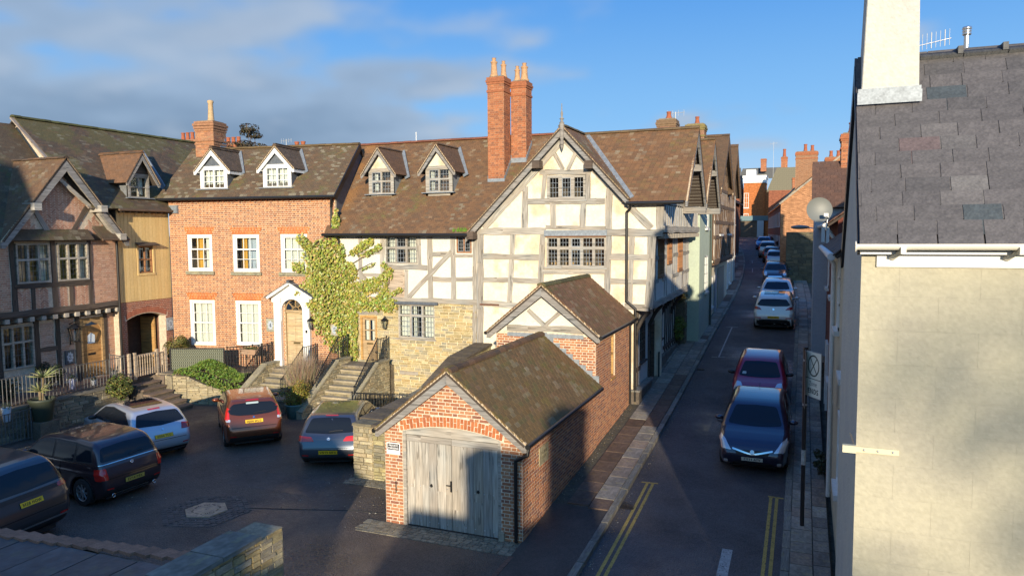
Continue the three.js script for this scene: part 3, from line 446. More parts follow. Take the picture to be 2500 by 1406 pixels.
  mesh(ps, 'lettering', new THREE.PlaneGeometry(0.33, 0.25).translate(0, 0, 0.0135), new THREE.MeshStandardMaterial({ roughness: 0.5, map: textTex(256, 192, (x, w, h) => { x.fillStyle = '#e8e8e6'; x.fillRect(0, 0, w, h); x.fillStyle = '#16181a'; x.fillRect(14, 14, w - 28, 108); x.fillStyle = '#eee'; x.font = 'bold 46px sans-serif'; x.textAlign = 'center'; x.fillText('PRIVATE', w / 2, 62, w - 44); x.fillText('PARKING', w / 2, 108, w - 44); x.fillStyle = '#77808a'; x.font = '20px sans-serif'; x.fillText('Residents only', w / 2, 158, w - 50); }) }));
  const pl = thing('stone_plaque', 'carved buff stone tablet set in the street side of the brick garage', 'plaque', [-5.268, 1.55, -15.0], Math.PI / 2); new GB().box(-0.3, -0.2, -0.02, 0.3, 0.2, 0.012).build(pl, 'tablet', stony([0.42, 0.36, 0.22]));
  mesh(pl, 'lettering', new THREE.PlaneGeometry(0.5, 0.32).translate(0, 0, 0.0135), new THREE.MeshStandardMaterial({ transparent: true, roughness: 0.9, map: textTex(256, 160, (x, w, h) => { x.clearRect(0, 0, w, h); x.fillStyle = 'rgba(70,60,35,0.85)'; x.font = 'bold 44px serif'; x.textAlign = 'center'; x.fillText('PALMERS', w / 2, 66, w - 20); x.fillText('COURT', w / 2, 122, w - 60); }) }));
}
{
  const x0 = -8.3, x1 = -5.3, xm = -6.8, s0 = 19.5, s1 = 23.88, ev = 3.62, rg = 4.86;
  const o = thing('brick_outhouse', 'tall narrow brick outhouse with timbered gable between garage and timber house', 'outhouse', [-6.8, 0, -19.5]); const f = fr(o);
  const front = mul(f, tr(0, 0, -s0)), side = mul(f, tr(x1, 0, -s0), ry(Math.PI / 2)), left = mul(f, tr(x0, 0, -s1), ry(-Math.PI / 2));
  const tie = 3.66, D = s1 - s0;
  wall(o, 'wall', front, [[x0, 0], [x1, 0], [x1, ev], [x0, ev]], [], 0.2, M.mortarPale);
  wall(o, 'gable_panel', front, [[x0 + 0.05, ev], [x1 - 0.05, ev], [xm, rg]], [], 0.12, M.limewash);
  const win = rect(1.72, 2.05, 2.22, 3.35); wall(o, 'wall', side, rect(0.2, 0, D, ev), [win.slice().reverse()], 0.2, M.mortar); wall(o, 'wall', left, rect(0, 0, D - 0.2, ev), [], 0.2, M.mortar);
  const B = new Pieces(o, 'brick', brickM, { plural: 'bricks' }); bricks(B, front, rect(x0, 2.2, x1, ev - 0.09), [], { joint: 0.017 }); B.flush();
  const B2 = new Pieces(o, 'side_brick', brickM, { plural: 'side_bricks', max: 200 }); const sc = { heads: [[0.29, 0.125, 0.085], [0.45, 0.18, 0.085]], joint: 0.018 }; bricks(B2, side, rect(0, 0.2, D, ev), [win], sc); bricks(B2, left, rect(0, 0, D, ev), [], sc); B2.flush();
  casement(o, side, 1.72, 2.05, 2.22, 3.35, { cols: 1, rows: [0, 0.55, 1], fw: 0.07, mat: M.oakNew, nx: 2, ny: [1, 1], lw: 0.035, bar: 'glazing_bar', barMat: M.oakNew, set: -0.06, sill: 0.02, sillMat: M.oakNew, sillOut: 0.03 });
  // gable timbers and lead flashing
  beam(o, 'tie_beam', front, x0 + 0.35, tie + 0.05, x1 - 0.35, tie + 0.05, 0.17, { proud: 0.05 }); beam(o, 'strut', front, xm - 0.5, rg - 0.62, xm + 0.02, tie + 0.12, 0.11, { proud: 0.04 }); beam(o, 'strut', front, xm + 0.5, rg - 0.62, xm - 0.02, tie + 0.12, 0.11, { proud: 0.04 });
  new GB().box(x0 + 0.35, 3.46, -s0, x1 - 0.35, 3.575, -s0 + 0.02, f).build(o, 'lead_flashing', M.lead);
  { const rgG = 3.52, evG = 2.22; for (const [a, b] of [[-6.92, x1 + 0.1], [-6.92, x0 - 0.1]]) { const k = new GB(), n = 9; for (let i = 0; i < n; i++) { const xa = lerp(a, b, i / n), xb = lerp(a, b, (i + 1) / n), y = lerp(rgG, evG, (i + 0.5) / n); k.box(Math.min(xa, xb), y - 0.12, -s0 + 0.004 + (i % 2) * 0.003, Math.max(xa, xb), y + 0.16, -s0 + 0.016 + (i % 2) * 0.003, f); } k.build(o, 'step_flashing', M.lead); } }
  const dn = 0.17, ov = 0.3, pitch = Math.atan2(rg - ev, xm - x0), yE = ev - dn * Math.tan(pitch) + 0.1, W = xm - x0 + dn, sl = W / Math.cos(pitch), zf = -s0 + ov, len = D + ov;
  const fR = mul(f, slopeFrame(x1 + dn, yE, zf, Math.PI / 2, pitch)), fL = mul(f, slopeFrame(x0 - dn, yE, -s1, -Math.PI / 2, pitch));
  for (const q of [fR, fL]) new GB().box(0, 0, -0.05, len, sl, -0.002, q).build(o, 'roof_deck', M.deck);
  const tc = [[0.17, 0.085, 0.045], [0.145, 0.075, 0.04], [0.19, 0.10, 0.055], [0.12, 0.068, 0.04]], mt = moss(0.25, 1.2, [0.10, 0.095, 0.03]);
  const TR = new Pieces(o, 'roof_tile', tileM, { plural: 'roof_tiles' }); for (const q of [fR, fL]) tiles(TR, q, rect(0, 0, len, sl), { tint: mt, cols: tc, gauge: 0.12, w: 0.2, th: 0.026, tilt: 0.1, gap: 0.012 }); TR.flush();
  const yR = yE + W * Math.tan(pitch); ridgeTiles(o, [0, yR, zf + 19.5], [0, yR, -s1 + 19.5], tileM, 0.14, 0.3, () => colour([0.11, 0.10, 0.04], 0.3));
  bargeboards(o, front, x0 - dn - 0.02, x1 + dn + 0.02, xm, yE, yR - 0.01, 0.22, 0.05, M.barge, ov - 0.06);
  for (const x of [x1 + dn + 0.05, x0 - dn - 0.05]) gutter(o, [x + 6.8, yE - 0.02, zf + 19.5], [x + 6.8, yE - 0.02, -s1 + 19.5]);
  downpipe(o, [[x1 + dn + 6.83, yE - 0.04, -s1 + 19.75], [x1 + 6.85, yE - 0.2, -s1 + 19.75], [x1 + 6.85, 0.75, -s1 + 19.75]]);
}
// ---------- roofs, dormers, chimneys ----------
const pt = (mm, x, y, z) => { const v = new THREE.Vector3(x, y, z).applyMatrix4(mm); return [v.x, v.y, v.z]; };
// pitched roof over a frame: x across (x0..x1 eaves), ridge at xm, from zb to zf
function gableRoof(parent, mm, x0, x1, xm, yl, yr2, yt, zb, zf, o = {}) {
  const P = o.P || new Pieces(parent, 'roof_tile', tileM, { plural: 'roof_tiles', max: o.max ?? 120 });
  for (const [x, y, s] of [[x1, yr2, 1], [x0, yl, -1]]) {
    const run = Math.abs(x - xm), pitch = Math.atan2(yt - y, run), sl = Math.hypot(run, yt - y), q = mul(mm, slopeFrame(x, y, s > 0 ? zf : zb, s * Math.PI / 2, pitch)), L = zf - zb;
    new GB().box(0.01, 0, -0.05, L - 0.01, sl, -0.002, q).build(parent, 'roof_deck', o.deck || M.deck); tiles(P, q, rect(0, 0, L, sl), o);
  }
  if (!o.P) P.flush();
  if (o.ridge !== false) ridgeTiles(parent, pt(mm, xm, yt + 0.01, zf), pt(mm, xm, yt + 0.01, zb), tileM, o.rw || 0.12, 0.3, o.ridgeTint);
}
function dormer(parent, mm, o) {   // frame: x across centred on the dormer, y absolute, z = 0 the dormer front
  const w = o.w / 2, yb = o.yb, ye = o.ye, ya = o.ya, dep = o.dep, ov = o.ov ?? 0.22, dn = o.dn ?? 0.2; const tm = o.trim || M.oak[0];
  const D = new GB(); D.box(-w, yb - 0.3, -0.06, -w + 0.1, ye, 0, mm).box(w - 0.1, yb - 0.3, -0.06, w, ye, 0, mm).box(-w, ye - 0.08, -0.06, w, ye + 0.02, 0.005, mm).box(-w, yb - 0.3, -0.06, w, yb, 0.0, mm);
  const d = D.build(parent, 'dormer', tm, o.label);
  new GB().poly([[-w, ye], [w, ye], [0, ya - 0.12]], 0.05, mul(mm, tr(0, 0, -0.05))).build(d, 'gable_panel', o.panel || M.plaster);
  for (const s of [-1, 1]) new GB().box(s * (w - 0.03), yb - 0.8, -dep, s * w, ye - 0.02, -0.005, mm).build(d, 'cheek', o.cheek || M.lead);
  const dl = w + dn, pitch = (ya - ye) / w, yE = ye - dn * pitch * 0.85 + 0.02;
  gableRoof(d, mm, -dl, dl, 0, yE, yE, ya, -dep, ov, { max: 60, cols: o.cols, tint: o.tint, gauge: 0.1, w: 0.165, deck: o.deckM || M.deck, rw: 0.1 });
  bargeboards(d, mm, -dl, dl, 0, yE - 0.02, ya - 0.02, o.bw || 0.13, 0.035, o.bargeM || M.barge, ov - 0.05);
  if (o.soffit) for (const s of [-1, 1]) new GB().box(s * dl, yE - 0.14, -dep * 0.75, s * (dl - 0.05), yE - 0.02, ov - 0.06, mm).box(s * dl, yE - 0.06, -dep * 0.75, s * w, yE - 0.035, ov - 0.06, mm).build(d, 'fascia', o.bargeM);
  // lead where the dormer roof meets the slope and the apron below the window
  new GB().box(-w - 0.12, yb - 0.03, 0.0, w + 0.12, yb + 0.0, 0.14, mm).build(d, 'lead_apron', M.lead);
  { const k = new GB(); for (const s of [1]) { const rk = o.rk || 0.907, zr = y => -(y - yb) * rk + 0.06; k.sq([dl + 0.1, yE - 0.1, zr(yE - 0.1)], [0.06, ya + 0.04, zr(ya + 0.04)], 0.22, 0.03); } k.l.forEach(g => g.applyMatrix4(mm)); k.build(d, 'lead_valley', M.lead); }
  const win = casement(d, mm, -w + 0.1, yb, w - 0.1, ye - 0.08, { set: -0.03, fw: 0.045, ...o.win }); return d;
}
function chimneyStack(parent, mm, x0, x1, z0, z1, yb, yt, o = {}) {   // plain frame coordinates, z0 > z1 (front, back)
  const P = o.P, cols = o.cols || [[0.44, 0.155, 0.065], [0.49, 0.185, 0.08], [0.39, 0.135, 0.06], [0.30, 0.115, 0.06]]; const st = new GB().box(x0, yb, z1, x1, yt, z0, mm).build(parent, 'chimney', o.mortar || mat([0.46, 0.30, 0.19], 0.95, { map: T.grain }));
  const Q = new Pieces(st, 'brick', brickM, { plural: 'bricks', max: o.max ?? 100 });
  const faces = [[mul(mm, tr(0, 0, z0)), x0, x1], [mul(mm, tr(x1, 0, z0), ry(Math.PI / 2)), 0, z0 - z1], [mul(mm, tr(x0, 0, z1), ry(-Math.PI / 2)), 0, z0 - z1], [mul(mm, tr(x1, 0, z1), ry(Math.PI)), 0, x1 - x0]];
  faces.forEach(([q, a, b]) => bricks(Q, q, rect(a, yb, b, yt), [], { cols, bh: 0.075, joint: 0.01 })); Q.flush();
  const C = new GB(); for (const [y, h, e] of o.bands || [[yt - 0.55, 0.08, 0.03], [yt - 0.26, 0.075, 0.03], [yt - 0.18, 0.075, 0.055], [yt - 0.1, 0.1, 0.03]]) C.box(x0 - e, y, z1 - e, x1 + e, y + h, z0 + e, mm); C.build(st, 'corbel_bands', o.bandM || grained([0.38, 0.135, 0.06]));
  new GB().box(x0 + 0.05, yt, z1 + 0.05, x1 - 0.05, yt + 0.05, z0 - 0.05, mm).build(st, 'flaunching', stony([0.25, 0.22, 0.17]));
  for (const [px, pz, h, r] of o.pots || []) { const k = new GB(); k.lathe([[r * 1.25, 0], [r * 1.25, 0.06], [r * 1.02, 0.1], [r * 0.84, h * 0.55], [r * 0.8, h * 0.86], [r * 1.0, h * 0.9], [r * 1.0, h * 0.96], [r * 0.85, h], [r * 0.62, h], [r * 0.62, h * 0.8]], px, yt + 0.03, pz); if (o.cap) k.lathe([[r * 0.55, h], [r * 0.55, h + 0.1], [r * 0.7, h + 0.12], [0.001, h + 0.14]], px, yt + 0.03, pz); k.l.forEach(g => g.applyMatrix4(mm)); k.build(st, 'chimney_pot', o.potM || M.terracotta); }
  if (o.flash) { const [yf, hf] = o.flash; const k = new GB(); k.box(x0 - 0.02, yf - hf, z0 - 0.02, x1 + 0.02, yf + 0.12, z0 + 0.02, mm); k.build(st, 'lead_flashing', M.lead); for (const s of [0, 1]) { const g = new GB(), n = 6, dz = (z0 - z1) / n; for (let i = 0; i < n; i++) { const y = yf + (i + 0.5) * dz * (o.tan || 1.1), a = s ? x1 - 0.01 : x0 + 0.01, b = s ? x1 + 0.018 : x0 - 0.018; g.box(a, y - 0.25, z0 - (i + 1) * dz, b, y + 0.18, z0 - i * dz, mm); } g.build(st, 'step_flashing', M.lead); } }
  return st;
}
// sloping roof facing the viewer over world coordinates: eaves line x0..x1 at (y0, s0) to ridge (y1, s1)
function frontSlope(parent, P, f, poly, y0, s0, y1, s1, o) { const pitch = Math.atan2(y1 - y0, s1 - s0), q = mul(f, slopeFrame(0, y0, -s0, 0, pitch)); const b = poly; new GB().poly(b, 0.05, mul(q, tr(0, 0, -0.052))).build(parent, 'roof_deck', M.deck); tiles(P, q, poly, o); return q; }

// ---------- the big timber-framed house on the corner ----------
{
  const S0 = 23.9; const o = thing('timber_framed_house', 'large timber framed house with cream plaster, tall front gable and jettied street side', 'house', [-7.7, 0.3, -S0]); const f = fr(o), F = mul(f, tr(0, 0, -S0));
  const w1 = rect(-8.26, 5.26, -6.16, 6.30), w2 = rect(-8.24, 7.55, -6.85, 8.40);
  const poly = [[-10.9, 0], [-5.2, 0], [-5.2, 3.95], [-4.66, 3.95], [-4.64, 6.4], [-4.28, 6.4], [-4.28, 7.4], [-5.44, 7.42], [-7.62, 9.8], [-10.95, 6.45]];
  wall(o, 'plaster_wall', F, poly, [w1.slice().reverse(), w2.slice().reverse()], 0.2, M.plaster);
  const b = (n, a, c, d, e, w, q) => beam(o, n, F, a, c, d, e, w, q);
  b('tie_beam', -10.9, 6.50, -8.28, 6.50, 0.24, { proud: 0.05 }); b('tie_beam', -6.15, 6.43, -4.25, 6.42, 0.24, { proud: 0.05 }); b('tie_beam', -8.28, 6.62, -6.15, 6.58, 0.14, { proud: 0.03 });
  for (const [a, c, d, e, w] of [[-10.66, 5.62, -8.52, 5.6, 0.2], [-6.02, 5.64, -4.7, 5.6, 0.2], [-10.69, 4.76, -8.57, 4.76, 0.18], [-6.0, 4.82, -4.72, 4.79, 0.18], [-10.71, 3.92, -8.5, 3.86, 0.22], [-5.5, 3.97, -4.7, 3.95, 0.2], [-8.94, 7.53, -6.19, 7.48, 0.2], [-8.5, 8.52, -6.68, 8.47, 0.17], [-8.4, 5.1, -6.16, 5.13, 0.16]]) b('rail', a, c, d, e, w);
  for (const [a, c, d, e, w] of [[-10.77, 6.38, -10.84, 0.5, 0.25], [-9.49, 6.4, -9.64, 3.98, 0.19], [-8.4, 6.38, -8.5, 3.9, 0.2], [-6.02, 7.9, -6.05, 6.52, 0.22], [-6.05, 6.32, -6.12, 3.9, 0.2], [-5.25, 6.34, -5.34, 3.98, 0.16], [-4.60, 6.36, -4.68, 3.98, 0.26], [-9.03, 8.05, -9.06, 6.58, 0.22], [-8.01, 7.45, -8.02, 6.6, 0.2], [-6.94, 7.42, -6.96, 6.6, 0.2], [-4.33, 7.38, -4.33, 6.5, 0.22], [-8.33, 8.44, -8.4, 7.6, 0.15], [-6.76, 8.42, -6.76, 7.55, 0.15]]) b('post', a, c, d, e, w);
  for (const [a, c, d, e, w] of [[-7.97, 9.15, -7.64, 8.58, 0.13], [-7.17, 9.12, -7.47, 8.57, 0.13]]) b('brace', a, c, d, e, w);
  b('principal_rafter', -10.62, 6.62, -7.7, 9.56, 0.25, { proud: 0.04 }); b('principal_rafter', -7.55, 9.55, -4.64, 6.55, 0.22, { proud: 0.03, mat: M.oak[3] });
  new GB().box(-8.32, 6.33, -S0, -6.1, 6.52, -S0 + 0.10, f).build(o, 'lead_hood', M.lead); new GB().box(-8.28, 6.29, -S0 - 0.01, -6.14, 6.335, -S0 + 0.05, f).build(o, 'hood_board', M.oakWarm);
  casement(o, F, -8.26, 5.26, -6.16, 6.30, { cols: 5, rows: [0, 0.64, 1], fw: 0.06, mw: 0.10, nx: 3, ny: [4, 2], set: -0.04, sash: (i, j) => i === 2, sashMat: M.lead, sill: 0.06, sillMat: M.oak[0], mat: M.oak[0] });
  casement(o, F, -8.24, 7.55, -6.85, 8.40, { cols: 3, rows: [0, 1], fw: 0.10, mw: 0.13, nx: 3, ny: [4], set: -0.03, sash: i => i === 1, sashMat: M.lead, sill: 0.05, mat: M.oak[0] });
  { const k = new GB(); for (const [x, h] of [[-8.12, 0.09], [-8.0, 0.16], [-7.92, 0.11], [-7.6, 0.14], [-7.35, 0.13], [-6.85, 0.12], [-6.74, 0.11], [-6.4, 0.06]]) k.lathe([[0.001, 0], [0.032, 0], [0.04, h * 0.6], [0.03, h], [0.001, h]], x, 5.325, -S0 - 0.16, 8); k.l.forEach(g => g.applyMatrix4(f)); k.build(o, 'window_jars', grained([0.55, 0.34, 0.16])); }
  // gable barge boards, purlin ends, finial
  const bz = 0.32; { const k = (x0, y0, x1, y1) => new GB().poly([[x0, y0], [x1, y1], [x1, y1 - 0.26], [x0, y0 - 0.26]].sort(() => 0), 0.06, mul(F, tr(0, 0, bz - 0.08)), [], 0.004).build(o, 'bargeboard', M.barge); k(-11.22, 6.38, -7.6, 9.98); verge(o, F, -11.22, 6.38, -7.6, 9.98, bz - 0.02); verge(o, F, -5.33, 7.53, -7.6, 9.98, bz - 0.02); new GB().poly([[-7.6, 9.98], [-7.6, 9.72], [-5.33, 7.28], [-5.33, 7.53]], 0.06, mul(F, tr(0, 0, bz - 0.08)), [], 0.004).build(o, 'bargeboard', M.barge); }
  for (const [x, y] of [[-8.5, 8.78], [-6.66, 8.70], [-11.0, 6.38]]) new GB().box(x - 0.13, y - 0.15, -S0 - 0.05, x + 0.13, y + 0.11, -S0 + 0.42, f).build(o, 'purlin_end', M.oakDark[1]);
  { const k = new GB(); k.lathe([[0.001, 9.2], [0.05, 9.3], [0.085, 9.45], [0.05, 9.55], [0.075, 9.62], [0.085, 10.12], [0.05, 10.14], [0.045, 10.2], [0.085, 10.24], [0.03, 10.28], [0.045, 10.42], [0.02, 10.5], [0.012, 10.74], [0.001, 10.75]], -7.6, 0, -S0 + bz - 0.02, 8); k.l.forEach(g => g.applyMatrix4(f)); k.build(o, 'finial', M.barge); }
  // roofs
  const RT = new Pieces(o, 'roof_tile', tileM, { plural: 'roof_tiles' }); const tc = [[0.155, 0.082, 0.042], [0.135, 0.075, 0.042], [0.175, 0.092, 0.046], [0.115, 0.068, 0.042], [0.19, 0.10, 0.05]];
  { // front wing, left and right slopes, running back to the main ridge
    const zf = -S0 + bz, q = mul(f, slopeFrame(-11.2, 6.42, -27.2, -Math.PI / 2, Math.atan2(3.58, 3.6))), L = 27.2 - S0 + bz, sl = Math.hypot(3.6, 3.58); const pl = [[L - 0.75, 0], [L, 0], [L, sl], [0, sl], [0, sl - 0.3]]; new GB().poly(pl, 0.05, mul(q, tr(0, 0, -0.052))).build(o, 'roof_deck', M.deck); tiles(RT, q, pl, { tint: moss(0.45, 1, [0.14, 0.13, 0.07]), cols: tc });
    const q2 = mul(f, slopeFrame(-5.3, 7.50, zf, Math.PI / 2, Math.atan2(2.5, 2.3))), s2 = Math.hypot(2.3, 2.5), p2 = [[0, 0], [0.55, 0], [2.75, s2], [0, s2]]; new GB().poly(p2, 0.05, mul(q2, tr(0, 0, -0.052))).build(o, 'roof_deck', M.deck); tiles(RT, q2, p2, { tint: moss(0.4, 1, [0.12, 0.11, 0.05]), cols: tc });
    { const k = new GB(); k.sq([-5.3, 7.53, -23.72], [-7.5, 9.98, -26.05], 0.3, 0.03); k.l.forEach(g => g.applyMatrix4(f)); k.build(o, 'lead_valley', M.lead); }
    ridgeTiles(o, pt(f, -7.6, 10.0, zf), pt(f, -7.6, 10.02, -26.3), tileM, 0.13, 0.3, () => colour([0.13, 0.10, 0.05], 0.2));
  }
  const st = [[23.66, 26.1], [28.45, 30.9]];   // two ranges end on to the street
  st.forEach(([se, sr], i) => {
    const y0 = i ? 7.5 : 7.43, y1 = i ? 10.15 : 10.0, xe = -3.42 + i * 0.02, run = sr - se, sl = Math.hypot(run, y1 - y0); const xl = i ? -9 : -7.7;
    frontSlope(o, RT, f, i ? rect(xl, 0, xe, sl) : [[-5.5, 0], [xe, 0], [xe, sl], [xl, sl]], y0, se, y1, sr, { cols: tc, tint: moss(0.12) });
    const q = mul(f, slopeFrame(0, y0, -(2 * sr - se), Math.PI, Math.atan2(y1 - y0, run))), rp = rect(-xe, 0, -xl, sl); new GB().poly(rp, 0.05, mul(q, tr(0, 0, -0.052))).build(o, 'roof_deck', M.deck); tiles(RT, q, rect(-xe, 0, -xe + 1.5, sl), { cols: tc });
    ridgeTiles(o, pt(f, xl, y1 + 0.01, -sr), pt(f, xe, y1 + 0.01, -sr), tileM, 0.13, 0.3, () => colour([0.15, 0.10, 0.05], 0.25));
    // street gable: barge boards and verge undersides
    const G = mul(f, tr(xe, 0, -sr), ry(Math.PI / 2)); bargeboards(o, G, -run - 0.05, run + 0.05, 0, y0 - 0.02, y1 - 0.02, 0.24, 0.06, M.barge, -0.08);
    wall(o, 'street_gable', mul(f, tr(-4.28, 0, -sr), ry(Math.PI / 2)), [[-run, y0 - 0.1], [run, y0 - 0.1], [0, y1 - 0.1]], [], 0.12, M.limewash);
    for (const [u, y] of [[0.95, y1 - 1.1], [-0.95, y1 - 1.1], [run - 0.15, y0 + 0.0]]) new GB().box(-4.5, y - 0.3, -sr - u - 0.12, xe - 0.02, y - 0.06, -sr - u + 0.12, f).build(o, 'purlin_end', M.barge);
    { const k = new GB(); for (let r = 0; r < 22; r++) { const t = (r + 0.5) / 22; for (const s of [-1, 1]) k.box(-4.2, lerp(y0, y1, t) - 0.05, -sr - s * run * (1 - t) - 0.03, xe - 0.06, lerp(y0, y1, t) - 0.01, -sr - s * run * (1 - t) + 0.03, f); } k.build(o, 'verge_battens', M.oak[2]); }
  });
  RT.flush();
  { const back = new GB(); back.box(-10.9, 0.3, -27.5, -4.9, 6.3, -27.3, f); back.build(o, 'rear_wall', M.plaster); }
  // street side: three storeys, each jettied over the one below; u runs up the street
  const sideAt = x => mul(f, tr(x, 0, -S0), ry(Math.PI / 2)); const L = 8.6, A = sideAt(-5.2), B = sideAt(-4.66), C = sideAt(-4.28);
  const winB = [[1.35, 4.9, 2.25, 6.2], [3.2, 5.3, 4.0, 6.2], [5.6, 4.9, 6.6, 6.2]], winA = [[1.0, 1.9, 2.0, 3.3], [4.3, 2.2, 5.4, 3.5]], doorA = [2.45, 0.9, 3.35, 3.0];
  const rv = r => rect(...r).reverse();
  wall(o, 'street_wall', A, rect(0.2, 0.5, L, 3.95), [...winA.map(rv), rv(doorA)], 0.2, M.limewash); wall(o, 'street_wall', B, rect(0.2, 3.95, L, 6.45), winB.map(rv), 0.2, M.limewash); wall(o, 'street_wall', C, rect(0.2, 6.45, L, 7.5), [], 0.2, M.limewash);
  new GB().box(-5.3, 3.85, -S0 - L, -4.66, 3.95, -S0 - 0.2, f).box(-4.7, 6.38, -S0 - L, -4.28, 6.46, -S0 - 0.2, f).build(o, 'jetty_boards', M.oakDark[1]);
  beam(o, 'bressumer', B, 0, 4.0, L, 4.0, 0.22, { proud: 0.08 }); beam(o, 'bressumer', C, 0, 6.52, L, 6.52, 0.22, { proud: 0.08 }); beam(o, 'wall_plate', C, 0, 7.45, L, 7.45, 0.16);
  for (let u = 0.3; u < L; u += 0.36) { new GB().box(-4.66, 6.22, -S0 - u - 0.07, -4.22, 6.38, -S0 - u + 0.07, f).build(o, 'joist_end', M.oak[1]); }
  const clear = (u, ws) => !ws.some(w => u > w[0] - 0.08 && u < w[2] + 0.08);
  for (let u = 0.1; u < L; u += 0.42) { beam(o, 'stud', C, u, 6.6, u, 7.4, 0.09, { mat: pick(M.oak), proud: 0.015 }); if (clear(u, winB)) beam(o, 'stud', B, u, 4.1, u, 6.38, 0.09, { proud: 0.015, mat: pick([...M.oak, M.oakDark[1]]) }); }
  for (const y of [4.75, 5.55]) for (let u = 0; u < L; u += 0.72) if (clear(u + 0.36, winB)) beam(o, 'rail', B, u, y, u + 0.72, y, 0.14, { proud: 0.03 });
  for (const w of winB) casement(o, B, ...w, { cols: 3, rows: [0, 0.6, 1], fw: 0.07, mat: M.oakWarm, set: 0.0, out: 0.06, nx: 3, ny: [4, 2], sill: 0.05 });
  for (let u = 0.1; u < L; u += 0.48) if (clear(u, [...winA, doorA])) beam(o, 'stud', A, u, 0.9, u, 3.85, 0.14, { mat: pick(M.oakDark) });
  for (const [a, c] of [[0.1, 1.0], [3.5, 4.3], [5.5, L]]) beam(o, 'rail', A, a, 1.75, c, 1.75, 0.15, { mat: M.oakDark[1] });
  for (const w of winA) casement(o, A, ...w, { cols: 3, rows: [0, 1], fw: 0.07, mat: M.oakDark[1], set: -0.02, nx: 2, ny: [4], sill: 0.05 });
  { const d = new GB().box(2.52, 0.95, -0.12, 3.28, 2.95, -0.06, A).build(o, 'street_door', M.oakDark[0]); new GB().box(3.18, 1.9, -0.06, 3.21, 2.0, -0.02, A).build(d, 'door_handle', M.iron); new GB().box(2.4, 0.9, -0.1, 2.5, 3.05, 0.06, A).box(3.3, 0.9, -0.1, 3.4, 3.05, 0.06, A).box(2.4, 3.0, -0.1, 3.4, 3.12, 0.06, A).build(o, 'door_frame', M.oakDark[1]); }
  for (const u of [0.15, 2.5, 4.4, 7.2]) { const k = new GB(); k.tube([[0.02, 3.0, 0], [0.1, 3.2, 0], [0.28, 3.55, 0], [0.5, 3.8, 0]], 0.07, 6); k.l.forEach(g => g.applyMatrix4(mul(f, tr(-5.2, 0, -S0 - u)))); k.build(o, 'jetty_bracket', M.oakDark[2]); }
  { const pl = new GB(); pl.box(-5.3, 0.3, -S0 - 2.2, -4.98, 1.12, -S0 + 0.12, f).build(o, 'plinth', stony([0.17, 0.14, 0.11])); new GB().box(-5.3, 1.12, -S0 - 2.22, -4.95, 1.18, -S0 + 0.14, f).build(o, 'plinth_cap', stony([0.26, 0.25, 0.23])); new GB().box(-5.3, 0.9, -S0 - L, -5.05, 1.55, -S0 - 3.5, f).build(o, 'plinth', stony([0.20, 0.17, 0.14])); }
  new GB().bar(pt(f, -4.95, 0.85, -S0 - 3.3), pt(f, -4.95, 1.95, -S0 - 3.3), 0.03).bar(pt(f, -4.95, 0.9, -S0 - 3.7), pt(f, -4.95, 1.95, -S0 - 3.7), 0.03).bar(pt(f, -4.95, 1.92, -S0 - 3.3), pt(f, -4.95, 1.92, -S0 - 3.7), 0.025).build(o, 'handrail', M.iron);
  // rainwater goods
  gutter(o, pt(f, -5.4, 7.38, -23.58), pt(f, -3.55, 7.38, -23.58), M.black, 0.06);
  downpipe(o, [pt(f, -5.25, 7.32, -23.6), pt(f, -5.3, 7.2, -23.7), pt(f, -5.42, 7.1, -23.78), pt(f, -5.42, 4.15, -23.8), pt(f, -5.12, 3.9, -23.8), pt(f, -5.12, 0.8, -23.8)], M.black, 0.045);
  // tall brick chimney of two shafts rising through the roof
  chimneyStack(o, f, -11.05, -10.4, -25.3, -25.95, 8.1, 12.2, { max: 150, flash: [8.35, 0.25], pots: [[-10.86, -25.5, 0.58, 0.13], [-10.58, -25.75, 0.5, 0.11]], cap: true });
  chimneyStack(o, f, -10.38, -9.78, -25.98, -26.6, 9.0, 12.12, { max: 100, flash: [9.15, 0.2], pots: [[-10.2, -26.2, 0.45, 0.11], [-9.95, -26.3, 0.56, 0.14]], cap: true });
}
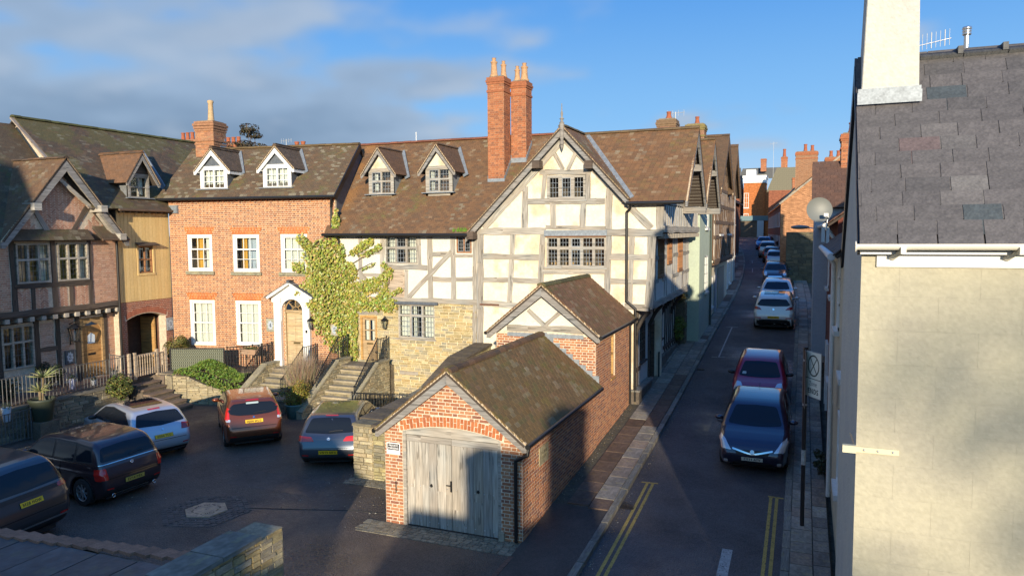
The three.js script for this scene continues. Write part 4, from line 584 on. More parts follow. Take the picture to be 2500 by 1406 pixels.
// ---------- cottage with two dormers between the corner house and the ivy ----------
{
  const S0 = 23.93; const o = thing('timber_cottage', 'cream timbered cottage with stone ground floor and two tiled dormers', 'house', [-14, 0.3, -S0]); const f = fr(o), F = mul(f, tr(0, 0, -S0));
  const wu = rect(-14.73, 5.31, -13.36, 6.36), ws = rect(-11.74, 5.72, -11.13, 6.36), wl = rect(-14.24, 2.50, -12.68, 3.80), dr = rect(-15.95, 1.55, -15.17, 3.30);
  wall(o, 'plaster_wall', F, rect(-17.1, 3.9, -10.92, 6.5), [wu.slice().reverse(), ws.slice().reverse()], 0.2, M.limewash);
  wall(o, 'stone_wall', F, rect(-17.1, 0, -10.92, 3.9), [wl.slice().reverse(), dr.slice().reverse()], 0.3, mat([0.76, 0.66, 0.45], 0.95, { map: T.grain }));
  const RS = new Pieces(o, 'stone', stoneM, { plural: 'stones' }); rubble(RS, mul(F, tr(0, 0, 0.012)), rect(-17.05, 0.3, -10.95, 3.88), [wl, dr], { cols: [[0.50, 0.41, 0.22], [0.56, 0.46, 0.25], [0.44, 0.38, 0.25], [0.62, 0.52, 0.31], [0.41, 0.37, 0.27], [0.54, 0.41, 0.20]], h0: 0.075, h1: 0.13, w0: 0.15, w1: 0.45 }); RS.flush();
  const b = (n, a, c, d, e, w, q) => beam(o, n, F, a, c, d, e, w, q);
  for (const [a, c, d, e, w] of [[-15.84, 6.4, -15.9, 3.95, 0.17], [-14.86, 6.4, -14.91, 3.95, 0.17], [-13.27, 6.4, -13.27, 5.23, 0.13], [-12.82, 6.42, -12.83, 3.98, 0.2], [-11.86, 6.42, -11.88, 3.98, 0.19], [-11.0, 6.4, -11.04, 2.4, 0.16], [-13.84, 5.08, -13.86, 3.98, 0.15]]) b('post', a, c, d, e, w);
  for (const [a, c, d, e, w] of [[-14.78, 5.18, -12.95, 5.18, 0.18], [-12.72, 5.69, -11.96, 5.69, 0.16], [-12.72, 4.76, -11.95, 4.76, 0.17], [-11.78, 4.77, -11.1, 4.78, 0.16], [-15.75, 5.74, -14.95, 5.74, 0.14], [-15.75, 4.86, -14.97, 4.86, 0.14], [-11.78, 5.62, -11.1, 5.62, 0.1]]) b('rail', a, c, d, e, w);
  b('brace', -13.79, 4.02, -11.94, 5.78, 0.17, { proud: 0.045 }); b('brace', -15.84, 4.92, -14.9, 4.02, 0.15, { proud: 0.045 });
  b('bressumer', -17.0, 3.92, -10.92, 3.95, 0.2, { proud: 0.06 }); wall(o, 'board_panel', mul(F, tr(0, 0, 0.012)), rect(-14.8, 4.05, -13.93, 5.08), [], 0.01, wood([0.52, 0.42, 0.32]));
  casement(o, F, -14.73, 5.31, -13.36, 6.36, { cols: 3, rows: [0, 0.58, 1], mat: M.oak[1], fw: 0.055, mw: 0.08, nx: 3, ny: [3, 2], set: -0.02, out: 0.04, sash: i => i === 1, sashMat: M.lead, curtain: i => i !== 1 ? [0, 1] : null });
  new GB().box(-14.75, 6.33, -S0, -13.34, 6.39, -S0 + 0.05, f).build(o, 'window_head', M.oakWarm);
  casement(o, F, -11.74, 5.72, -11.13, 6.36, { cols: 2, rows: [0, 1], mat: M.oakWarm, fw: 0.06, mw: 0.06, nx: 2, ny: [4], set: -0.02, sash: () => true, sashMat: M.lead, curtain: i => i ? [0.5, 1] : null });
  new GB().box(-14.36, 3.80, -S0 + 0.0, -12.5, 3.90, -S0 + 0.13, f).build(o, 'lead_hood', M.leadDark);
  casement(o, F, -14.24, 2.50, -12.68, 3.80, { cols: 3, rows: [0, 0.68, 1], mat: M.oak[0], fw: 0.06, mw: 0.07, nx: 3, ny: [4, 2], set: -0.05, sash: (i, j) => i === 1, sashMat: M.lead, curtain: i => i === 1 ? [0, 0.28] : [0, 1], sill: 0.08, sillMat: M.oak[0] });
  // front door of oak with four panes
  { const d = new GB().box(-15.95, 1.55, -0.13, -15.87, 3.30, -0.02, F).box(-15.25, 1.55, -0.13, -15.17, 3.30, -0.02, F).box(-15.87, 3.21, -0.13, -15.25, 3.30, -0.02, F).build(o, 'door_frame', M.oakNew);
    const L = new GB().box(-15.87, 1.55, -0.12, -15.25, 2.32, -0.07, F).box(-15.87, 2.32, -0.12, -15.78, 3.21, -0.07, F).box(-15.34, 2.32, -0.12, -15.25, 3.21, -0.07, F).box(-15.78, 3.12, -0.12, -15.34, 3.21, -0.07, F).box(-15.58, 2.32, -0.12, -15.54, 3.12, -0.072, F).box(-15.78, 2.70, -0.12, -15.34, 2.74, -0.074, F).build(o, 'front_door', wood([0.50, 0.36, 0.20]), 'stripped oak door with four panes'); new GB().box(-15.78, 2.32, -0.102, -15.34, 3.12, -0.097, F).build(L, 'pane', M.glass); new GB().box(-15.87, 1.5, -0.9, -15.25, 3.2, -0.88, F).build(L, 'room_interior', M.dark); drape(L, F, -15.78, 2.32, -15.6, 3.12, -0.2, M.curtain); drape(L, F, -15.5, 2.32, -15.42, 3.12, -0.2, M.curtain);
    new GB().box(-15.7, 2.16, -0.07, -15.42, 2.23, -0.06, F).build(L, 'letter_plate', mat([0.30, 0.22, 0.10], 0.4, { metalness: 0.7 })); new GB().ball(0, 0, 0, 0.025).build(L, 'door_knob', M.iron).applyMatrix4(mul(F, tr(-15.29, 2.42, -0.04))); }
  beam(o, 'door_lintel', F, -16.1, 3.42, -15.1, 3.42, 0.17, { proud: 0.06, mat: M.oak[1] });
  beam(o, 'cill_timber', F, -14.2, 1.18, -13.4, 1.18, 0.14, { proud: 0.03, mat: M.oak[3] });
  new GB().sq(pt(f, -10.8, 3.88, -S0 + 0.06), pt(f, -10.05, 3.88, -S0 + 0.06), 0.06, 0.03).sq(pt(f, -10.78, 3.88, -S0 + 0.05), pt(f, -10.82, 2.5, -S0 + 0.05), 0.12, 0.02).build(o, 'iron_strap', mat([0.16, 0.07, 0.04], 0.9, { map: T.grain }));
  // roof with dormers
  const tc = [[0.145, 0.08, 0.043], [0.125, 0.072, 0.042], [0.17, 0.09, 0.046], [0.105, 0.066, 0.043], [0.18, 0.105, 0.055]]; const RT = new Pieces(o, 'roof_tile', tileM, { plural: 'roof_tiles' });
  const mo = moss(0.18, 1); const streak = (c, u, v) => { c = mo(c, u, v); const w = sstep(-16.2, -17.2, u) * sstep(0.42, 0.6, fbm(u * 2.2, v * 2.2, 5, 3)); return c.map((x, i) => lerp(x, [0.27, 0.135, 0.05][i], w * 0.8)); };
  const y0 = 6.45, s0 = 23.6, y1 = 10.2, s1 = 27.0, sl = Math.hypot(y1 - y0, s1 - s0); frontSlope(o, RT, f, [[-17.25, 0], [-10.9, 0], [-8.2, sl], [-17.9, sl]], y0, s0, y1, s1, { cols: tc, tint: streak, sag: 0.02 }); RT.flush();
  { const q = mul(f, slopeFrame(0, y0, -30.4, Math.PI, Math.atan2(y1 - y0, s1 - s0))); new GB().box(8.0, 0, -0.05, 17.5, sl, 0, q).build(o, 'roof_deck', M.deck); }
  ridgeTiles(o, pt(f, -17.8, y1 + 0.02, -s1), pt(f, -8.0, y1 + 0.0, -s1), tileM, 0.13, 0.32, () => colour([0.24, 0.085, 0.045], 0.2));
  gutter(o, pt(f, -17.3, 6.42, -23.5), pt(f, -11.1, 6.38, -23.5), M.black, 0.06); downpipe(o, [pt(f, -16.75, 6.38, -23.55), pt(f, -16.75, 6.2, -23.8), pt(f, -16.75, 5.2, -23.85)]);
  { const tuft = new GB(); for (let i = 0; i < 60; i++) { const x = rr(-11.7, -11.15); tuft.sq(pt(f, x, 6.5, -23.55), pt(f, x + rr(-0.06, 0.06), 6.5 + rr(0.05, 0.16), -23.6 + rr(-0.06, 0.06)), 0.012, 0.004); } tuft.build(o, 'moss_tuft', mat([0.12, 0.22, 0.02], 0.9)); }
  const dcols = [[0.13, 0.072, 0.042], [0.11, 0.064, 0.04], [0.15, 0.085, 0.05]];
  for (const [x, s, cu] of [[-15.47, 24.9, 0], [-12.9, 24.86, 1]]) dormer(o, mul(f, tr(x, 0, -s)), { w: 1.14, yb: 8.0, ye: 8.98, ya: 9.78, dep: 1.68, ov: 0.25, dn: 0.22, bw: 0.14, trim: M.oak[0], panel: M.plaster, cols: dcols, win: { cols: 2, rows: [0, 0.56, 1], nx: 3, ny: [3, 2], fw: 0.05, mw: 0.06, mat: M.oak[0], sash: i => i === 0, sashMat: M.lead, curtain: i => cu ? (i ? [0.75, 1] : [0, 0.3]) : (i ? null : [0.05, 0.45]) } });
  const la = thing('wall_lantern', 'black glazed lantern on the stone wall right of the cottage door', 'lantern', [-14.75, 3.05, -23.78]); lantern(la);
}
function lantern(t) { const k = new GB(); k.lathe([[0.001, 0.22], [0.05, 0.2], [0.14, 0.12], [0.15, 0.1], [0.001, 0.1]], 0, 0, 0, 6); k.bar([0, 0.2, 0], [0, 0.28, 0], 0.012); k.bar([0, 0.26, 0], [0, 0.2, -0.15], 0.014); k.bar([0, -0.3, -0.14], [0, -0.05, -0.14], 0.012); k.build(t, 'cap', M.iron); const c = new GB(); for (let i = 0; i < 6; i++) { const a = i * Math.PI / 3; c.bar([Math.sin(a) * 0.13, 0.1, Math.cos(a) * 0.13], [Math.sin(a) * 0.07, -0.2, Math.cos(a) * 0.07], 0.008, 4); } c.lathe([[0.001, -0.24], [0.04, -0.23], [0.08, -0.2], [0.001, -0.2]], 0, 0, 0, 6); c.build(t, 'cage', M.iron); const g = new GB(); g.lathe([[0.066, -0.2], [0.124, 0.1]], 0, 0, 0, 6); g.build(t, 'glass', M.glass); }
// ---------- Georgian brick house (number 4) ----------
function sashWindow(parent, mm, x0, y0, x1, y1, o) {
  const w = new GB(), fw = 0.10; w.box(x0, y0, -0.06, x0 + fw, y1, 0.012, mm).box(x1 - fw, y0, -0.06, x1, y1, 0.012, mm).box(x0 + fw, y1 - fw, -0.06, x1 - fw, y1, 0.012, mm).box(x0 + fw, y0, -0.06, x1 - fw, y0 + 0.09, 0.02, mm);
  const W = w.build(parent, 'sash_window', M.white); const a = x0 + fw, b = x1 - fw, c = y0 + 0.09, d = y1 - fw, mid = lerp(c, d, o.mid ?? 0.5);
  const sash = (ya, yb, z, ny) => { const k = new GB(), s = 0.045; k.box(a, ya, z - 0.035, a + s, yb, z, mm).box(b - s, ya, z - 0.035, b, yb, z, mm).box(a + s, ya, z - 0.035, b - s, ya + s, z, mm).box(a + s, yb - s, z - 0.035, b - s, yb, z, mm); for (let i = 1; i < 3; i++) { const x = lerp(a + s, b - s, i / 3); k.box(x - 0.011, ya + s, z - 0.03, x + 0.011, yb - s, z - 0.003, mm); } for (let i = 1; i < ny; i++) { const y = lerp(ya + s, yb - s, i / ny); k.box(a + s, y - 0.011, z - 0.03, b - s, y + 0.011, z - 0.006, mm); } const S = k.build(W, 'sash', M.white); };
  sash(mid - 0.02, d, -0.045, o.nt ?? 1); sash(c, mid + 0.02, -0.005 - 0.01, o.nb ?? 2);
  new GB().box(a + 0.02, c, -0.068, b - 0.02, d, -0.063, mm).build(W, 'pane', M.glass);
  const rb = new GB(), e = 0.02, z0 = -0.1, dz = 0.9; rb.box(a - e, c - e, z0 - dz, b + e, d + e, z0 - dz - 0.02, mm).box(a - e - 0.02, c - e, z0 - dz, a - e, d + e, z0, mm).box(b + e, c - e, z0 - dz, b + e + 0.02, d + e, z0, mm).box(a - e, d + e, z0 - dz, b + e, d + e + 0.02, z0, mm).box(a - e, c - e - 0.02, z0 - dz, b + e, c - e, z0, mm); rb.build(W, 'room_interior', o.room || mat([0.22, 0.17, 0.13], 0.9));
  for (const [u, v, m, z] of o.curtains || []) drape(W, mm, lerp(a, b, u), c, lerp(a, b, v), d, z || -0.2, m);
  if (o.cushion) { const k = new GB(); for (const u of [0.5, 0.86]) { const g = new THREE.SphereGeometry(0.16, 10, 8); g.scale(1, 0.95, 0.5); g.translate(lerp(a, b, u), c + 0.16, -0.3); k.add(g, mm); } k.build(W, 'cushion', mat([0.33, 0.35, 0.40], 0.95)); }
  if (o.sill) new GB().box(x0 - 0.09, y0 - 0.14, -0.1, x1 + 0.09, y0 - 0.002, 0.09, mm).build(W, 'stone_sill', stony([0.30, 0.28, 0.20]));
  return W;
}
{
  const o = thing('brick_house', 'two storey orange brick house with white sash windows and two white dormers', 'house', [-24.3, 0.9, -22.75], R(8.85)); const F = tr(0, -0.9, 0), W = 7.45, top = 7.86;
  const wins = [[0.83, 4.97, 1.96, 6.46], [2.92, 4.95, 4.10, 6.45], [5.06, 4.94, 6.21, 6.45], [0.82, 1.92, 1.98, 3.78], [2.95, 1.96, 4.08, 3.78]], door = [5.14, 1.2, 6.02, 3.92];
  const holes = [...wins, door].map(r => rect(...r)); wall(o, 'wall', F, rect(0, 0.3, W, top), holes.map(h => h.slice().reverse()), 0.12, mat([0.74, 0.60, 0.41], 0.95, { map: T.grain }));
  wall(o, 'gable_wall', mul(F, tr(0, 0, -0.15)), [[0, 6], [0.1, 6], [0.1, 7.9], [0, 7.9]], [], 4, M.mortar);
  const arches = wins.map(([a, b, c, d]) => [[a - 0.02, d], [c + 0.02, d], [c + 0.17, d + 0.31], [a - 0.17, d + 0.31]]);
  const B = new Pieces(o, 'brick', brickM, { plural: 'bricks' }); bricks(B, F, rect(0.0, 0.9, W, top - 0.1), [...holes, ...arches], { cols: [[0.48, 0.21, 0.095], [0.53, 0.24, 0.11], [0.44, 0.185, 0.09], [0.38, 0.16, 0.085], [0.52, 0.255, 0.13]], heads: [[0.34, 0.14, 0.08], [0.44, 0.18, 0.085], [0.27, 0.115, 0.075]], bh: 0.077, joint: 0.014 });
  for (let i = 0; i < 62; i++) { const x = (i + 0.5) * W / 62; B.add(U.brick[0], mul(F, tr(x, top - 0.06, i % 2 ? 0.03 : 0.0), m4().makeScale(0.1, 0.07, 0.08)), colour([0.46, 0.16, 0.07], 0.12)); B.add(U.brick[1], mul(F, tr(x, top + 0.02, 0.05), m4().makeScale(W / 62 - 0.006, 0.07, 0.1)), colour([0.44, 0.155, 0.07], 0.12)); }
  for (const [a, b, c, d] of wins) { const n = 21; for (let i = 0; i < n; i++) { const u = (i + 0.5) / n, x = lerp(a - 0.02, c + 0.02, u), sx = (u - 0.5) * 0.30, hs = i % 2 ? [[0.0, 0.2], [0.2, 0.305]] : [[0, 0.1], [0.1, 0.305]]; for (const [p, q] of hs) { const m = (p + q) / 2; B.add(pick(U.brick), mul(F, tr(x + sx * m / 0.305, d + m, -0.014), rz(-Math.atan2(sx, 0.305)), m4().makeScale((c - a + 0.04) / n * (1 + 0.1 * m / 0.3) - 0.006, q - p - 0.006, 0.05)), colour(pick([[0.60, 0.20, 0.055], [0.66, 0.24, 0.075], [0.55, 0.17, 0.05]]), 0.08)); } } }
  B.flush();
  const gold = M.curtainGold, blue = M.curtainBlue, cream = M.curtain;
  const cur = [[[0.18, 0.52, gold], [0.66, 1, cream]], [[0.18, 0.44, gold], [0.42, 1, blue, -0.26]], [[0, 1, cream]], [[0, 1, cream]], [[0, 1, cream]]];
  wins.forEach((w, i) => sashWindow(o, F, ...w, { mid: i < 3 ? 0.62 : 0.5, nt: i < 3 ? 1 : 2, nb: 2, curtains: cur[i], cushion: i < 2, sill: i < 3 }));
  // pedimented door case
  { const x0 = 4.74, x1 = 6.30, z = 0.0; const k = new GB(); for (const [a, b] of [[x0, x0 + 0.30], [x1 - 0.30, x1]]) k.box(a, 1.2, -0.05, b, 3.86, 0.16, F).box(a - 0.03, 1.2, -0.05, b + 0.03, 1.45, 0.19, F).box(a - 0.04, 3.76, -0.05, b + 0.04, 3.92, 0.22, F);
    const dc = k.build(o, 'door_case', M.white); const cx = (x0 + x1) / 2; const ar = range(0, Math.PI, 14).map(t => [cx + Math.cos(t) * 0.46, 3.42 + Math.sin(t) * 0.46]);
    new GB().poly([[x0 + 0.3, 3.0], [cx - 0.46, 3.0], ...ar.slice().reverse(), [cx + 0.46, 3.0], [x1 - 0.3, 3.0], [x1 - 0.3, 3.86], [x1 + 0.06, 3.92], [cx, 4.46], [x0 - 0.06, 3.92], [x0 + 0.3, 3.86]], 0.12, F).build(dc, 'pediment', M.white);
    for (const s of [-1, 1]) { const k2 = new GB(); k2.sq(pt(F, cx + s * 0.98, 3.93, 0.15), pt(F, cx, 4.54, 0.15), 0.10, 0.36); k2.build(dc, 'cornice', M.white); const P = new Pieces(dc, 'roof_slate', grained([1, 1, 1], 0.7), { plural: 'roof_slates' }); const q = mul(F, slopeFrame(cx + s * 1.06, 3.94, s > 0 ? 0.36 : -0.02, s * Math.PI / 2, Math.atan2(0.62, 1.06))); tiles(P, q, rect(0, 0, 0.38, 1.22), { gauge: 0.16, w: 0.2, th: 0.012, cols: [[0.10, 0.115, 0.14], [0.13, 0.145, 0.17]] }); P.flush(); }
    new GB().box(cx - 0.05, 4.54, -0.02, cx + 0.05, 4.62, 0.38, F).build(dc, 'lead_ridge', M.leadDark);
    const D = new GB().box(5.16, 1.25, -0.16, 6.0, 3.34, -0.10, F).build(o, 'front_door', wood([0.56, 0.42, 0.24], 0.8), 'pale stripped six panel door with fanlight'); const p = new GB(); for (const [a, b] of [[5.24, 5.53], [5.63, 5.92]]) for (const [c, d] of [[1.4, 2.0], [2.2, 2.75], [2.88, 3.2]]) p.poly(rect(a, c, b, d), 0.012, mul(F, tr(0, 0, -0.098)), [], 0.008); p.build(D, 'panel', wood([0.60, 0.46, 0.27], 0.8)); new GB().box(5.44, 2.06, -0.1, 5.74, 2.14, -0.085, F).build(D, 'letter_plate', mat([0.20, 0.15, 0.07], 0.4, { metalness: 0.6 })); new GB().box(5.12, 1.2, -0.14, 5.17, 3.42, -0.02, F).box(5.99, 1.2, -0.14, 6.04, 3.42, -0.02, F).box(5.12, 3.34, -0.14, 6.04, 3.42, -0.02, F).build(D, 'door_frame', wood([0.50, 0.37, 0.21]));
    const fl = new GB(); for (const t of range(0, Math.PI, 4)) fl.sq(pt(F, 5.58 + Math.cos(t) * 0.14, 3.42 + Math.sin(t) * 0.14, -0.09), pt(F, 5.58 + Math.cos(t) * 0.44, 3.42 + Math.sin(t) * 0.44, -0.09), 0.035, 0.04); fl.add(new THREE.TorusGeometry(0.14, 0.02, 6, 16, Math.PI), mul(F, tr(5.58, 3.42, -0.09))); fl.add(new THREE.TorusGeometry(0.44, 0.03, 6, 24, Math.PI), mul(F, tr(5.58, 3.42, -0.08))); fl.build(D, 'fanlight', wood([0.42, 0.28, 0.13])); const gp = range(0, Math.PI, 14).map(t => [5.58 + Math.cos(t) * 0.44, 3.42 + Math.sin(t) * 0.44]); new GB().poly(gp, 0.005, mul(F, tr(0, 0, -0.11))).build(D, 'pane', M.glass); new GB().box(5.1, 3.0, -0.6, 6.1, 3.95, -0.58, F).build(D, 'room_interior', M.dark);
    new GB().box(6.12, 2.55, 0.16, 6.2, 2.66, 0.175, F).build(dc, 'number_plate', M.iron);
  }
  // roof
  const y0 = 7.93, z0 = 0.25, y1 = 10.12, z1 = -2.15, sl = Math.hypot(y1 - y0, z0 - z1), pitch = Math.atan2(y1 - y0, z0 - z1); const RT = new Pieces(o, 'roof_tile', tileM, { plural: 'roof_tiles' }); const q = mul(F, slopeFrame(0, y0, z0, 0, pitch)); const rp = rect(-0.35, 0, W + 0.12, sl); new GB().poly(rp, 0.05, mul(q, tr(0, 0, -0.052))).build(o, 'roof_deck', M.deck); tiles(RT, q, rp, { cols: [[0.115, 0.075, 0.045], [0.10, 0.07, 0.047], [0.135, 0.082, 0.048], [0.085, 0.062, 0.044]], tint: (c, u, v) => { const li = fbm(u * 3, v * 3, 4, 3) > 0.56 && rnd() < 0.22; return li ? c.map((x, i) => lerp(x, [0.34, 0.32, 0.24][i], 0.4)) : moss(0.3)(c, u, v); } }); RT.flush();
  { const qb = mul(F, slopeFrame(0, y0, 2 * z1 - z0, Math.PI, pitch)); new GB().poly(rect(-W - 0.1, 0, 0.3, sl), 0.05, mul(qb, tr(0, 0, -0.052))).build(o, 'roof_deck', M.deck); }
  ridgeTiles(o, pt(F, -0.3, y1 + 0.02, z1), pt(F, W + 0.1, y1 + 0.02, z1), tileM, 0.13, 0.3, () => colour([0.17, 0.11, 0.045], 0.25));
  { const g = [[z1 * 2 - z0, y0 - 0.05], [z0 - 0.1, y0 - 0.05], [z1, y1 - 0.05]]; wall(o, 'gable_wall', mul(F, tr(W - 0.01, 0, 0), ry(Math.PI / 2)), g.map(p => [-p[0], p[1]]).reverse(), [], 0.15, M.leadDark); new GB().sq(pt(F, W + 0.13, y0 - 0.08, z0), pt(F, W + 0.13, y1 - 0.06, z1), 0.05, 0.22).build(o, 'verge_board', M.black); wall(o, 'side_wall', mul(F, tr(W, 0, 0.0), ry(Math.PI / 2)), rect(0.13, 6.0, 4.4, y0), [], 0.12, M.leadDark); }
  gutter(o, pt(F, -0.3, y0 - 0.04, z0 + 0.06), pt(F, W + 0.15, y0 - 0.04, z0 + 0.06), M.black, 0.06); downpipe(o, [pt(F, W - 0.02, y0 - 0.08, z0 + 0.04), pt(F, W - 0.1, y0 - 0.3, 0.14), pt(F, W - 0.14, y0 - 0.45, 0.08), pt(F, W - 0.14, 4.6, 0.08)], M.black, 0.045);
  const dcol = [[0.12, 0.08, 0.05], [0.10, 0.07, 0.045], [0.15, 0.10, 0.07]];
  for (const [x, i] of [[2.12, 0], [4.97, 1]]) dormer(o, mul(F, tr(x - 0.06, 0, -0.12)), { w: 1.24, yb: 8.3, ye: 9.2, ya: 9.92, dep: 1.85, rk: 1.096, ov: 0.14, dn: 0.2, bw: 0.17, trim: M.white, bargeM: M.white, panel: M.leadDark, cheek: M.leadDark, soffit: true, cols: dcol, win: { cols: 2, rows: [0, 1], nx: 2, ny: [3], lw: 0.022, bar: 'glazing_bar', barMat: M.white, fw: 0.06, mw: 0.06, mat: M.white, curtain: k => [0.0, 1.0] } });
  chimneyStack(o, F, 0.1, 0.98, -1.75, -2.65, 9.4, 11.3, { max: 100, cols: [[0.46, 0.20, 0.09], [0.50, 0.24, 0.12], [0.40, 0.17, 0.09], [0.42, 0.22, 0.12]], bands: [[10.32, 0.07, 0.03], [10.46, 0.07, 0.05], [10.9, 0.07, 0.03], [11.0, 0.1, 0.055], [11.12, 0.1, 0.08], [11.24, 0.07, 0.03]], bandM: grained([0.38, 0.19, 0.10]), pots: [[0.62, -2.15, 0.92, 0.13]], potM: grained([0.58, 0.40, 0.22]), flash: [9.55, 0.3] });
  const n4 = thing('house_number_sign', 'carved stone number 4 plaque beside the white door case', 'house number', [-19.82, 2.82, -23.40], R(8.85)); numberPlaque(n4, '4', [0.36, 0.36, 0.28]);
  const n5 = thing('house_number_sign', 'weathered number 5 plaque half hidden in the ivy', 'house number', [-16.98, 2.72, -23.74], R(6)); numberPlaque(n5, '5', [0.46, 0.42, 0.34]);
  const la = thing('wall_lantern', 'black lantern hanging at the ivy edge of the white door case', 'lantern', [-17.95, 2.95, -23.5], R(8.85)); lantern(la);
}
function numberPlaque(t, n, c) { new GB().poly(rect(-0.17, -0.25, 0.17, 0.25), 0.03, null, [], 0.008).build(t, 'plaque', stony(c)); mesh(t, 'numeral', new THREE.PlaneGeometry(0.32, 0.48).translate(0, 0, 0.0395), new THREE.MeshStandardMaterial({ transparent: true, roughness: 0.8, map: textTex(128, 192, (x, w, h) => { x.clearRect(0, 0, w, h); x.fillStyle = 'rgba(170,180,190,0.95)'; x.beginPath(); for (let i = 0; i < 48; i++) { const a = i / 48 * Math.PI * 2, r = 1 + 0.14 * Math.sin(a * 8); x.lineTo(w / 2 + Math.cos(a) * 46 * r, h / 2 + Math.sin(a) * 72 * r); } x.fill(); x.fillStyle = '#1c2e44'; x.font = 'bold 84px serif'; x.textAlign = 'center'; x.fillText(n, w / 2, h / 2 + 30); }) })); }

// ---------- yellow boarded house with the archway (number 3) and its long roof ----------
const AX = -24.4;
{
  const o = thing('yellow_boarded_house', 'ochre boarded house over a brick archway with a tiled dormer', 'house', [AX, 0.9, -21.5]); const f = fr(o), F = mul(f, tr(AX, 0, -20.3), ry(Math.PI / 2)), W = 2.5;   // u = s - 20.3
  const win = rect(0.93, 4.95, 1.62, 6.02), archO = [[0.3, 0.9], [2.15, 0.9], [2.15, 3.15], ...range(2.15, 0.3, 8).map(u => [u, 3.15 + 0.2 * (1 - ((u - 1.22) / 0.925) ** 2)])];
  wall(o, 'wall', F, rect(0, 0.9, W, 3.92), [archO.slice().reverse()], 0.4, M.mortar); wall(o, 'board_backing', F, rect(0, 3.92, W, 7.5), [win.slice().reverse()], 0.2, M.oakDark[1]);
  const B = new Pieces(o, 'brick', brickM, { plural: 'bricks', max: 200 }); const ab = [[0.22, 3.1], [2.23, 3.1], ...range(2.25, 0.2, 8).map(u => [u, 3.36 + 0.2 * (1 - ((u - 1.22) / 1.0) ** 2)])]; bricks(B, F, rect(0, 0.95, W, 3.92), [archO, ab], { cols: [[0.36, 0.13, 0.08], [0.40, 0.15, 0.09], [0.32, 0.115, 0.075]] }); for (let i = 0; i < 26; i++) { const u = lerp(0.24, 2.21, (i + 0.5) / 26), y = 3.16 + 0.2 * (1 - ((u - 1.22) / 0.96) ** 2); B.add(pick(U.brick), mul(F, tr(u, y + 0.12, -0.015), rz(-(u - 1.22) * 0.22), m4().makeScale(0.068, 0.215, 0.05)), colour([0.40, 0.14, 0.08], 0.14)); } B.flush();
  const yb = [[0.74, 0.53, 0.235], [0.72, 0.51, 0.22], [0.76, 0.55, 0.25]].map(c => mat(c, 0.6, { map: T.render })); let n = 0;
  for (let u = 0.02; u < W - 0.03; u += 0.165) { const x1 = Math.min(u + 0.16, W - 0.01); const segs = x1 > 0.93 - 0.02 && u < 1.62 + 0.02 ? [[3.86, 4.88], [6.1, 7.45]] : [[3.86, 7.45]]; for (const [a, b] of segs) { const m = new GB().box(u, a, 0.0, x1 - 0.008, b, 0.025, F).build(o, n ? 'board_' + String(n).padStart(3, '0') : 'board', yb[n % 3]); n++; } }
  new GB().box(0.86, 4.86, 0, 1.69, 4.95, 0.06, F).box(0.86, 4.95, 0, 0.93, 6.06, 0.05, F).box(1.62, 4.95, 0, 1.69, 6.06, 0.05, F).build(o, 'window_trim', yb[0]); new GB().box(0.8, 0, 0, 1.75, 0.05, 0.26, mul(F, tr(0, 6.12, 0.02), rx(0.35))).build(o, 'window_hood', M.oakDark[1]);
  casement(o, F, 0.93, 4.95, 1.62, 6.02, { cols: 2, rows: [0, 0.5, 1], nx: 1, ny: [1, 1], fw: 0.055, mw: 0.05, mat: M.oakWarm, set: -0.02, curtain: () => [0.1, 0.9, M.curtain] });
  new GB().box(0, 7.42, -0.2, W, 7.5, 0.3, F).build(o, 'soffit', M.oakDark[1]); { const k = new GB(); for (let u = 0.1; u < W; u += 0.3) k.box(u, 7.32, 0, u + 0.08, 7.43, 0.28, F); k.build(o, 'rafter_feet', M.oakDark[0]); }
  // inside the archway
  { new GB().box(0.25, 0.9, -1.5, 2.2, 3.6, -1.45, F).box(0.25, 0.9, -1.45, 0.3, 3.6, -0.4, F).box(2.15, 0.9, -1.45, 2.2, 3.6, -0.4, F).box(0.25, 3.4, -1.5, 2.2, 3.5, -0.4, F).build(o, 'archway', mat([0.17, 0.085, 0.055], 0.95, { map: T.grain })); const d = new GB().box(0.62, 0.95, -1.44, 1.5, 3.0, -1.38, F).build(o, 'arch_door', wood([0.16, 0.09, 0.05])); drape(d, F, 0.8, 1.7, 1.4, 2.9, -1.36, mat([0.20, 0.18, 0.15], 0.9)); new GB().box(1.95, 0.95, -1.2, 2.02, 3.1, -0.45, F).build(o, 'door_post', M.oakNew); }
  // dormer in the roof
  dormer(o, mul(f, tr(-24.55, 0, -21.55), ry(Math.PI / 2)), { w: 1.02, yb: 7.93, ye: 8.85, ya: 9.68, dep: 2.05, rk: 1.126, ov: 0.3, dn: 0.28, bw: 0.14, trim: M.oak[0], panel: M.oakDark[1], cheek: mat([0.20, 0.21, 0.22], 0.7, { map: T.grain }), cols: [[0.16, 0.085, 0.045], [0.19, 0.10, 0.055], [0.14, 0.08, 0.05]], win: { cols: 2, rows: [0, 0.5, 1], nx: 1, ny: [1, 1], fw: 0.05, mw: 0.04, mat: M.oak[0], curtain: k => k ? [0.2, 0.9] : [0, 0.5] } });
  // roof: from the gable end by number 2 to behind the brick house
  const y0 = 7.46, x0 = -24.12, y1 = 10.95, xr = -28.05, run = x0 - xr, sl = Math.hypot(run, y1 - y0), pitch = Math.atan2(y1 - y0, run); const RT = new Pieces(o, 'roof_tile', tileM, { plural: 'roof_tiles', max: 200 });
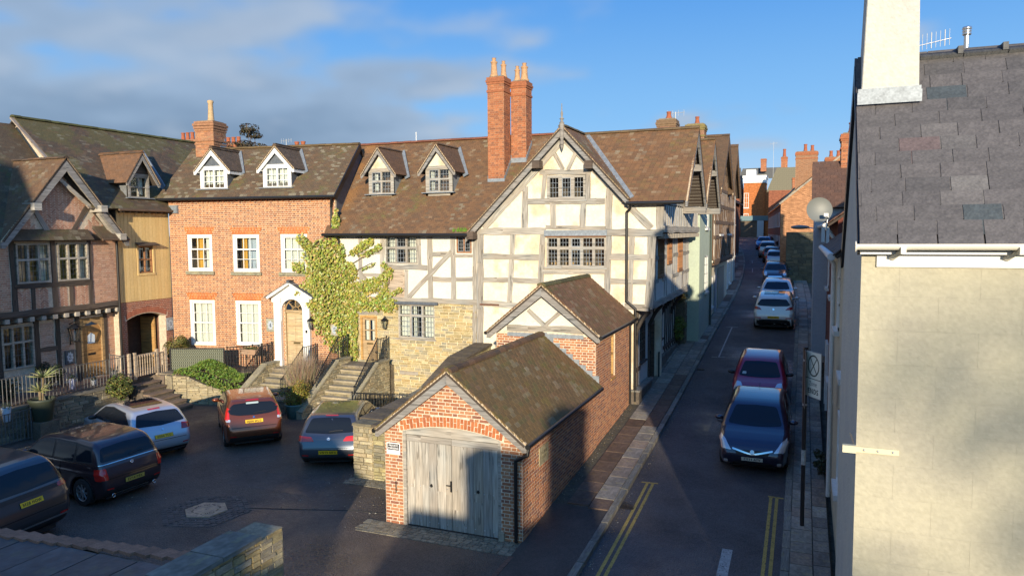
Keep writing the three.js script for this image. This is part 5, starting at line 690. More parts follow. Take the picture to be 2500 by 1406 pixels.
  const q = mul(f, slopeFrame(x0, y0, -19.1, Math.PI / 2, pitch)); const pl = rect(0, 0, 10.4, sl); new GB().poly(pl, 0.05, mul(q, tr(0, 0, -0.052))).build(o, 'roof_deck', M.deck); tiles(RT, q, pl, { cols: [[0.085, 0.062, 0.042], [0.07, 0.055, 0.04], [0.105, 0.07, 0.045], [0.13, 0.075, 0.045]], tint: (c, u, v) => { const m = sstep(0.5, 0.62, fbm(u * 1.2, v * 1.2, 3, 4) + 0.22 * sstep(sl - 1.6, sl, v)); return moss(0.1)(c.map((x, i) => lerp(x, [0.115, 0.105, 0.035][i], m * 0.6)), u, v); } }); RT.flush();
  { const qb = mul(f, slopeFrame(2 * xr - x0, y0, -29.5, -Math.PI / 2, pitch)); new GB().poly(pl, 0.05, mul(qb, tr(0, 0, -0.052))).build(o, 'roof_deck', M.deck); }
  ridgeTiles(o, pt(f, xr, y1 + 0.02, -19.05), pt(f, xr, y1 + 0.02, -29.5), tileM, 0.14, 0.3, () => colour([0.10, 0.10, 0.03], 0.3));
  new GB().sq(pt(f, x0 + 0.02, y0 - 0.02, -19.08), pt(f, xr, y1 - 0.02, -19.08), 0.05, 0.24).build(o, 'bargeboard', wood([0.36, 0.29, 0.23])); wall(o, 'gable_wall', mul(f, tr(0, 0, -19.3)), [[x0 - 0.3, 6], [x0 - 0.3, y0 + 0.1], [xr, y1 - 0.15], [2 * xr - x0, y0], [2 * xr - x0, 6]].reverse(), [], 0.2, M.mortar);
  gutter(o, pt(f, x0 + 0.06, y0 - 0.04, -20.2), pt(f, x0 + 0.06, y0 - 0.04, -22.95), M.brownOak, 0.05); new GB().box(x0 - 0.3, y0 - 0.12, -23.2, x0 + 0.28, y0 + 0.2, -22.72, f).build(o, 'lead_box_gutter', M.lead);
  { const k = new GB(); k.sq(pt(f, -24.2, 7.7, -22.95), pt(f, -26.6, 10.0, -23.6), 0.22, 0.05); k.build(o, 'lead_valley', M.lead); }
  const n3 = thing('house_number_sign', 'blue and white number 3 plaque beside the brick archway', 'house number', [-24.36, 2.78, -22.62], Math.PI / 2); numberPlaque(n3, '3', [0.30, 0.34, 0.38]);
}
const brickWallTexL = mat([0.42, 0.23, 0.15], 0.95, { map: T.grain });
// ---------- number 2: jettied front with herringbone brick panels ----------
function herring(P, mm, poly, cols) {
  const a = 0.20, b = 0.062, xs = poly.map(p => p[0]), ys = poly.map(p => p[1]), inside = (x, y) => { const c = cross(poly, y); for (let i = 0; i + 1 < c.length; i += 2) if (x > c[i] && x < c[i + 1]) return true; return false; };
  const s = Math.SQRT1_2; for (let i = -60; i < 60; i++) for (let j = -60; j < 60; j++) for (const o of [0, 1]) { // zig-zag columns of 45 degree bricks
    const cx = Math.min(...xs) + j * a * s * 1.06 + (a * s) / 2, cy = Math.min(...ys) + i * b / s * 1.02 + (j % 2 ? 0 : 0); if (o) continue; const sg = j & 1 ? 1 : -1; if (!inside(cx, cy)) continue; P.add(pick(U.brick), mul(mm, tr(cx, cy, -0.012), rz(sg * Math.PI / 4), m4().makeScale(a, b - 0.008, 0.04)), colour(pick(cols), 0.14)); }
}
{
  const o = thing('herringbone_house', 'old timber house with jettied gable and herringbone brick panels, number 2', 'house', [AX, 0.9, -18.1]); const f = fr(o), s0 = 15.2, F = mul(f, tr(AX, 0, -s0), ry(Math.PI / 2)), G = mul(f, tr(AX - 0.35, 0, -s0), ry(Math.PI / 2)); const u = s => s - s0;
  const wL = rect(u(16.4), 4.85, u(17.58), 6.2), wR = rect(u(17.86), 4.85, u(19.05), 6.2), pink = M.mortar, hb = [[0.54, 0.29, 0.19], [0.58, 0.33, 0.22], [0.49, 0.25, 0.165], [0.60, 0.36, 0.25]];
  wall(o, 'wall', F, [[0, 3.8], [u(20.3), 3.8], [u(20.3), 6.35], [u(18.12), 8.9], [u(16.0), 6.35], [0, 6.35]], [wL.slice().reverse(), wR.slice().reverse()], 0.22, pink);
  const H = new Pieces(o, 'brick', brickM, { plural: 'bricks' });
  herring(H, F, [[u(16.25), 6.5], [u(17.35), 6.5], [u(16.75), 7.25]], hb); herring(H, F, [[u(17.55), 6.5], [u(18.7), 6.5], [u(19.1), 7.6], [u(18.12), 8.75], [u(17.0), 7.5]], hb); herring(H, F, [[u(18.85), 6.5], [u(19.95), 6.5], [u(19.35), 7.2]], hb);
  for (const [a, b] of [[16.42, 16.85], [17.03, 17.55], [17.75, 18.25], [18.42, 19.0]]) herring(H, F, rect(u(a), 3.98, u(b), 4.68), hb);
  bricks(H, F, rect(u(19.2), 3.95, u(20.3), 6.3), [], { cols: hb, bh: 0.07 }); bricks(H, F, rect(0, 3.95, u(16.2), 6.3), [], { cols: hb }); H.flush();
  const b = (n, a, c, d, e, w, q) => beam(o, n, F, u(a), c, u(d), e, w, { mat: pick([M.oakDark[1], M.oak[1], M.oakDark[0]]), ...q });
  b('tie_beam', 15.3, 6.38, 20.3, 6.38, 0.22, { proud: 0.06 }); b('rail', 16.3, 4.76, 19.15, 4.76, 0.17, { proud: 0.05 }); b('bressumer', 15.2, 3.86, 20.3, 3.86, 0.18, { proud: 0.06 });
  for (const s of [16.3, 17.72, 19.12]) b('post', s, 3.9, s, 6.3, 0.17); for (const s of [16.93, 18.33]) b('stud', s, 3.95, s, 4.7, 0.14); b('post', 15.7, 3.9, 15.7, 6.3, 0.2);
  b('brace', 17.0, 7.6, 17.62, 6.5, 0.17); b('brace', 19.2, 7.6, 18.45, 6.5, 0.17); b('rafter', 16.1, 6.5, 18.1, 8.85, 0.2); b('rafter', 18.14, 8.85, 20.15, 6.5, 0.2);
  for (const w of [wL, wR]) casement(o, F, w[0][0], 4.85, w[1][0], 6.2, { cols: 3, rows: [0, 0.6, 1], fw: 0.06, mw: 0.07, mat: M.oak[3], set: 0.02, out: 0.05, nx: 2, ny: [4, 3], lw: 0.01, barMat: M.leadDark, curtain: i => i === 2 ? [0.3, 1] : null });
  // gable roof and deep barge boards
  const Mg = mul(f, tr(AX, 0, -18.12), ry(Math.PI / 2)); gableRoof(o, Mg, -2.35, 2.35, 0, 6.28, 6.28, 9.15, -3.6, 0.42, { max: 150, cols: [[0.135, 0.08, 0.045], [0.115, 0.07, 0.045], [0.155, 0.09, 0.05]], tint: moss(0.25) }); bargeboards(o, Mg, -2.4, 2.4, 0, 6.24, 9.12, 0.26, 0.06, M.barge, 0.34);
  for (const [x, y] of [[1.25, 7.45], [-1.25, 7.45], [2.0, 6.42]]) new GB().box(x - 0.13, y - 0.14, 0, x + 0.13, y + 0.1, 0.6, Mg).build(o, 'purlin_end', M.oak[2]); new GB().sq(pt(Mg, -0.25, 8.5, 0.2), pt(Mg, 1.05, 7.45, 0.2), 0.08, 0.12).sq(pt(Mg, 1.3, 7.3, 0.25), pt(Mg, 1.95, 6.45, 0.25), 0.16, 0.2).build(o, 'wind_brace', M.oak[2]);
  new GB().box(0, 3.68, -0.4, u(20.3), 3.77, 0.0, F).build(o, 'jetty_boards', M.oakDark[0]); for (let s = 15.5; s < 20.2; s += 0.42) new GB().box(u(s), 3.55, -0.35, u(s) + 0.15, 3.7, 0.06, F).build(o, 'joist_end', M.oak[2]);
  // lower roof of the near range, and the small roof by the yellow boards
  { const RT = new Pieces(o, 'range_tile', tileM, { plural: 'range_tiles', max: 60 }); const q = mul(f, slopeFrame(-24.1, 6.3, -10.5, Math.PI / 2, Math.atan2(4.3, 3.95))), sl = Math.hypot(4.3, 3.95), pl = rect(0, 0, 8.6, sl); new GB().poly(pl, 0.05, mul(q, tr(0, 0, -0.052))).build(o, 'roof_deck', M.deck); new GB().box(-28, 0.9, -15.2, -24.42, 6.35, -10.6, f).build(o, 'range_wall', brickWallTexL); tiles(RT, q, rect(0, 0, 8.6, sl), { cols: [[0.10, 0.07, 0.045], [0.085, 0.062, 0.042]], tint: moss(0.3) }); const q2 = mul(f, slopeFrame(-23.95, 6.35, -19.3, Math.PI / 2, R(42))); new GB().box(0, 0, -0.05, 1.1, 1.7, -0.002, q2).build(o, 'roof_deck', M.deck); tiles(RT, q2, rect(0, 0, 1.12, 1.7), { cols: [[0.10, 0.065, 0.042]], tint: moss(0.3) }); RT.flush(); gutter(o, pt(f, -23.9, 6.3, -19.3), pt(f, -23.9, 6.3, -20.45), M.brownOak, 0.05); }
  downpipe(o, [pt(f, -24.3, 6.25, -20.22), pt(f, -24.3, 1.3, -20.22)], M.black, 0.05);
  // ground floor
  const gw = rect(u(16.0), 1.95, u(17.1), 3.42), gd = rect(u(18.85), 1.15, u(19.85), 3.4); wall(o, 'lower_wall', G, rect(0, 0.9, u(20.3), 3.75), [gw.slice().reverse(), gd.slice().reverse()], 0.25, M.mortar);
  const LB = new Pieces(o, 'lower_brick', brickM, { plural: 'lower_bricks', max: 120 }); const wb = [[0.52, 0.34, 0.26], [0.56, 0.38, 0.30], [0.48, 0.30, 0.22]]; bricks(LB, G, rect(u(17.35), 2.55, u(17.85), 3.4), [], { cols: wb }); bricks(LB, G, rect(u(18.1), 1.2, u(18.62), 3.45), [], { cols: wb }); bricks(LB, G, rect(u(17.3), 1.2, u(17.9), 2.4), [], { cols: wb }); bricks(LB, G, rect(0, 1.0, u(15.9), 3.6), [], { cols: wb }); bricks(LB, G, rect(u(19.95), 1.0, u(20.3), 3.6), [], { cols: hb }); LB.flush();
  for (const [s, w] of [[15.95, 0.14], [17.22, 0.2], [18.0, 0.16], [18.75, 0.18], [19.92, 0.12]]) beam(o, 'post', G, u(s), 1.0, u(s), 3.6, w, { mat: M.oakDark[0] }); beam(o, 'rail', G, u(17.3), 2.47, u(17.95), 2.47, 0.14, { mat: M.oakDark[1] }); beam(o, 'rail', G, 0, 3.55, u(20.3), 3.55, 0.16, { mat: M.oakDark[0] });
  casement(o, G, u(16.0), 1.95, u(17.1), 3.42, { cols: 3, rows: [0, 0.62, 1], fw: 0.06, mw: 0.07, mat: M.oak[3], set: 0.01, out: 0.05, nx: 2, ny: [4, 3], lw: 0.01, barMat: M.leadDark, curtain: i => [0, 0.55] });
  { const D = new GB().box(u(18.95), 1.15, -0.14, u(19.75), 3.1, -0.08, G).build(o, 'front_door', wood([0.44, 0.23, 0.08], 0.7), 'warm oak plank door with small arched light'); const k = new GB(); for (let i = 0; i < 6; i++) k.box(u(18.96) + i * 0.132, 1.17, -0.08, u(18.96) + i * 0.132 + 0.126, 3.06, -0.062, G); k.build(D, 'planks', wood([0.48, 0.26, 0.09], 0.7)); const fr2 = new GB(); fr2.box(u(18.85), 1.15, -0.12, u(18.95), 3.4, 0.02, G).box(u(19.75), 1.15, -0.12, u(19.85), 3.4, 0.02, G).poly([[u(18.95), 3.4], [u(18.95), 2.95], [u(19.05), 3.12], [u(19.35), 3.25], [u(19.65), 3.12], [u(19.75), 2.95], [u(19.75), 3.4]].reverse(), 0.1, mul(G, tr(0, 0, -0.1))).build(D, 'door_frame', wood([0.40, 0.26, 0.12])); const hd = [[u(19.2), 2.42], [u(19.5), 2.42], [u(19.5), 2.72], [u(19.35), 2.82], [u(19.2), 2.72]]; new GB().poly(hd, 0.012, mul(G, tr(0, 0, -0.062))).build(D, 'pane', pmat([0.75, 0.82, 0.88], 0.1, { clearcoat: 1 })); new GB().box(u(19.2), 1.98, -0.062, u(19.5), 2.06, -0.05, G).build(D, 'letter_plate', M.iron); }
  const n2 = thing('house_number_sign', 'white and black number 2 plaque left of the oak plank door', 'house number', [-24.72, 2.05, -18.38], Math.PI / 2); numberPlaque(n2, '2', [0.10, 0.11, 0.12]);
  const la = thing('wall_lantern', 'large black lantern on the brick panel left of the oak plank door', 'lantern', [-24.5, 2.95, -18.45], Math.PI / 2); lantern(la); la.scale.setScalar(1.5);
}
// ---------- cream painted house close by on the right ----------
{
  const o = thing('cream_painted_house', 'cream painted blockwork house with purple slate roof and tall white chimney', 'house', [0.6, -0.1, -8.9]); const f = fr(o), S0 = 8.9, F = mul(f, tr(0, 0, -S0)), X1 = 6.5, ev = 6.22;
  const cream = mat([0.49, 0.455, 0.34], 0.75, { map: T.render, bumpMap: T.grainBump, bumpScale: 0.004 }), grey = mat([0.62, 0.61, 0.54], 0.85, { map: T.render, bumpMap: T.grainBump, bumpScale: 0.008 });
  new GB().box(0.62, -0.3, -S0 - 0.25, X1, ev, -S0 - 0.008, f).build(o, 'wall', cream);
  let r = 0, nb = 0; for (let y = 0.1; y < ev - 0.05; y += 0.375, r++) { const y1 = Math.min(y + 0.375, ev); for (let x = 0.6 - (r % 2 ? 0.38 : 0); x < X1; x += 0.76) { const a = Math.max(0.6, x), b = Math.min(X1, x + 0.76); if (b - a > 0.02) new GB().box(a + 0.0006, y + 0.0006, -S0 - 0.02, b - 0.0006, y1 - 0.0006, -S0 + rr(-0.0006, 0.0006), f).build(o, nb++ ? 'painted_block_' + String(nb).padStart(3, '0') : 'painted_block', cream); } }
  // street gable wall
  wall(o, 'gable_wall', mul(f, tr(0.6, 0, -S0), ry(-Math.PI / 2)), [[-3.7, -0.3], [-0.01, -0.3], [-0.01, 6.25], [-1.55, 8.45], [-3.7, 5.9]], [], 0.2, grey);
  // roof of big slates
  const y0 = 6.26, s0 = 8.72, y1 = 8.55, s1 = 10.4, sl = Math.hypot(y1 - y0, s1 - s0), pitch = Math.atan2(y1 - y0, s1 - s0), q = mul(f, slopeFrame(0, y0, -s0, 0, pitch)); new GB().box(0.57, 0, -0.05, X1, sl, -0.002, q).build(o, 'roof_deck', M.deck);
  const sm = grained([1, 1, 1], 0.62); const SLT = new Pieces(o, 'roof_slate', sm, { plural: 'roof_slates' }); const g = sl / 14.4; r = 0;
  const cols = [[0.108, 0.100, 0.100], [0.102, 0.097, 0.099], [0.116, 0.104, 0.102], [0.097, 0.092, 0.093], [0.11, 0.102, 0.10]];
  for (let v = -0.03; v < sl - 0.05; v += g, r++) { let u = 0.56 - (r % 2 ? 0.2 : 0) + rr(-0.03, 0.03); while (u < X1) { const w = rr(0.33, 0.46), a = Math.max(u, 0.56), b = u + w; let c = colour(pick(cols), 0.09, 0.02); if (r === 6 && u > 0.75 && u < 1.05) c = [0.135, 0.10, 0.098]; { const d = Math.abs(u + 0.2 - (1.72 - v * 0.16)), st = sstep(0.34, 0.05, d) * sstep(1.9, 1.5, v) * 0.16 * rnd(); c = c.map((x, i) => lerp(x, [0.36, 0.36, 0.35][i], st)); } if ((r === 10 && u > 1.25 && u < 1.6) || (r === 1 && u > 1.55 && u < 1.9)) c = [0.065, 0.08, 0.088]; const L = Math.min(g * 1.9, sl - v + 0.1); if (b - a > 0.05) SLT.add(pick(U.tile), mul(q, tr((a + b) / 2, v + L / 2, 0.012 + rr(0, 0.003)), rz(rr(-0.012, 0.012)), rx(0.034 + rr(0, 0.016)), m4().makeScale(b - a - rr(0.008, 0.018), L, 0.016)), c); u += w; } } SLT.flush();
  const qb = mul(f, slopeFrame(0, 5.9, -12.75, Math.PI, Math.atan2(y1 - 5.9, 12.75 - s1))); new GB().box(-X1, 0, -0.05, -0.57, Math.hypot(y1 - 5.9, 12.75 - s1), 0, qb).build(o, 'rear_roof', grained([0.10, 0.085, 0.085]));
  for (let x = 1.28; x < X1; x += 0.46) new GB().add(new THREE.CylinderGeometry(0.1, 0.1, 0.45, 3, 1), mul(f, tr(x + 0.23, y1 + 0.0, -s1), rz(Math.PI / 2), ry(Math.PI / 6 + Math.PI / 2))).box(x + 0.40, y1 + 0.01, -s1 - 0.1, x + 0.455, y1 + 0.1, -s1 + 0.1, f).build(o, 'ridge_tile', grained([0.075, 0.078, 0.082], 0.6));
  new GB().sq(pt(f, 0.575, 5.92, -12.75), pt(f, 0.575, 8.58, -10.42), 0.03, 0.2).sq(pt(f, 0.56, 6.2, -8.75), pt(f, 0.565, 8.5, -10.38), 0.025, 0.06).build(o, 'verge', M.black);
  // white gutter with brackets, fascia boards
  const gut = new GB(); { const sh = new THREE.Shape(); sh.absarc(0, 0, 0.062, Math.PI, 2 * Math.PI); sh.lineTo(0.052, 0); sh.absarc(0, 0, 0.052, 0, -Math.PI, true); const e = new THREE.ExtrudeGeometry(sh, { depth: X1 - 0.52, bevelEnabled: false, curveSegments: 10 }); gut.add(e, mul(f, tr(0.52, 6.30, -8.66), ry(Math.PI / 2))); gut.bar(pt(f, 0.52, 6.275, -8.66), pt(f, 0.53, 6.275, -8.66), 0.06, 14); } const gm = gut.build(o, 'gutter', mat([0.76, 0.72, 0.62], 0.4));
  for (const x of [0.95, 2.0, 3.2, 4.4]) new GB().box(x, 6.2, -8.75, x + 0.05, 6.27, -8.58, f).sq(pt(f, x - 0.06, 6.14, -8.86), pt(f, x + 0.02, 6.23, -8.72), 0.05, 0.03).build(gm, 'bracket', mat([0.72, 0.68, 0.58], 0.4));
  new GB().box(0.58, 6.19, -S0 - 0.02, X1, 6.23, -S0 + 0.13, f).build(o, 'soffit_board', M.white); new GB().box(0.75, 6.05, -S0, X1, 6.185, -S0 + 0.03, f).build(o, 'fascia_board', M.white);
  // rendered chimney on the verge, lead at its foot
  const ch = new GB().poly([[0.61, 7.6], [1.24, 7.6], [1.20, 9.45], [0.67, 9.45]], 0.62, mul(f, tr(0, 0, -10.6)), [], 0.01).build(o, 'chimney', mat([0.62, 0.60, 0.53], 0.85, { map: T.render, bumpMap: T.grainBump, bumpScale: 0.006 }), 'white rendered chimney'); new GB().box(0.58, 9.45, -10.66, 1.28, 9.58, -9.9, f).build(ch, 'chimney_cap', stony([0.20, 0.19, 0.18])); new GB().box(0.58, 7.98, -9.98, 1.26, 8.16, -9.955, f).sq(pt(f, 0.57, 8.03, -9.88), pt(f, 1.26, 8.03, -9.88), 0.14, 0.012).build(ch, 'lead_flashing', M.lead); new GB().lathe([[0.12, 0], [0.12, 0.1], [0.09, 0.15], [0.085, 0.4], [0.1, 0.42]], 0, 0, 0).build(ch, 'chimney_pot', M.terracotta).applyMatrix4(mul(f, tr(0.93, 9.56, -10.28)));
  // iron wall tie
  const tie = new GB(); tie.box(0.5, 3.97, -S0 + 0.012, 1.03, 4.03, -S0 + 0.024, f).box(0.46, 3.96, -S0 - 0.02, 0.60, 4.04, -S0 + 0.05, f); const tm = tie.build(o, 'wall_tie', mat([0.66, 0.60, 0.40], 0.6)); const bo = new GB(); for (const x of [0.68, 0.82, 0.97]) bo.ball(0, 0, 0, 0.014).l[bo.l.length - 1].applyMatrix4(mul(f, tr(x, 4.0, -S0 + 0.026))); bo.build(tm, 'bolt', M.galv); new GB().sq(pt(f, 0.58, 4.04, -S0 - 0.03), pt(f, 0.54, 4.16, -S0 - 0.05), 0.015).build(tm, 'hook', M.iron);
  const vent = thing('flue_pipe', 'steel flue with a slotted cowl above the slate ridge', 'flue', [1.84, 8.62, -10.75]); new GB().bar([0, 0, 0], [0, 0.32, 0], 0.032, 12).build(vent, 'pipe', M.steel); new GB().lathe([[0.034, 0.24], [0.05, 0.25], [0.05, 0.27], [0.036, 0.275], [0.05, 0.285], [0.05, 0.305], [0.036, 0.31], [0.055, 0.32], [0.05, 0.345], [0.001, 0.36]], 0, 0, 0, 16).build(vent, 'cowl', M.steel);
  const ae = thing('tv_aerial', 'long television aerial beside the white chimney', 'aerial', [1.36, 8.84, -10.8]); new GB().bar([-0.1, -0.05, 0], [0.32, 0.02, 0], 0.006, 6).build(ae, 'boom', M.steel); const el = new GB(); for (let i = 0; i < 7; i++) el.bar([0.0 + i * 0.05, -0.1 + i * 0.006, 0], [0.0 + i * 0.05, 0.1 + i * 0.006, 0], 0.003 + (i % 3 === 2 ? 0.003 : 0), 5); el.build(ae, 'element', M.galv); new GB().bar([-0.1, -0.4, 0.03], [-0.1, -0.04, 0.03], 0.012).build(ae, 'mast', M.steel);
}
// ---------- the street ----------
function plainWindow(parent, mm, u0, v0, u1, v1, o = {}) { const fw = o.fw || 0.07, k = new GB(); k.box(u0, v0, -0.06, u0 + fw, v1, 0.03, mm).box(u1 - fw, v0, -0.06, u1, v1, 0.03, mm).box(u0, v0, -0.06, u1, v0 + fw, 0.032, mm).box(u0, v1 - fw, -0.06, u1, v1, 0.032, mm); for (let i = 1; i < (o.nx || 2); i++) { const x = lerp(u0, u1, i / (o.nx || 2)); k.box(x - 0.018, v0, -0.03, x + 0.018, v1, 0.02, mm); } for (let i = 1; i < (o.ny || 2); i++) { const y = lerp(v0, v1, i / (o.ny || 2)); k.box(u0, y - 0.018, -0.03, u1, y + 0.018, 0.022, mm); } const w = k.build(parent, 'window', o.mat || M.white); new GB().box(u0 + 0.01, v0 + 0.01, -0.012, u1 - 0.01, v1 - 0.01, -0.004, mm).build(w, 'pane', pmat([0.03, 0.035, 0.045], 0.06, { clearcoat: 1 })); if (o.sill !== 0) new GB().box(u0 - 0.06, v0 - 0.1, 0, u1 + 0.06, v0 - 0.002, 0.11, mm).build(w, 'sill', o.sillMat || M.whiteOld); return w; }
// a house along the street: side -1 left, +1 right; ridge along the street
function streetHouse(name, label, o) {
  const sd = o.side, t = o.t, yb = prof((o.s0 + o.s1) / 2) - 0.6, base = [t, yb, -(o.s0 + o.s1) / 2]; const h = thing(name, label, 'house', base); const f = fr(h); const L = o.s1 - o.s0, dep = o.depth || 6;
  // frame with x along the front seen from the street, z towards the street
  const F = sd < 0 ? mul(f, tr(t, 0, -o.s0), ry(Math.PI / 2)) : mul(f, tr(t, 0, -o.s1), ry(-Math.PI / 2)); const us = s => sd < 0 ? s - o.s0 : o.s1 - s;
  new GB().box(0, yb, -dep, L, o.ev, 0, F).build(h, 'wall', o.wall);
  const ym = o.rg; if (ym) { for (const x of [0.0, L - 0.15]) new GB().poly([[-dep, o.ev], [0, o.ev], [-dep / 2, ym - 0.08]], 0.15, mul(F, tr(x + 0.15, 0, 0), ry(-Math.PI / 2))).build(h, 'gable', o.gableM || o.wall); const P = new Pieces(h, 'roof_tile', tileM, { plural: 'roof_tiles', max: 0 }); const run = dep / 2 + 0.25, y0 = o.ev - 0.1, sl = Math.hypot(run, ym - y0), pi = Math.atan2(ym - y0, run); const q = mul(F, slopeFrame(-0.1, y0, 0.25, 0, pi)); new GB().box(0, 0, -0.06, L + 0.2, sl, -0.002, q).build(h, 'roof_deck', M.deck); tiles(P, q, rect(0, 0, L + 0.2, sl), { gauge: o.gauge || 0.2, w: o.tw || 0.3, th: 0.02, cols: o.roof || TILE, tint: o.tint }); const q2 = mul(F, slopeFrame(L + 0.1, y0, -dep - 0.25, Math.PI, pi)); new GB().box(0, 0, -0.06, L + 0.2, sl, -0.002, q2).build(h, 'roof_deck', o.rearM || M.deck); P.flush(); ridgeTiles(h, pt(F, -0.1, ym + 0.01, -dep / 2), pt(F, L + 0.1, ym + 0.01, -dep / 2), tileM, 0.13, 0.45, () => colour(pick(o.roof || TILE), 0.2)); }
  for (const [s, y, w, hh, op] of o.wins || []) plainWindow(h, F, us(s) - w / 2, y, us(s) + w / 2, y + hh, op || o.win || {});
  for (const [s, w, hh, m] of o.doors || []) { const y = prof(s) + 0.12; const d = new GB().box(us(s) - w / 2, y, 0.0, us(s) + w / 2, y + hh, 0.05, F).build(h, 'door', m); new GB().box(us(s) - w / 2 - 0.09, y, 0, us(s) - w / 2, y + hh + 0.09, 0.07, F).box(us(s) + w / 2, y, 0, us(s) + w / 2 + 0.09, y + hh + 0.09, 0.07, F).box(us(s) - w / 2, y + hh, 0, us(s) + w / 2, y + hh + 0.09, 0.068, F).build(d, 'door_frame', M.whiteOld); }
  gutter(h, pt(F, -0.05, o.ev - 0.12, 0.3), pt(F, L + 0.05, o.ev - 0.12, 0.3), o.gutM || M.black, 0.06);
  if (o.pipe) downpipe(h, [pt(F, us(o.pipe), o.ev - 0.15, 0.28), pt(F, us(o.pipe), o.ev - 0.45, 0.07), pt(F, us(o.pipe), prof(o.pipe) + 0.1, 0.07)], o.gutM || M.black, 0.05);
  for (const c of o.chim || []) { const [s, w, hgt, pots] = c; const x = us(s); chimneyStack(h, F, x - w / 2, x + w / 2, -dep / 2 + w / 2, -dep / 2 - w / 2, o.rg - 0.5, o.rg + hgt, { max: 20, pots: Array.from({ length: pots }, (_, i) => [x + (i - (pots - 1) / 2) * 0.3, -dep / 2, 0.45, 0.1]), potM: M.terraRed }); }
  return { h, f, F, us, L };
}
const brickWallTex = (c, bl = 0.225, bh = 0.075) => { const t = tex(256, 256, (u, v) => { const r = Math.floor(v * 16), x = u * 6 + (r % 2) * 0.5, j = (x % 1) < 0.05 || (v * 16) % 1 < 0.14; const n = 0.85 + 0.25 * (hash3(Math.floor(((x % 6) + 6) % 6), r, 3) - 0.5) + 0.2 * (fbm(u * 30, v * 30, 2, 2, 30) - 0.5); return j ? [0.80, 0.72, 0.62] : [n, n * 0.98, n * 0.96]; }, true, 1); t.repeat.set(1 / (6 * bl), 1 / (16 * bh)); return mat(c, 0.92, { map: t }); };
const farBrick = brickWallTex([0.50, 0.20, 0.09]), farBrickDark = brickWallTex([0.34, 0.13, 0.075]), farOrange = brickWallTex([0.60, 0.22, 0.07]);
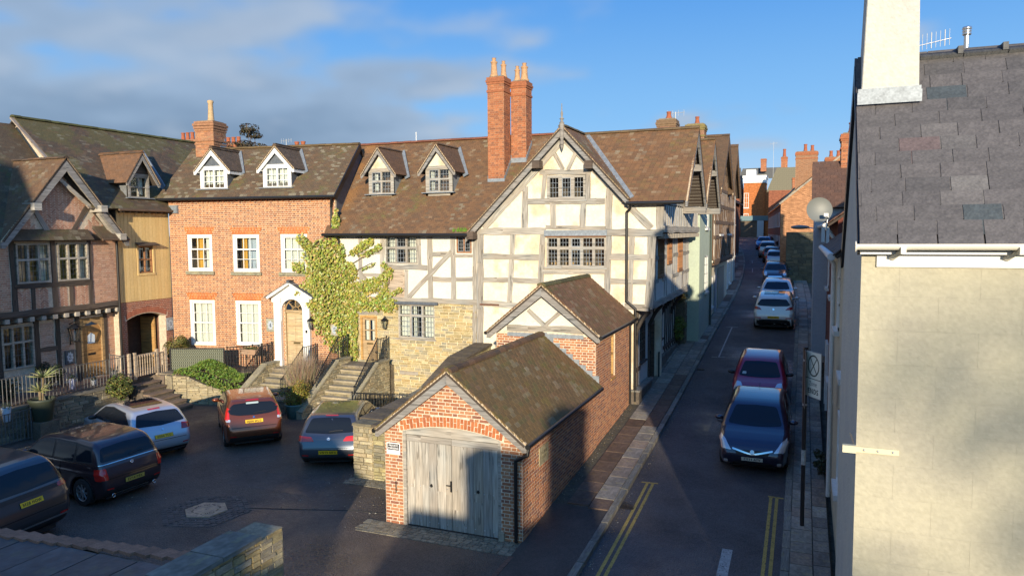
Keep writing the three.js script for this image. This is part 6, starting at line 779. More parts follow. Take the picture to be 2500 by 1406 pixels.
{
  const sage = mat([0.48, 0.56, 0.45], 0.9, { map: T.render });
  streetHouse('sage_green_house', 'sage green rendered house next to the jettied timber house', { side: -1, s0: 33.2, s1: 37.2, t: -4.28, depth: 5, ev: 8.8, rg: 9.9, wall: sage, wins: [[35.6, 6.6, 0.9, 1.7, { mat: M.white, ny: 4 }], [35.6, 3.6, 0.9, 1.7, { mat: M.white, ny: 4 }]], pipe: 36.9, roof: TILE, gutM: mat([0.05, 0.07, 0.06], 0.5) });
  // dark timbered house with two gables to the street
  const o = thing('dark_timbered_house', 'tall dark brown timbered house with white panels and street gables', 'house', [-4.4, 1.2, -42]); const f = fr(o); const lime = M.limewash;
  const G = mul(f, tr(-4.45, 0, -37.3), ry(Math.PI / 2)), J = mul(f, tr(-4.1, 0, -37.3), ry(Math.PI / 2)), L = 10.4; new GB().box(0, 1.2, -6, L, 4.9, 0, G).build(o, 'lower_wall', mat([0.70, 0.62, 0.46], 0.9, { map: T.render })); new GB().box(0, 4.9, -6.3, L, 8.75, 0, J).build(o, 'upper_wall', lime);
  for (const y of [4.95, 6.15, 6.9, 7.75, 8.6]) beam(o, 'rail', J, 0, y, L, y, 0.18, { mat: M.brownOak, proud: 0.05 }); for (let u = 0.1; u <= L; u += 0.6) { beam(o, 'stud', J, u, 5.0, u, 8.6, 0.12, { mat: M.brownOak }); } for (let u = 0.2; u < L - 0.5; u += 1.04) { beam(o, 'brace', J, u, 5.1, u + 0.5, 6.05, 0.1, { mat: M.brownOak }); beam(o, 'brace', J, u + 0.95, 5.1, u + 0.5, 6.05, 0.1, { mat: M.brownOak }); beam(o, 'brace', J, u, 7.0, u + 0.45, 7.7, 0.1, { mat: M.brownOak }); }
  new GB().box(0, 4.75, -6, L, 4.9, 0.36, G).build(o, 'jetty_boards', M.brownOak); plainWindow(o, G, 1.2, 2.5, 2.4, 4.1, { nx: 3, ny: 4, sillMat: M.white }); plainWindow(o, J, 2.0, 6.3, 3.6, 7.6, { nx: 4, ny: 2, mat: M.brownOak }); plainWindow(o, J, 6.6, 6.3, 8.2, 7.6, { nx: 4, ny: 2, mat: M.brownOak }); const d = new GB().box(3.2, 2.0, 0, 4.1, 4.1, 0.06, G).build(o, 'door', mat([0.28, 0.30, 0.33], 0.6)); new GB().box(4.9, 2.1, 0, 8.2, 4.4, 0.04, G).build(o, 'garage_opening', mat([0.30, 0.26, 0.20], 0.9));
  const near = mul(f, tr(0, 0, -37.27)); wall(o, 'near_wall', near, [[-10, 5], [-4.12, 5], [-4.12, 8.7], [-10, 8.7]], [], 0.1, lime); beam(o, 'post', near, -4.17, 5, -4.17, 8.7, 0.13, { mat: M.brownOak }); beam(o, 'rail', near, -8, 7.1, -4.2, 7.1, 0.22, { mat: M.brownOak });
  [[37.2, 40.7, 11.5], [43.4, 46.2, 11.5]].forEach(([se, sr, y1]) => { const y0 = 8.55, run = sr - se, sl = Math.hypot(run, y1 - y0), P = new Pieces(o, 'roof_tile', tileM, { plural: 'roof_tiles', max: 0 }); frontSlope(o, P, f, rect(-10, 0, -3.75, sl), y0, se, y1, sr, { gauge: 0.15, w: 0.22, cols: [[0.12, 0.072, 0.042], [0.10, 0.065, 0.04]] }); P.flush(); const q = mul(f, slopeFrame(0, y0, -(2 * sr - se), Math.PI, Math.atan2(y1 - y0, run))); new GB().box(3.75, 0, -0.05, 10, sl, -0.002, q).build(o, 'roof_deck', M.deck); const Gb = mul(f, tr(-3.75, 0, -sr), ry(Math.PI / 2)); bargeboards(o, Gb, -run - 0.05, run + 0.05, 0, y0 - 0.05, y1 - 0.05, 0.3, 0.07, M.brownOak, -0.08); wall(o, 'street_gable', mul(f, tr(-4.08, 0, -sr), ry(Math.PI / 2)), [[-run, y0 - 0.1], [run, y0 - 0.1], [0, y1 - 0.1]], [], 0.12, lime); const Gw = mul(f, tr(-4.08, 0, -sr), ry(Math.PI / 2)); for (let x = -run + 0.6; x < run - 0.4; x += 0.5) beam(o, 'stud', Gw, x, y0 + 0.1, x, y0 + (1 - Math.abs(x) / run) * (y1 - y0) - 0.2, 0.14, { mat: M.brownOak }); beam(o, 'rail', Gw, -run * 0.6, y0 + 1.1, run * 0.6, y0 + 1.1, 0.2, { mat: M.brownOak }); ridgeTiles(o, pt(f, -10, y1 + 0.01, -sr), pt(f, -3.75, y1 + 0.01, -sr), tileM, 0.13, 0.4); });
  const c1 = thing('chimney_stack', 'short brick chimney with one red pot behind the timber house ridge', 'chimney', [-5.2, 9.5, -28.9]); chimneyStack(c1, fr(c1), -5.35, -4.65, -28.6, -29.3, 9.6, 10.75, { max: 20, pots: [[-4.95, -28.9, 0.3, 0.1]], potM: M.terraRed, bandM: grained([0.22, 0.14, 0.08]), cols: [[0.30, 0.16, 0.10], [0.26, 0.15, 0.09]] });
  const c2 = thing('chimney_stack', 'mossy brick chimney with one red pot above the sage green house', 'chimney', [-4.3, 9.5, -33.6]); chimneyStack(c2, fr(c2), -4.95, -4.15, -33.2, -34, 9.2, 11.15, { max: 20, pots: [[-4.5, -33.6, 0.35, 0.1]], potM: M.terraRed, bandM: grained([0.24, 0.19, 0.07]), cols: [[0.30, 0.15, 0.09], [0.27, 0.14, 0.08]] });
  streetHouse('pale_grey_house', 'pale grey and pink rendered house with tall white sashes', { side: -1, s0: 47.9, s1: 56.2, t: -4.7, depth: 5.5, ev: 9.3, rg: 11.2, wall: mat([0.62, 0.55, 0.46], 0.9, { map: T.render }), wins: [[49.6, 7.4, 0.9, 1.4], [51.8, 7.4, 0.9, 1.4], [54.4, 7.4, 0.9, 1.4], [49.6, 5.0, 0.9, 1.6], [51.8, 5.0, 0.9, 1.6], [54.4, 5.0, 0.9, 1.6], [52, 2.9, 1.2, 1.4]], doors: [[50, 0.9, 2, M.whiteOld], [54.8, 0.9, 2, mat([0.2, 0.25, 0.3], 0.6)]], roof: TILE, chim: [[55.6, 0.8, 1.0, 2]] });
  streetHouse('red_brick_terrace_house', 'red brick terrace house beyond the pale grey house', { side: -1, s0: 56.4, s1: 65, t: -5.4, depth: 6, ev: 9.0, rg: 10.8, wall: farBrick, wins: [[58, 7.0, 0.9, 1.4], [61, 7.0, 0.9, 1.4], [63.6, 7.0, 0.9, 1.4], [58, 4.4, 0.9, 1.4], [63.6, 4.4, 0.9, 1.4]], doors: [[61, 0.9, 2, M.oakDark[0]]], roof: [[0.07, 0.07, 0.075]], chim: [[57.2, 0.9, 1.3, 2]] });
  streetHouse('red_brick_terrace_house', 'darker brick terrace house with a roof dormer near the street end', { side: -1, s0: 65.2, s1: 84, t: -6.6, depth: 6, ev: 9.4, rg: 11, wall: farBrickDark, wins: [[68, 7.2, 1, 1.4], [72, 7.2, 1, 1.4], [76, 7.2, 1, 1.4], [68, 4.8, 1, 1.4], [74, 4.8, 1, 1.4]], roof: [[0.06, 0.06, 0.065]] });
  streetHouse('red_brick_terrace_house', 'last brick terrace house before the shop', { side: -1, s0: 84.2, s1: 112, t: -9.6, depth: 6, ev: 10.2, rg: 12, wall: farBrickDark, wins: [[90, 8, 1, 1.4], [98, 8, 1, 1.4], [105, 8, 1, 1.4]], roof: [[0.06, 0.06, 0.065]] });
  // the shop that closes the street
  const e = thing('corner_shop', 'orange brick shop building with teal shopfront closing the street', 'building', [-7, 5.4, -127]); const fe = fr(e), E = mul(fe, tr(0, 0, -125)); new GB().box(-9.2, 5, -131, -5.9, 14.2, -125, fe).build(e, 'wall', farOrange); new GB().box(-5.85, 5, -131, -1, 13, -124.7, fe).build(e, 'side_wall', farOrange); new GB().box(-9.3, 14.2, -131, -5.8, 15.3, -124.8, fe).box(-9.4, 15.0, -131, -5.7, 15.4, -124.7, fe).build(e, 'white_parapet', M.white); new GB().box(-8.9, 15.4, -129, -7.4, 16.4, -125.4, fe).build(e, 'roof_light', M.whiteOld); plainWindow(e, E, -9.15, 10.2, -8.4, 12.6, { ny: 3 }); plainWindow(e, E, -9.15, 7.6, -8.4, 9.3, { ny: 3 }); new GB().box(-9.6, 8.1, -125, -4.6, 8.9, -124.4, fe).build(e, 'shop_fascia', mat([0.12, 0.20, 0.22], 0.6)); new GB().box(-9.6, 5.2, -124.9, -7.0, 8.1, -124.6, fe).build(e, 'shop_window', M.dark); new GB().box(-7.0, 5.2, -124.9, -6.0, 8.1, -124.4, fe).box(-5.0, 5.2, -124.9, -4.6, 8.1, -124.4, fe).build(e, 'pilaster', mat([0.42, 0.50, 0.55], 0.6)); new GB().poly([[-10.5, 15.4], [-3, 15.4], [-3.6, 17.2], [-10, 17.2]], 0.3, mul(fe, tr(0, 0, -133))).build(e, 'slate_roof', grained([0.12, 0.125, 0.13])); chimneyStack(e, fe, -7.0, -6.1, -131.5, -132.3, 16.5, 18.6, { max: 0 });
  const e2 = thing('distant_house', 'distant house with mossy grey roof right of the shop', 'building', [1, 5.4, -118]); const f2 = fr(e2); new GB().box(-5.0, 5, -124, 6, 12.5, -117, f2).build(e2, 'wall', farBrickDark); new GB().poly([[-5.4, 12.4], [6, 12.4], [6, 16], [-4, 16]], 0.3, mul(f2, tr(0, 0, -119))).build(e2, 'roof', grained([0.20, 0.185, 0.13])); chimneyStack(e2, f2, -3.4, -2.5, -119, -119.8, 14.5, 17.6, { max: 0, pots: [[-2.95, -119.4, 1.2, 0.25]], potM: M.terraRed });
  const e3 = thing('distant_house', 'distant slate roofed house left of the shop', 'building', [-14, 5.4, -128]); const f3 = fr(e3); new GB().box(-20, 5, -134, -9.7, 13.5, -127, f3).build(e3, 'wall', farBrickDark); new GB().poly([[-20.4, 13.4], [-9.5, 13.4], [-10, 17], [-20, 17]], 0.3, mul(f3, tr(0, 0, -129))).build(e3, 'roof', grained([0.13, 0.135, 0.14]));

  // right hand side
  const creamW = mat([0.60, 0.56, 0.42], 0.9, { map: T.render });
  const rc = streetHouse('cream_cottage', 'cream cottage with white gutter adjoining the painted house', { side: 1, s0: 12.75, s1: 20.0, t: 0.72, depth: 5, ev: 6.15, rg: 8.0, wall: creamW, gutM: M.whiteOld, roof: [[0.09, 0.062, 0.05], [0.075, 0.055, 0.048]], wins: [[14.0, 3.9, 0.8, 2.0, { mat: M.white, ny: 3 }], [16.6, 4.4, 0.8, 1.6, { mat: M.white, ny: 3 }], [14.8, 1.6, 0.9, 1.4, { mat: M.white }]], doors: [[18.6, 0.85, 2.0, mat([0.14, 0.02, 0.025], 0.5)]], pipe: 17.9 });
  streetHouse('dark_red_brick_cottage', 'dark red brick cottage with brown tiled roof past the cream cottage', { side: 1, s0: 20.1, s1: 28, t: 0.8, depth: 6, ev: 6.7, rg: 8.9, wall: brickWallTex([0.20, 0.06, 0.045]), roof: [[0.13, 0.065, 0.045], [0.10, 0.055, 0.04]], wins: [[22.5, 4.6, 0.9, 1.3], [26, 4.6, 0.9, 1.3], [22.5, 2.2, 0.9, 1.3]], doors: [[25, 0.9, 2, M.whiteOld]], gutM: M.whiteOld, pipe: 20.4 });
  streetHouse('pantiled_house', 'grey rendered house with dark pantile roof up the street', { side: 1, s0: 34.5, s1: 43, t: 0.72, depth: 6, ev: 7.6, rg: 9.6, wall: mat([0.35, 0.37, 0.40], 0.9, { map: T.render }), roof: [[0.085, 0.05, 0.045], [0.10, 0.055, 0.045]], wins: [[37, 5.4, 0.9, 1.3], [40, 5.4, 0.9, 1.3]], gutM: M.whiteOld, pipe: 34.8, chim: [[42, 0.9, 1.5, 1]] });
  streetHouse('low_brick_house', 'low brick house between the cottage and the pantiled house', { side: 1, s0: 28.2, s1: 34.3, t: 0.85, depth: 6, ev: 6.6, rg: 8.4, wall: farBrickDark, roof: [[0.12, 0.07, 0.05]], wins: [[30, 4.9, 0.8, 1.2], [32.5, 4.9, 0.8, 1.2]], doors: [[31, 0.9, 2, M.oakDark[0]]] });
  { const x = thing('cross_range', 'dark tiled cross roof rising behind the satellite dish', 'house', [2, 5, -29]); const f = fr(x), P = new Pieces(x, 'roof_tile', tileM, { plural: 'roof_tiles', max: 40 }); new GB().box(0.35, 2, -31, 4.4, 7.35, -27.9, f).build(x, 'wall', mat([0.42, 0.45, 0.50], 0.9, { map: T.render })); frontSlope(x, P, f, rect(0.25, 0, 4.5, 2.2), 7.25, 27.7, 8.85, 29.2, { gauge: 0.15, w: 0.24, cols: [[0.11, 0.06, 0.045], [0.09, 0.052, 0.042]] }); P.flush(); chimneyStack(x, f, 1.2, 1.9, -29, -29.7, 8.2, 9.9, { max: 0, pots: [[1.55, -29.35, 0.4, 0.12]], potM: M.terraRed }); }
  const sw = thing('garden_stone_wall', 'tall dark mossy stone wall beyond the parked cars', 'wall', [0.4, 2.4, -55.9]); { const q = fr(sw), Q = mul(q, tr(0, 0, -55.7)); new GB().box(-1.15, 2.2, -56.2, 3, 6.35, -55.72, q).build(sw, 'core', stony([0.12, 0.11, 0.08])); new GB().box(-1.15, 2.2, -56.2 + 0.3, -0.3 + 0.9, 2.4, -55.7, q).build(sw, 'footing', stony([0.1, 0.1, 0.08])); const P = new Pieces(sw, 'stone', stoneM, { plural: 'stones', max: 40 }); rubble(P, Q, rect(-1.15, 2.3, 1.6, 6.35), [], { cols: [[0.15, 0.135, 0.09], [0.12, 0.11, 0.08], [0.19, 0.16, 0.10]], h0: 0.15, h1: 0.3, w0: 0.25, w1: 0.7 }); P.flush(); }
  const bg = thing('brick_gable_house', 'sunlit orange brick gable end of the terrace on the right', 'house', [0.5, 3, -60]); { const q = fr(bg), Q = mul(q, tr(0, 0, -57.5)); new GB().poly([[-1.6, 2.6], [6.5, 2.6], [6.5, 8.6], [2.6, 11.9], [-1.6, 8.45]], 0.3, mul(Q, tr(0, 0, -0.3))).build(bg, 'gable_wall', brickWallTex([0.52, 0.28, 0.15])); new GB().sq(pt(Q, -1.7, 8.42, 0.02), pt(Q, 2.6, 11.95, 0.02), 0.12, 0.4).build(bg, 'verge_coping', stony([0.42, 0.36, 0.28])); new GB().box(-1.55, 2.6, -72, 6.4, 8.4, -57.8, q).build(bg, 'wall', farBrickDark); const s = mul(q, slopeFrame(-1.75, 8.4, -72, -Math.PI / 2, Math.atan2(3.5, 4.3))); new GB().box(0, 0, -0.06, 14.3, 5.5, 0, s).build(bg, 'roof', grained([0.30, 0.15, 0.09])); const Fw = mul(q, tr(-1.55, 0, -72), ry(-Math.PI / 2)); for (const u of [2, 5, 8, 11.5]) { plainWindow(bg, Fw, u, 6.2, u + 0.9, 7.7); plainWindow(bg, Fw, u, 3.9, u + 0.9, 5.2); } chimneyStack(bg, q, -0.7, 0.9, -62, -63.4, 9, 12.6, { max: 20, cols: [[0.34, 0.17, 0.09], [0.30, 0.15, 0.08]], pots: [[0, -62.5, 0.6, 0.14], [0.5, -62.5, 0.5, 0.14]], potM: M.terraRed }); chimneyStack(bg, q, 1.4, 2.6, -60, -61, 10, 11.9, { max: 20, pots: [[1.8, -60.5, 0.5, 0.14], [2.3, -60.5, 0.5, 0.14]], potM: M.terraRed }); }
  const tr2 = thing('terrace_row', 'long brick terrace with olive slate roof running to the street end', 'house', [-2, 3.6, -85]); { const q = fr(tr2); const yaw = mul(q, tr(-1.9, 0, -72.5), ry(R(4.0))); new GB().box(0, 2.8, -44, 6, 9.0, 0, yaw).build(tr2, 'wall', farBrickDark); const s = mul(yaw, slopeFrame(-0.2, 8.95, -44, -Math.PI / 2, R(46))); new GB().box(0, 0, -0.06, 44, 4.4, 0, s).build(tr2, 'roof', grained([0.24, 0.21, 0.12])); const Fw = mul(yaw, tr(0, 0, -44), ry(-Math.PI / 2)); for (let u = 3; u < 42; u += 3.6) { plainWindow(tr2, Fw, u, 6.9, u + 1, 8.3); plainWindow(tr2, Fw, u, 4.7, u + 1, 6.0); } chimneyStack(tr2, yaw, 2.4, 3.4, -8, -9, 10.5, 13.2, { max: 0, pots: [[2.9, -8.5, 0.5, 0.14]] }); chimneyStack(tr2, yaw, 2.4, 3.4, -28, -29, 10.5, 13.2, { max: 0, pots: [[2.9, -28.5, 0.5, 0.14]] }); }
  // garden wall and plants in the gap by the sage house
  const gw = thing('passage_wall', 'low stone wall in the gap before the sage green house', 'wall', [-4.95, 1.2, -32.9]); { const q = fr(gw), Q = mul(q, tr(-4.8, 0, -32.5), ry(Math.PI / 2)); new GB().box(-6.5, 0.9, -33.15, -4.82, 3.3, -32.55, q).build(gw, 'core', stony([0.16, 0.13, 0.09])); const P = new Pieces(gw, 'stone', stoneM, { plural: 'stones', max: 40 }); rubble(P, Q, rect(0.05, 1.1, 0.65, 3.3), [], { cols: [[0.20, 0.16, 0.11], [0.24, 0.19, 0.13]] }); P.flush(); }
}
// ---------- yard: retaining walls, steps, railings ----------
function rubbleWall(name, label, segs, o = {}) {   // segs: [t0,s0,t1,s1,yb0,yt0,yt1] faced on the right hand side looking from 0 to 1
  const a = segs[0]; const w = thing(name, label, o.cat || 'wall', [a[0], 0, -a[1]]); const f = fr(w); const P = new Pieces(w, 'stone', stoneM, { plural: 'stones', max: o.max ?? 250 }); const th = o.th || 0.35;
  for (const [t0, s0, t1, s1, yb, y0, y1, cop] of segs) {
    const L = Math.hypot(t1 - t0, s1 - s0), q = mul(f, tr(t0, 0, -s0), ry(Math.atan2(s1 - s0, t1 - t0))); new GB().poly([[0, yb], [L, yb], [L, y1], [0, y0]], th, mul(q, tr(0, 0, -th - 0.02))).build(w, 'core', stony([0.30, 0.26, 0.18])); rubble(P, q, [[0, yb], [L, yb], [L, y1], [0, y0]], [], { cols: o.cols, h0: o.h0, h1: o.h1, w0: o.w0, w1: o.w1 }); if (o.both) rubble(P, mul(q, tr(L, 0, -th - 0.03), ry(Math.PI)), [[0, yb], [L, yb], [L, y0], [0, y1]], [], { cols: o.cols, h0: o.h0, h1: o.h1, w0: o.w0, w1: o.w1 }); if (o.ends) { rubble(P, mul(q, tr(0, 0, -th - 0.02), ry(-Math.PI / 2)), rect(0, yb, th, y0), [], { cols: o.cols }); rubble(P, mul(q, tr(L, 0, 0), ry(Math.PI / 2)), rect(0, yb, th, y1), [], { cols: o.cols }); }
    if (cop !== 0) { const n = Math.max(1, Math.round(L / (o.cl || 0.6))), CP = new Pieces(w, 'coping_stone', stoneM, { plural: 'coping_stones', max: 40 }); for (let i = 0; i < n; i++) { const u = (i + 0.5) / n, y = lerp(y0, y1, u), sl = Math.atan2(y1 - y0, L); CP.add(pick(U.slab), mul(q, tr(u * L, y + 0.035, -th / 2 - 0.01), rz(sl), rx(-Math.PI / 2), m4().makeScale(L / n / Math.cos(sl) - 0.008, th + (o.co ?? 0.12), o.ct || 0.07)), colour(o.cc || [0.24, 0.21, 0.16], 0.16, 0.03)); } CP.flush(); }
  }
  P.flush(); return w;
}
const paleStone = [[0.44, 0.37, 0.23], [0.50, 0.42, 0.27], [0.38, 0.33, 0.22], [0.54, 0.47, 0.31]], greyStone = [[0.27, 0.235, 0.17], [0.32, 0.28, 0.20], [0.22, 0.195, 0.15], [0.36, 0.31, 0.22]];
rubbleWall('retaining_wall', 'stone retaining wall below the number 2 railings', [[-23, 10.5, -23, 19.35, -0.05, 0.95, 1.0]], { cols: greyStone, th: 0.3, w1: 0.55, cl: 0.9 });
rubbleWall('retaining_wall', 'pale curved stone wall under the trellis fence and ivy bank', [[-22.45, 20.5, -21.6, 20.72, -0.05, 1.12, 1.1, 0], [-21.6, 20.72, -20.9, 21.05, -0.05, 1.1, 0.72, 0], [-20.9, 21.05, -20.2, 21.55, -0.05, 0.72, 0.42, 0], [-20.2, 21.55, -19.95, 22.2, -0.05, 0.42, 0.5, 0], [-22.55, 22.3, -22.45, 20.5, -0.05, 1.15, 1.12, 0]], { cols: paleStone, th: 0.3, h0: 0.05, h1: 0.1, w1: 0.5 });
rubbleWall('boundary_wall', 'stone boundary wall with wide stepped coping behind the garage', [[-10.35, 16.0, -8.6, 16.0, -0.05, 1.42, 1.42], [-10.38, 16.4, -10.38, 19.6, -0.05, 1.45, 1.55], [-10.38, 19.6, -10.38, 21.7, -0.05, 1.55, 2.25], [-10.38, 21.7, -10.38, 23.85, -0.05, 2.25, 2.42], [-10.98, 23.85, -10.98, 16.2, -0.05, 2.0, 1.4, 0]].map(a => a), { cols: [[0.40, 0.35, 0.18], [0.46, 0.40, 0.22], [0.34, 0.30, 0.18], [0.30, 0.27, 0.19]], th: 0.55, cl: 0.55, cc: [0.15, 0.12, 0.085], co: 0.16 });
// a pillar end to the boundary wall facing the yard
rubbleWall('wall_pier', 'pale stone pier beside the grey hatchback', [[-10.95, 15.98, -10.35, 15.98, -0.05, 1.42, 1.42]], { cols: paleStone, th: 0.5, ends: true, max: 80, cat: 'pier', cc: [0.28, 0.25, 0.17] });
// foreground wall and flat slab roof of a lean-to
{
  rubbleWall('foreground_wall', 'low stone wall end with broad stone coping in the yard corner', [[-8.25, 5.0, -8.25, 9.3, -0.05, 1.42, 1.42], [-8.85, 9.3, -8.25, 9.3, -0.05, 1.42, 1.42, 0]], { cols: [[0.44, 0.35, 0.18], [0.50, 0.42, 0.26], [0.38, 0.33, 0.24]], th: 0.55, both: false, cl: 0.95, cc: [0.20, 0.20, 0.17], co: 0.14, ends: true });
  const o = thing('slab_roof', 'dark stone slab roof edged with red tiles beside the foreground wall', 'roof', [-12, 0, -7]); const f = fr(o); new GB().box(-16, 0, -8.1, -8.9, 1.36, -3, f).build(o, 'wall', stony([0.20, 0.17, 0.12])); const P = new Pieces(o, 'slab', stony([1, 1, 1], 0.55), { plural: 'slabs' }); for (let t = -16; t < -8.9; t += 0.82) for (let s = 3; s < 7.8; s += 1.2) P.add(pick(U.slab), mul(f, tr(t + 0.41 + 0.0, 1.40 + rr(0, 0.008), -(s + 0.6 + (t + 16) * 0.03)), rx(-Math.PI / 2), m4().makeScale(0.81, 1.19, 0.06)), colour([0.10, 0.095, 0.095], 0.2, 0.04)); P.flush(); const E = new Pieces(o, 'edge_tile', tileM, { plural: 'edge_tiles' }); for (let t = -16; t < -8.9; t += 0.3) E.add(pick(U.slab), mul(f, tr(t + 0.15, 1.43, -(8.0 + (t + 12) * 0.12)), ry(-0.12), rx(-Math.PI / 2 - 0.1), m4().makeScale(0.292, 0.34, 0.05)), colour([0.28, 0.15, 0.095], 0.15)); E.flush();
}
// terraces and flights of steps
function slabBox(P, f, t0, t1, s0, s1, y, c, th = 0.07) { P.add(pick(U.slab), mul(f, tr((t0 + t1) / 2, y - th / 2, -(s0 + s1) / 2), rx(-Math.PI / 2), m4().makeScale(t1 - t0 - 0.01, s1 - s0 - 0.01, th)), c); }
{
  const o = thing('terrace', 'raised terraces with paving along the house fronts', 'terrace', [-20, 0, -22]); const f = fr(o); new GB().box(-24.8, -0.05, -20.6, -23.25, 1.06, -10.5, f).box(-24.4, -0.05, -24.2, -22.6, 1.1, -20.6, f).build(o, 'fill', stony([0.22, 0.17, 0.13])); new GB().poly([[-22.6, 22.2], [-22.2, 21.2], [-20.6, 21.75], [-19.9, 22.5], [-19.75, 24.0], [-22.6, 24.0]], 1.1, mul(f, rx(-Math.PI / 2))).build(o, 'fill', stony([0.2, 0.16, 0.12])); new GB().box(-19.75, -0.05, -24.0, -17.75, 1.13, -22.85, f).box(-17.75, -0.05, -24.0, -16.3, 0.9, -22.9, f).box(-16.3, -0.05, -23.95, -14.45, 1.46, -22.95, f).build(o, 'landing', stony([0.26, 0.22, 0.16]));
  const P = new Pieces(o, 'paving_slab', stony([1, 1, 1]), { plural: 'paving_slabs' }); const c = () => colour([0.30, 0.25, 0.18], 0.15, 0.03); for (let s = 10.6; s < 20.5; s += 0.55) for (let t = -24.75; t < -23.3; t += 0.5) slabBox(P, f, t, Math.min(t + 0.5, -23.25), s, s + 0.55, 1.12, colour([0.26, 0.17, 0.12], 0.15)); for (let s = 20.7; s < 22.4; s += 0.55) for (let t = -24.3; t < -22.6; t += 0.55) slabBox(P, f, t, t + 0.55, s, s + 0.55, 1.16, c()); for (const [t0, t1, y] of [[-19.75, -17.75, 1.2], [-16.3, -14.45, 1.53]]) for (let t = t0; t < t1 - 0.1; t += 0.5) slabBox(P, f, t, Math.min(t + 0.5, t1), 22.83, 23.7, y, c()); P.flush();
}
function steps(name, label, t0, t1, sTop, y, n, tread, along) {   // steps rising up the street direction, or leftwards when along is given
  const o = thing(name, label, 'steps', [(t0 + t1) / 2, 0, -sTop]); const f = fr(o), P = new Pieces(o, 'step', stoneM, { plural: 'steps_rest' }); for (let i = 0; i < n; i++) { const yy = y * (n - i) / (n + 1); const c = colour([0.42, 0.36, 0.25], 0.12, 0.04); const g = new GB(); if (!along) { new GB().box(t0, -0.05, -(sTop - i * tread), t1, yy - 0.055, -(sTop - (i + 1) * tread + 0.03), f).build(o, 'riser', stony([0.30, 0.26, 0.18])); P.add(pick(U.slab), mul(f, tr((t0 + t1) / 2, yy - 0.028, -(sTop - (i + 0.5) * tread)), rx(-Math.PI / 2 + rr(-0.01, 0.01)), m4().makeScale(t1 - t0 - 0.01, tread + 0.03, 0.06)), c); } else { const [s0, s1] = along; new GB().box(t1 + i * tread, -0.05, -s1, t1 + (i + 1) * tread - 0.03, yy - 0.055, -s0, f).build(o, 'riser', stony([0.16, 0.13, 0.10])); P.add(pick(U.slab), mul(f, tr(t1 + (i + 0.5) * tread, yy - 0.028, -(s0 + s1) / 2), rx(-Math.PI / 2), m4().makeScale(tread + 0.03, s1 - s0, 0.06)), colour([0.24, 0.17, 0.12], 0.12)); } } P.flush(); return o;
}
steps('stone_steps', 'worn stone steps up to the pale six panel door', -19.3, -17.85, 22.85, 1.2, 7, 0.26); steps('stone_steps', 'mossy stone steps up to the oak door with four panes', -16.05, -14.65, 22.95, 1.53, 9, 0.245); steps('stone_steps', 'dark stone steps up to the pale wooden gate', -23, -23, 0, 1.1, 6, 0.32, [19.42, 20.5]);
for (const [t, y, s1, n, dy, lab] of [[-16.22, 1.53, 22.95, 9, 0.245, 'sloping stone kerb left of the mossy steps'], [-14.5, 1.53, 22.95, 9, 0.245, 'sloping stone kerb right of the mossy steps'], [-19.5, 1.2, 22.85, 7, 0.26, 'sloping stone kerb beside the worn steps']]) { const o = thing('step_kerb', lab, 'kerb', [t, 0, -s1 + n * dy / 2]); const f = fr(o); const run = n * dy; new GB().poly([[0, -0.05], [run + 0.3, -0.05], [run + 0.3, 0.22], [0.25, y + 0.16], [-0.5, y + 0.16], [-0.5, -0.05]], 0.22, mul(f, tr(t + 0.11, 0, -s1), ry(-Math.PI / 2))).build(o, 'core', stony([0.44, 0.38, 0.26])); new GB().sq(pt(f, t, y + 0.18, -s1 - 0.25 + 0.5), pt(f, t, 0.24, -s1 + run + 0.3), 0.3, 0.07).box(t - 0.15, y + 0.15, -s1 - 0.55, t + 0.15, y + 0.215, -s1 + 0.28, f).build(o, 'coping', stony([0.36, 0.32, 0.22])); const P = new Pieces(o, 'stone', stoneM, { plural: 'stones', max: 40 }); rubble(P, mul(f, tr(t + 0.125, 0, -s1 + run + 0.3), ry(Math.PI / 2)), [[0, 0], [run + 0.8, 0], [run + 0.8, y + 0.14], [run + 0.05, y + 0.14], [0, 0.2]], [], { cols: paleStone }); P.flush(); }
// iron railings: pts = base line; every baluster is a part
const BAL = new THREE.CylinderGeometry(0.014, 0.014, 1, 6); const BALTW = (() => { const g = new GB(); g.lathe([[0.014, -0.5], [0.014, -0.08], [0.027, -0.02], [0.027, 0.02], [0.014, 0.08], [0.014, 0.5]], 0, 0, 0, 6); return boxUV(mergeGeometries(g.l)); })();
function railing(name, label, pts, h, o = {}) {
  const p0 = pts[0], r = thing(name, label, o.cat || 'railing', [p0[0], p0[1], p0[2]], 0, o.group); const f = fr(r), m = o.mat || M.iron, gap = o.gap || 0.115; let k = 0;
  for (let i = 0; i + 1 < pts.length; i++) { const a = pts[i], b = pts[i + 1], L = Math.hypot(b[0] - a[0], b[1] - a[1], b[2] - a[2]), n = Math.max(2, Math.round(L / gap)); const up = (p, y) => pt(f, p[0], p[1] + y, p[2]); new GB().sq(up(a, h), up(b, h), 0.035, 0.02).build(r, 'top_rail', m); if (o.low !== 0) new GB().sq(up(a, 0.1), up(b, 0.1), 0.022, 0.016).build(r, 'bottom_rail', m); for (const e of i ? [b] : [a, b]) new GB().bar(up(e, 0), up(e, h + 0.02), 0.02, 6).ball(...up(e, h + 0.03), 0.03).build(r, 'post', m); for (let j = 1; j < n; j++) { const u = j / n, q = [lerp(a[0], b[0], u), lerp(a[1], b[1], u), lerp(a[2], b[2], u)], me = new THREE.Mesh(j % 3 === 0 && o.knob !== 0 ? BALTW : BAL, m); me.name = k ? 'baluster_' + String(k).padStart(3, '0') : 'baluster'; k++; me.position.set(...up(q, h / 2 + 0.04)); me.scale.set(o.bw || 1, h - 0.08, o.bw || 1); r.add(me); } }
  return r;
}
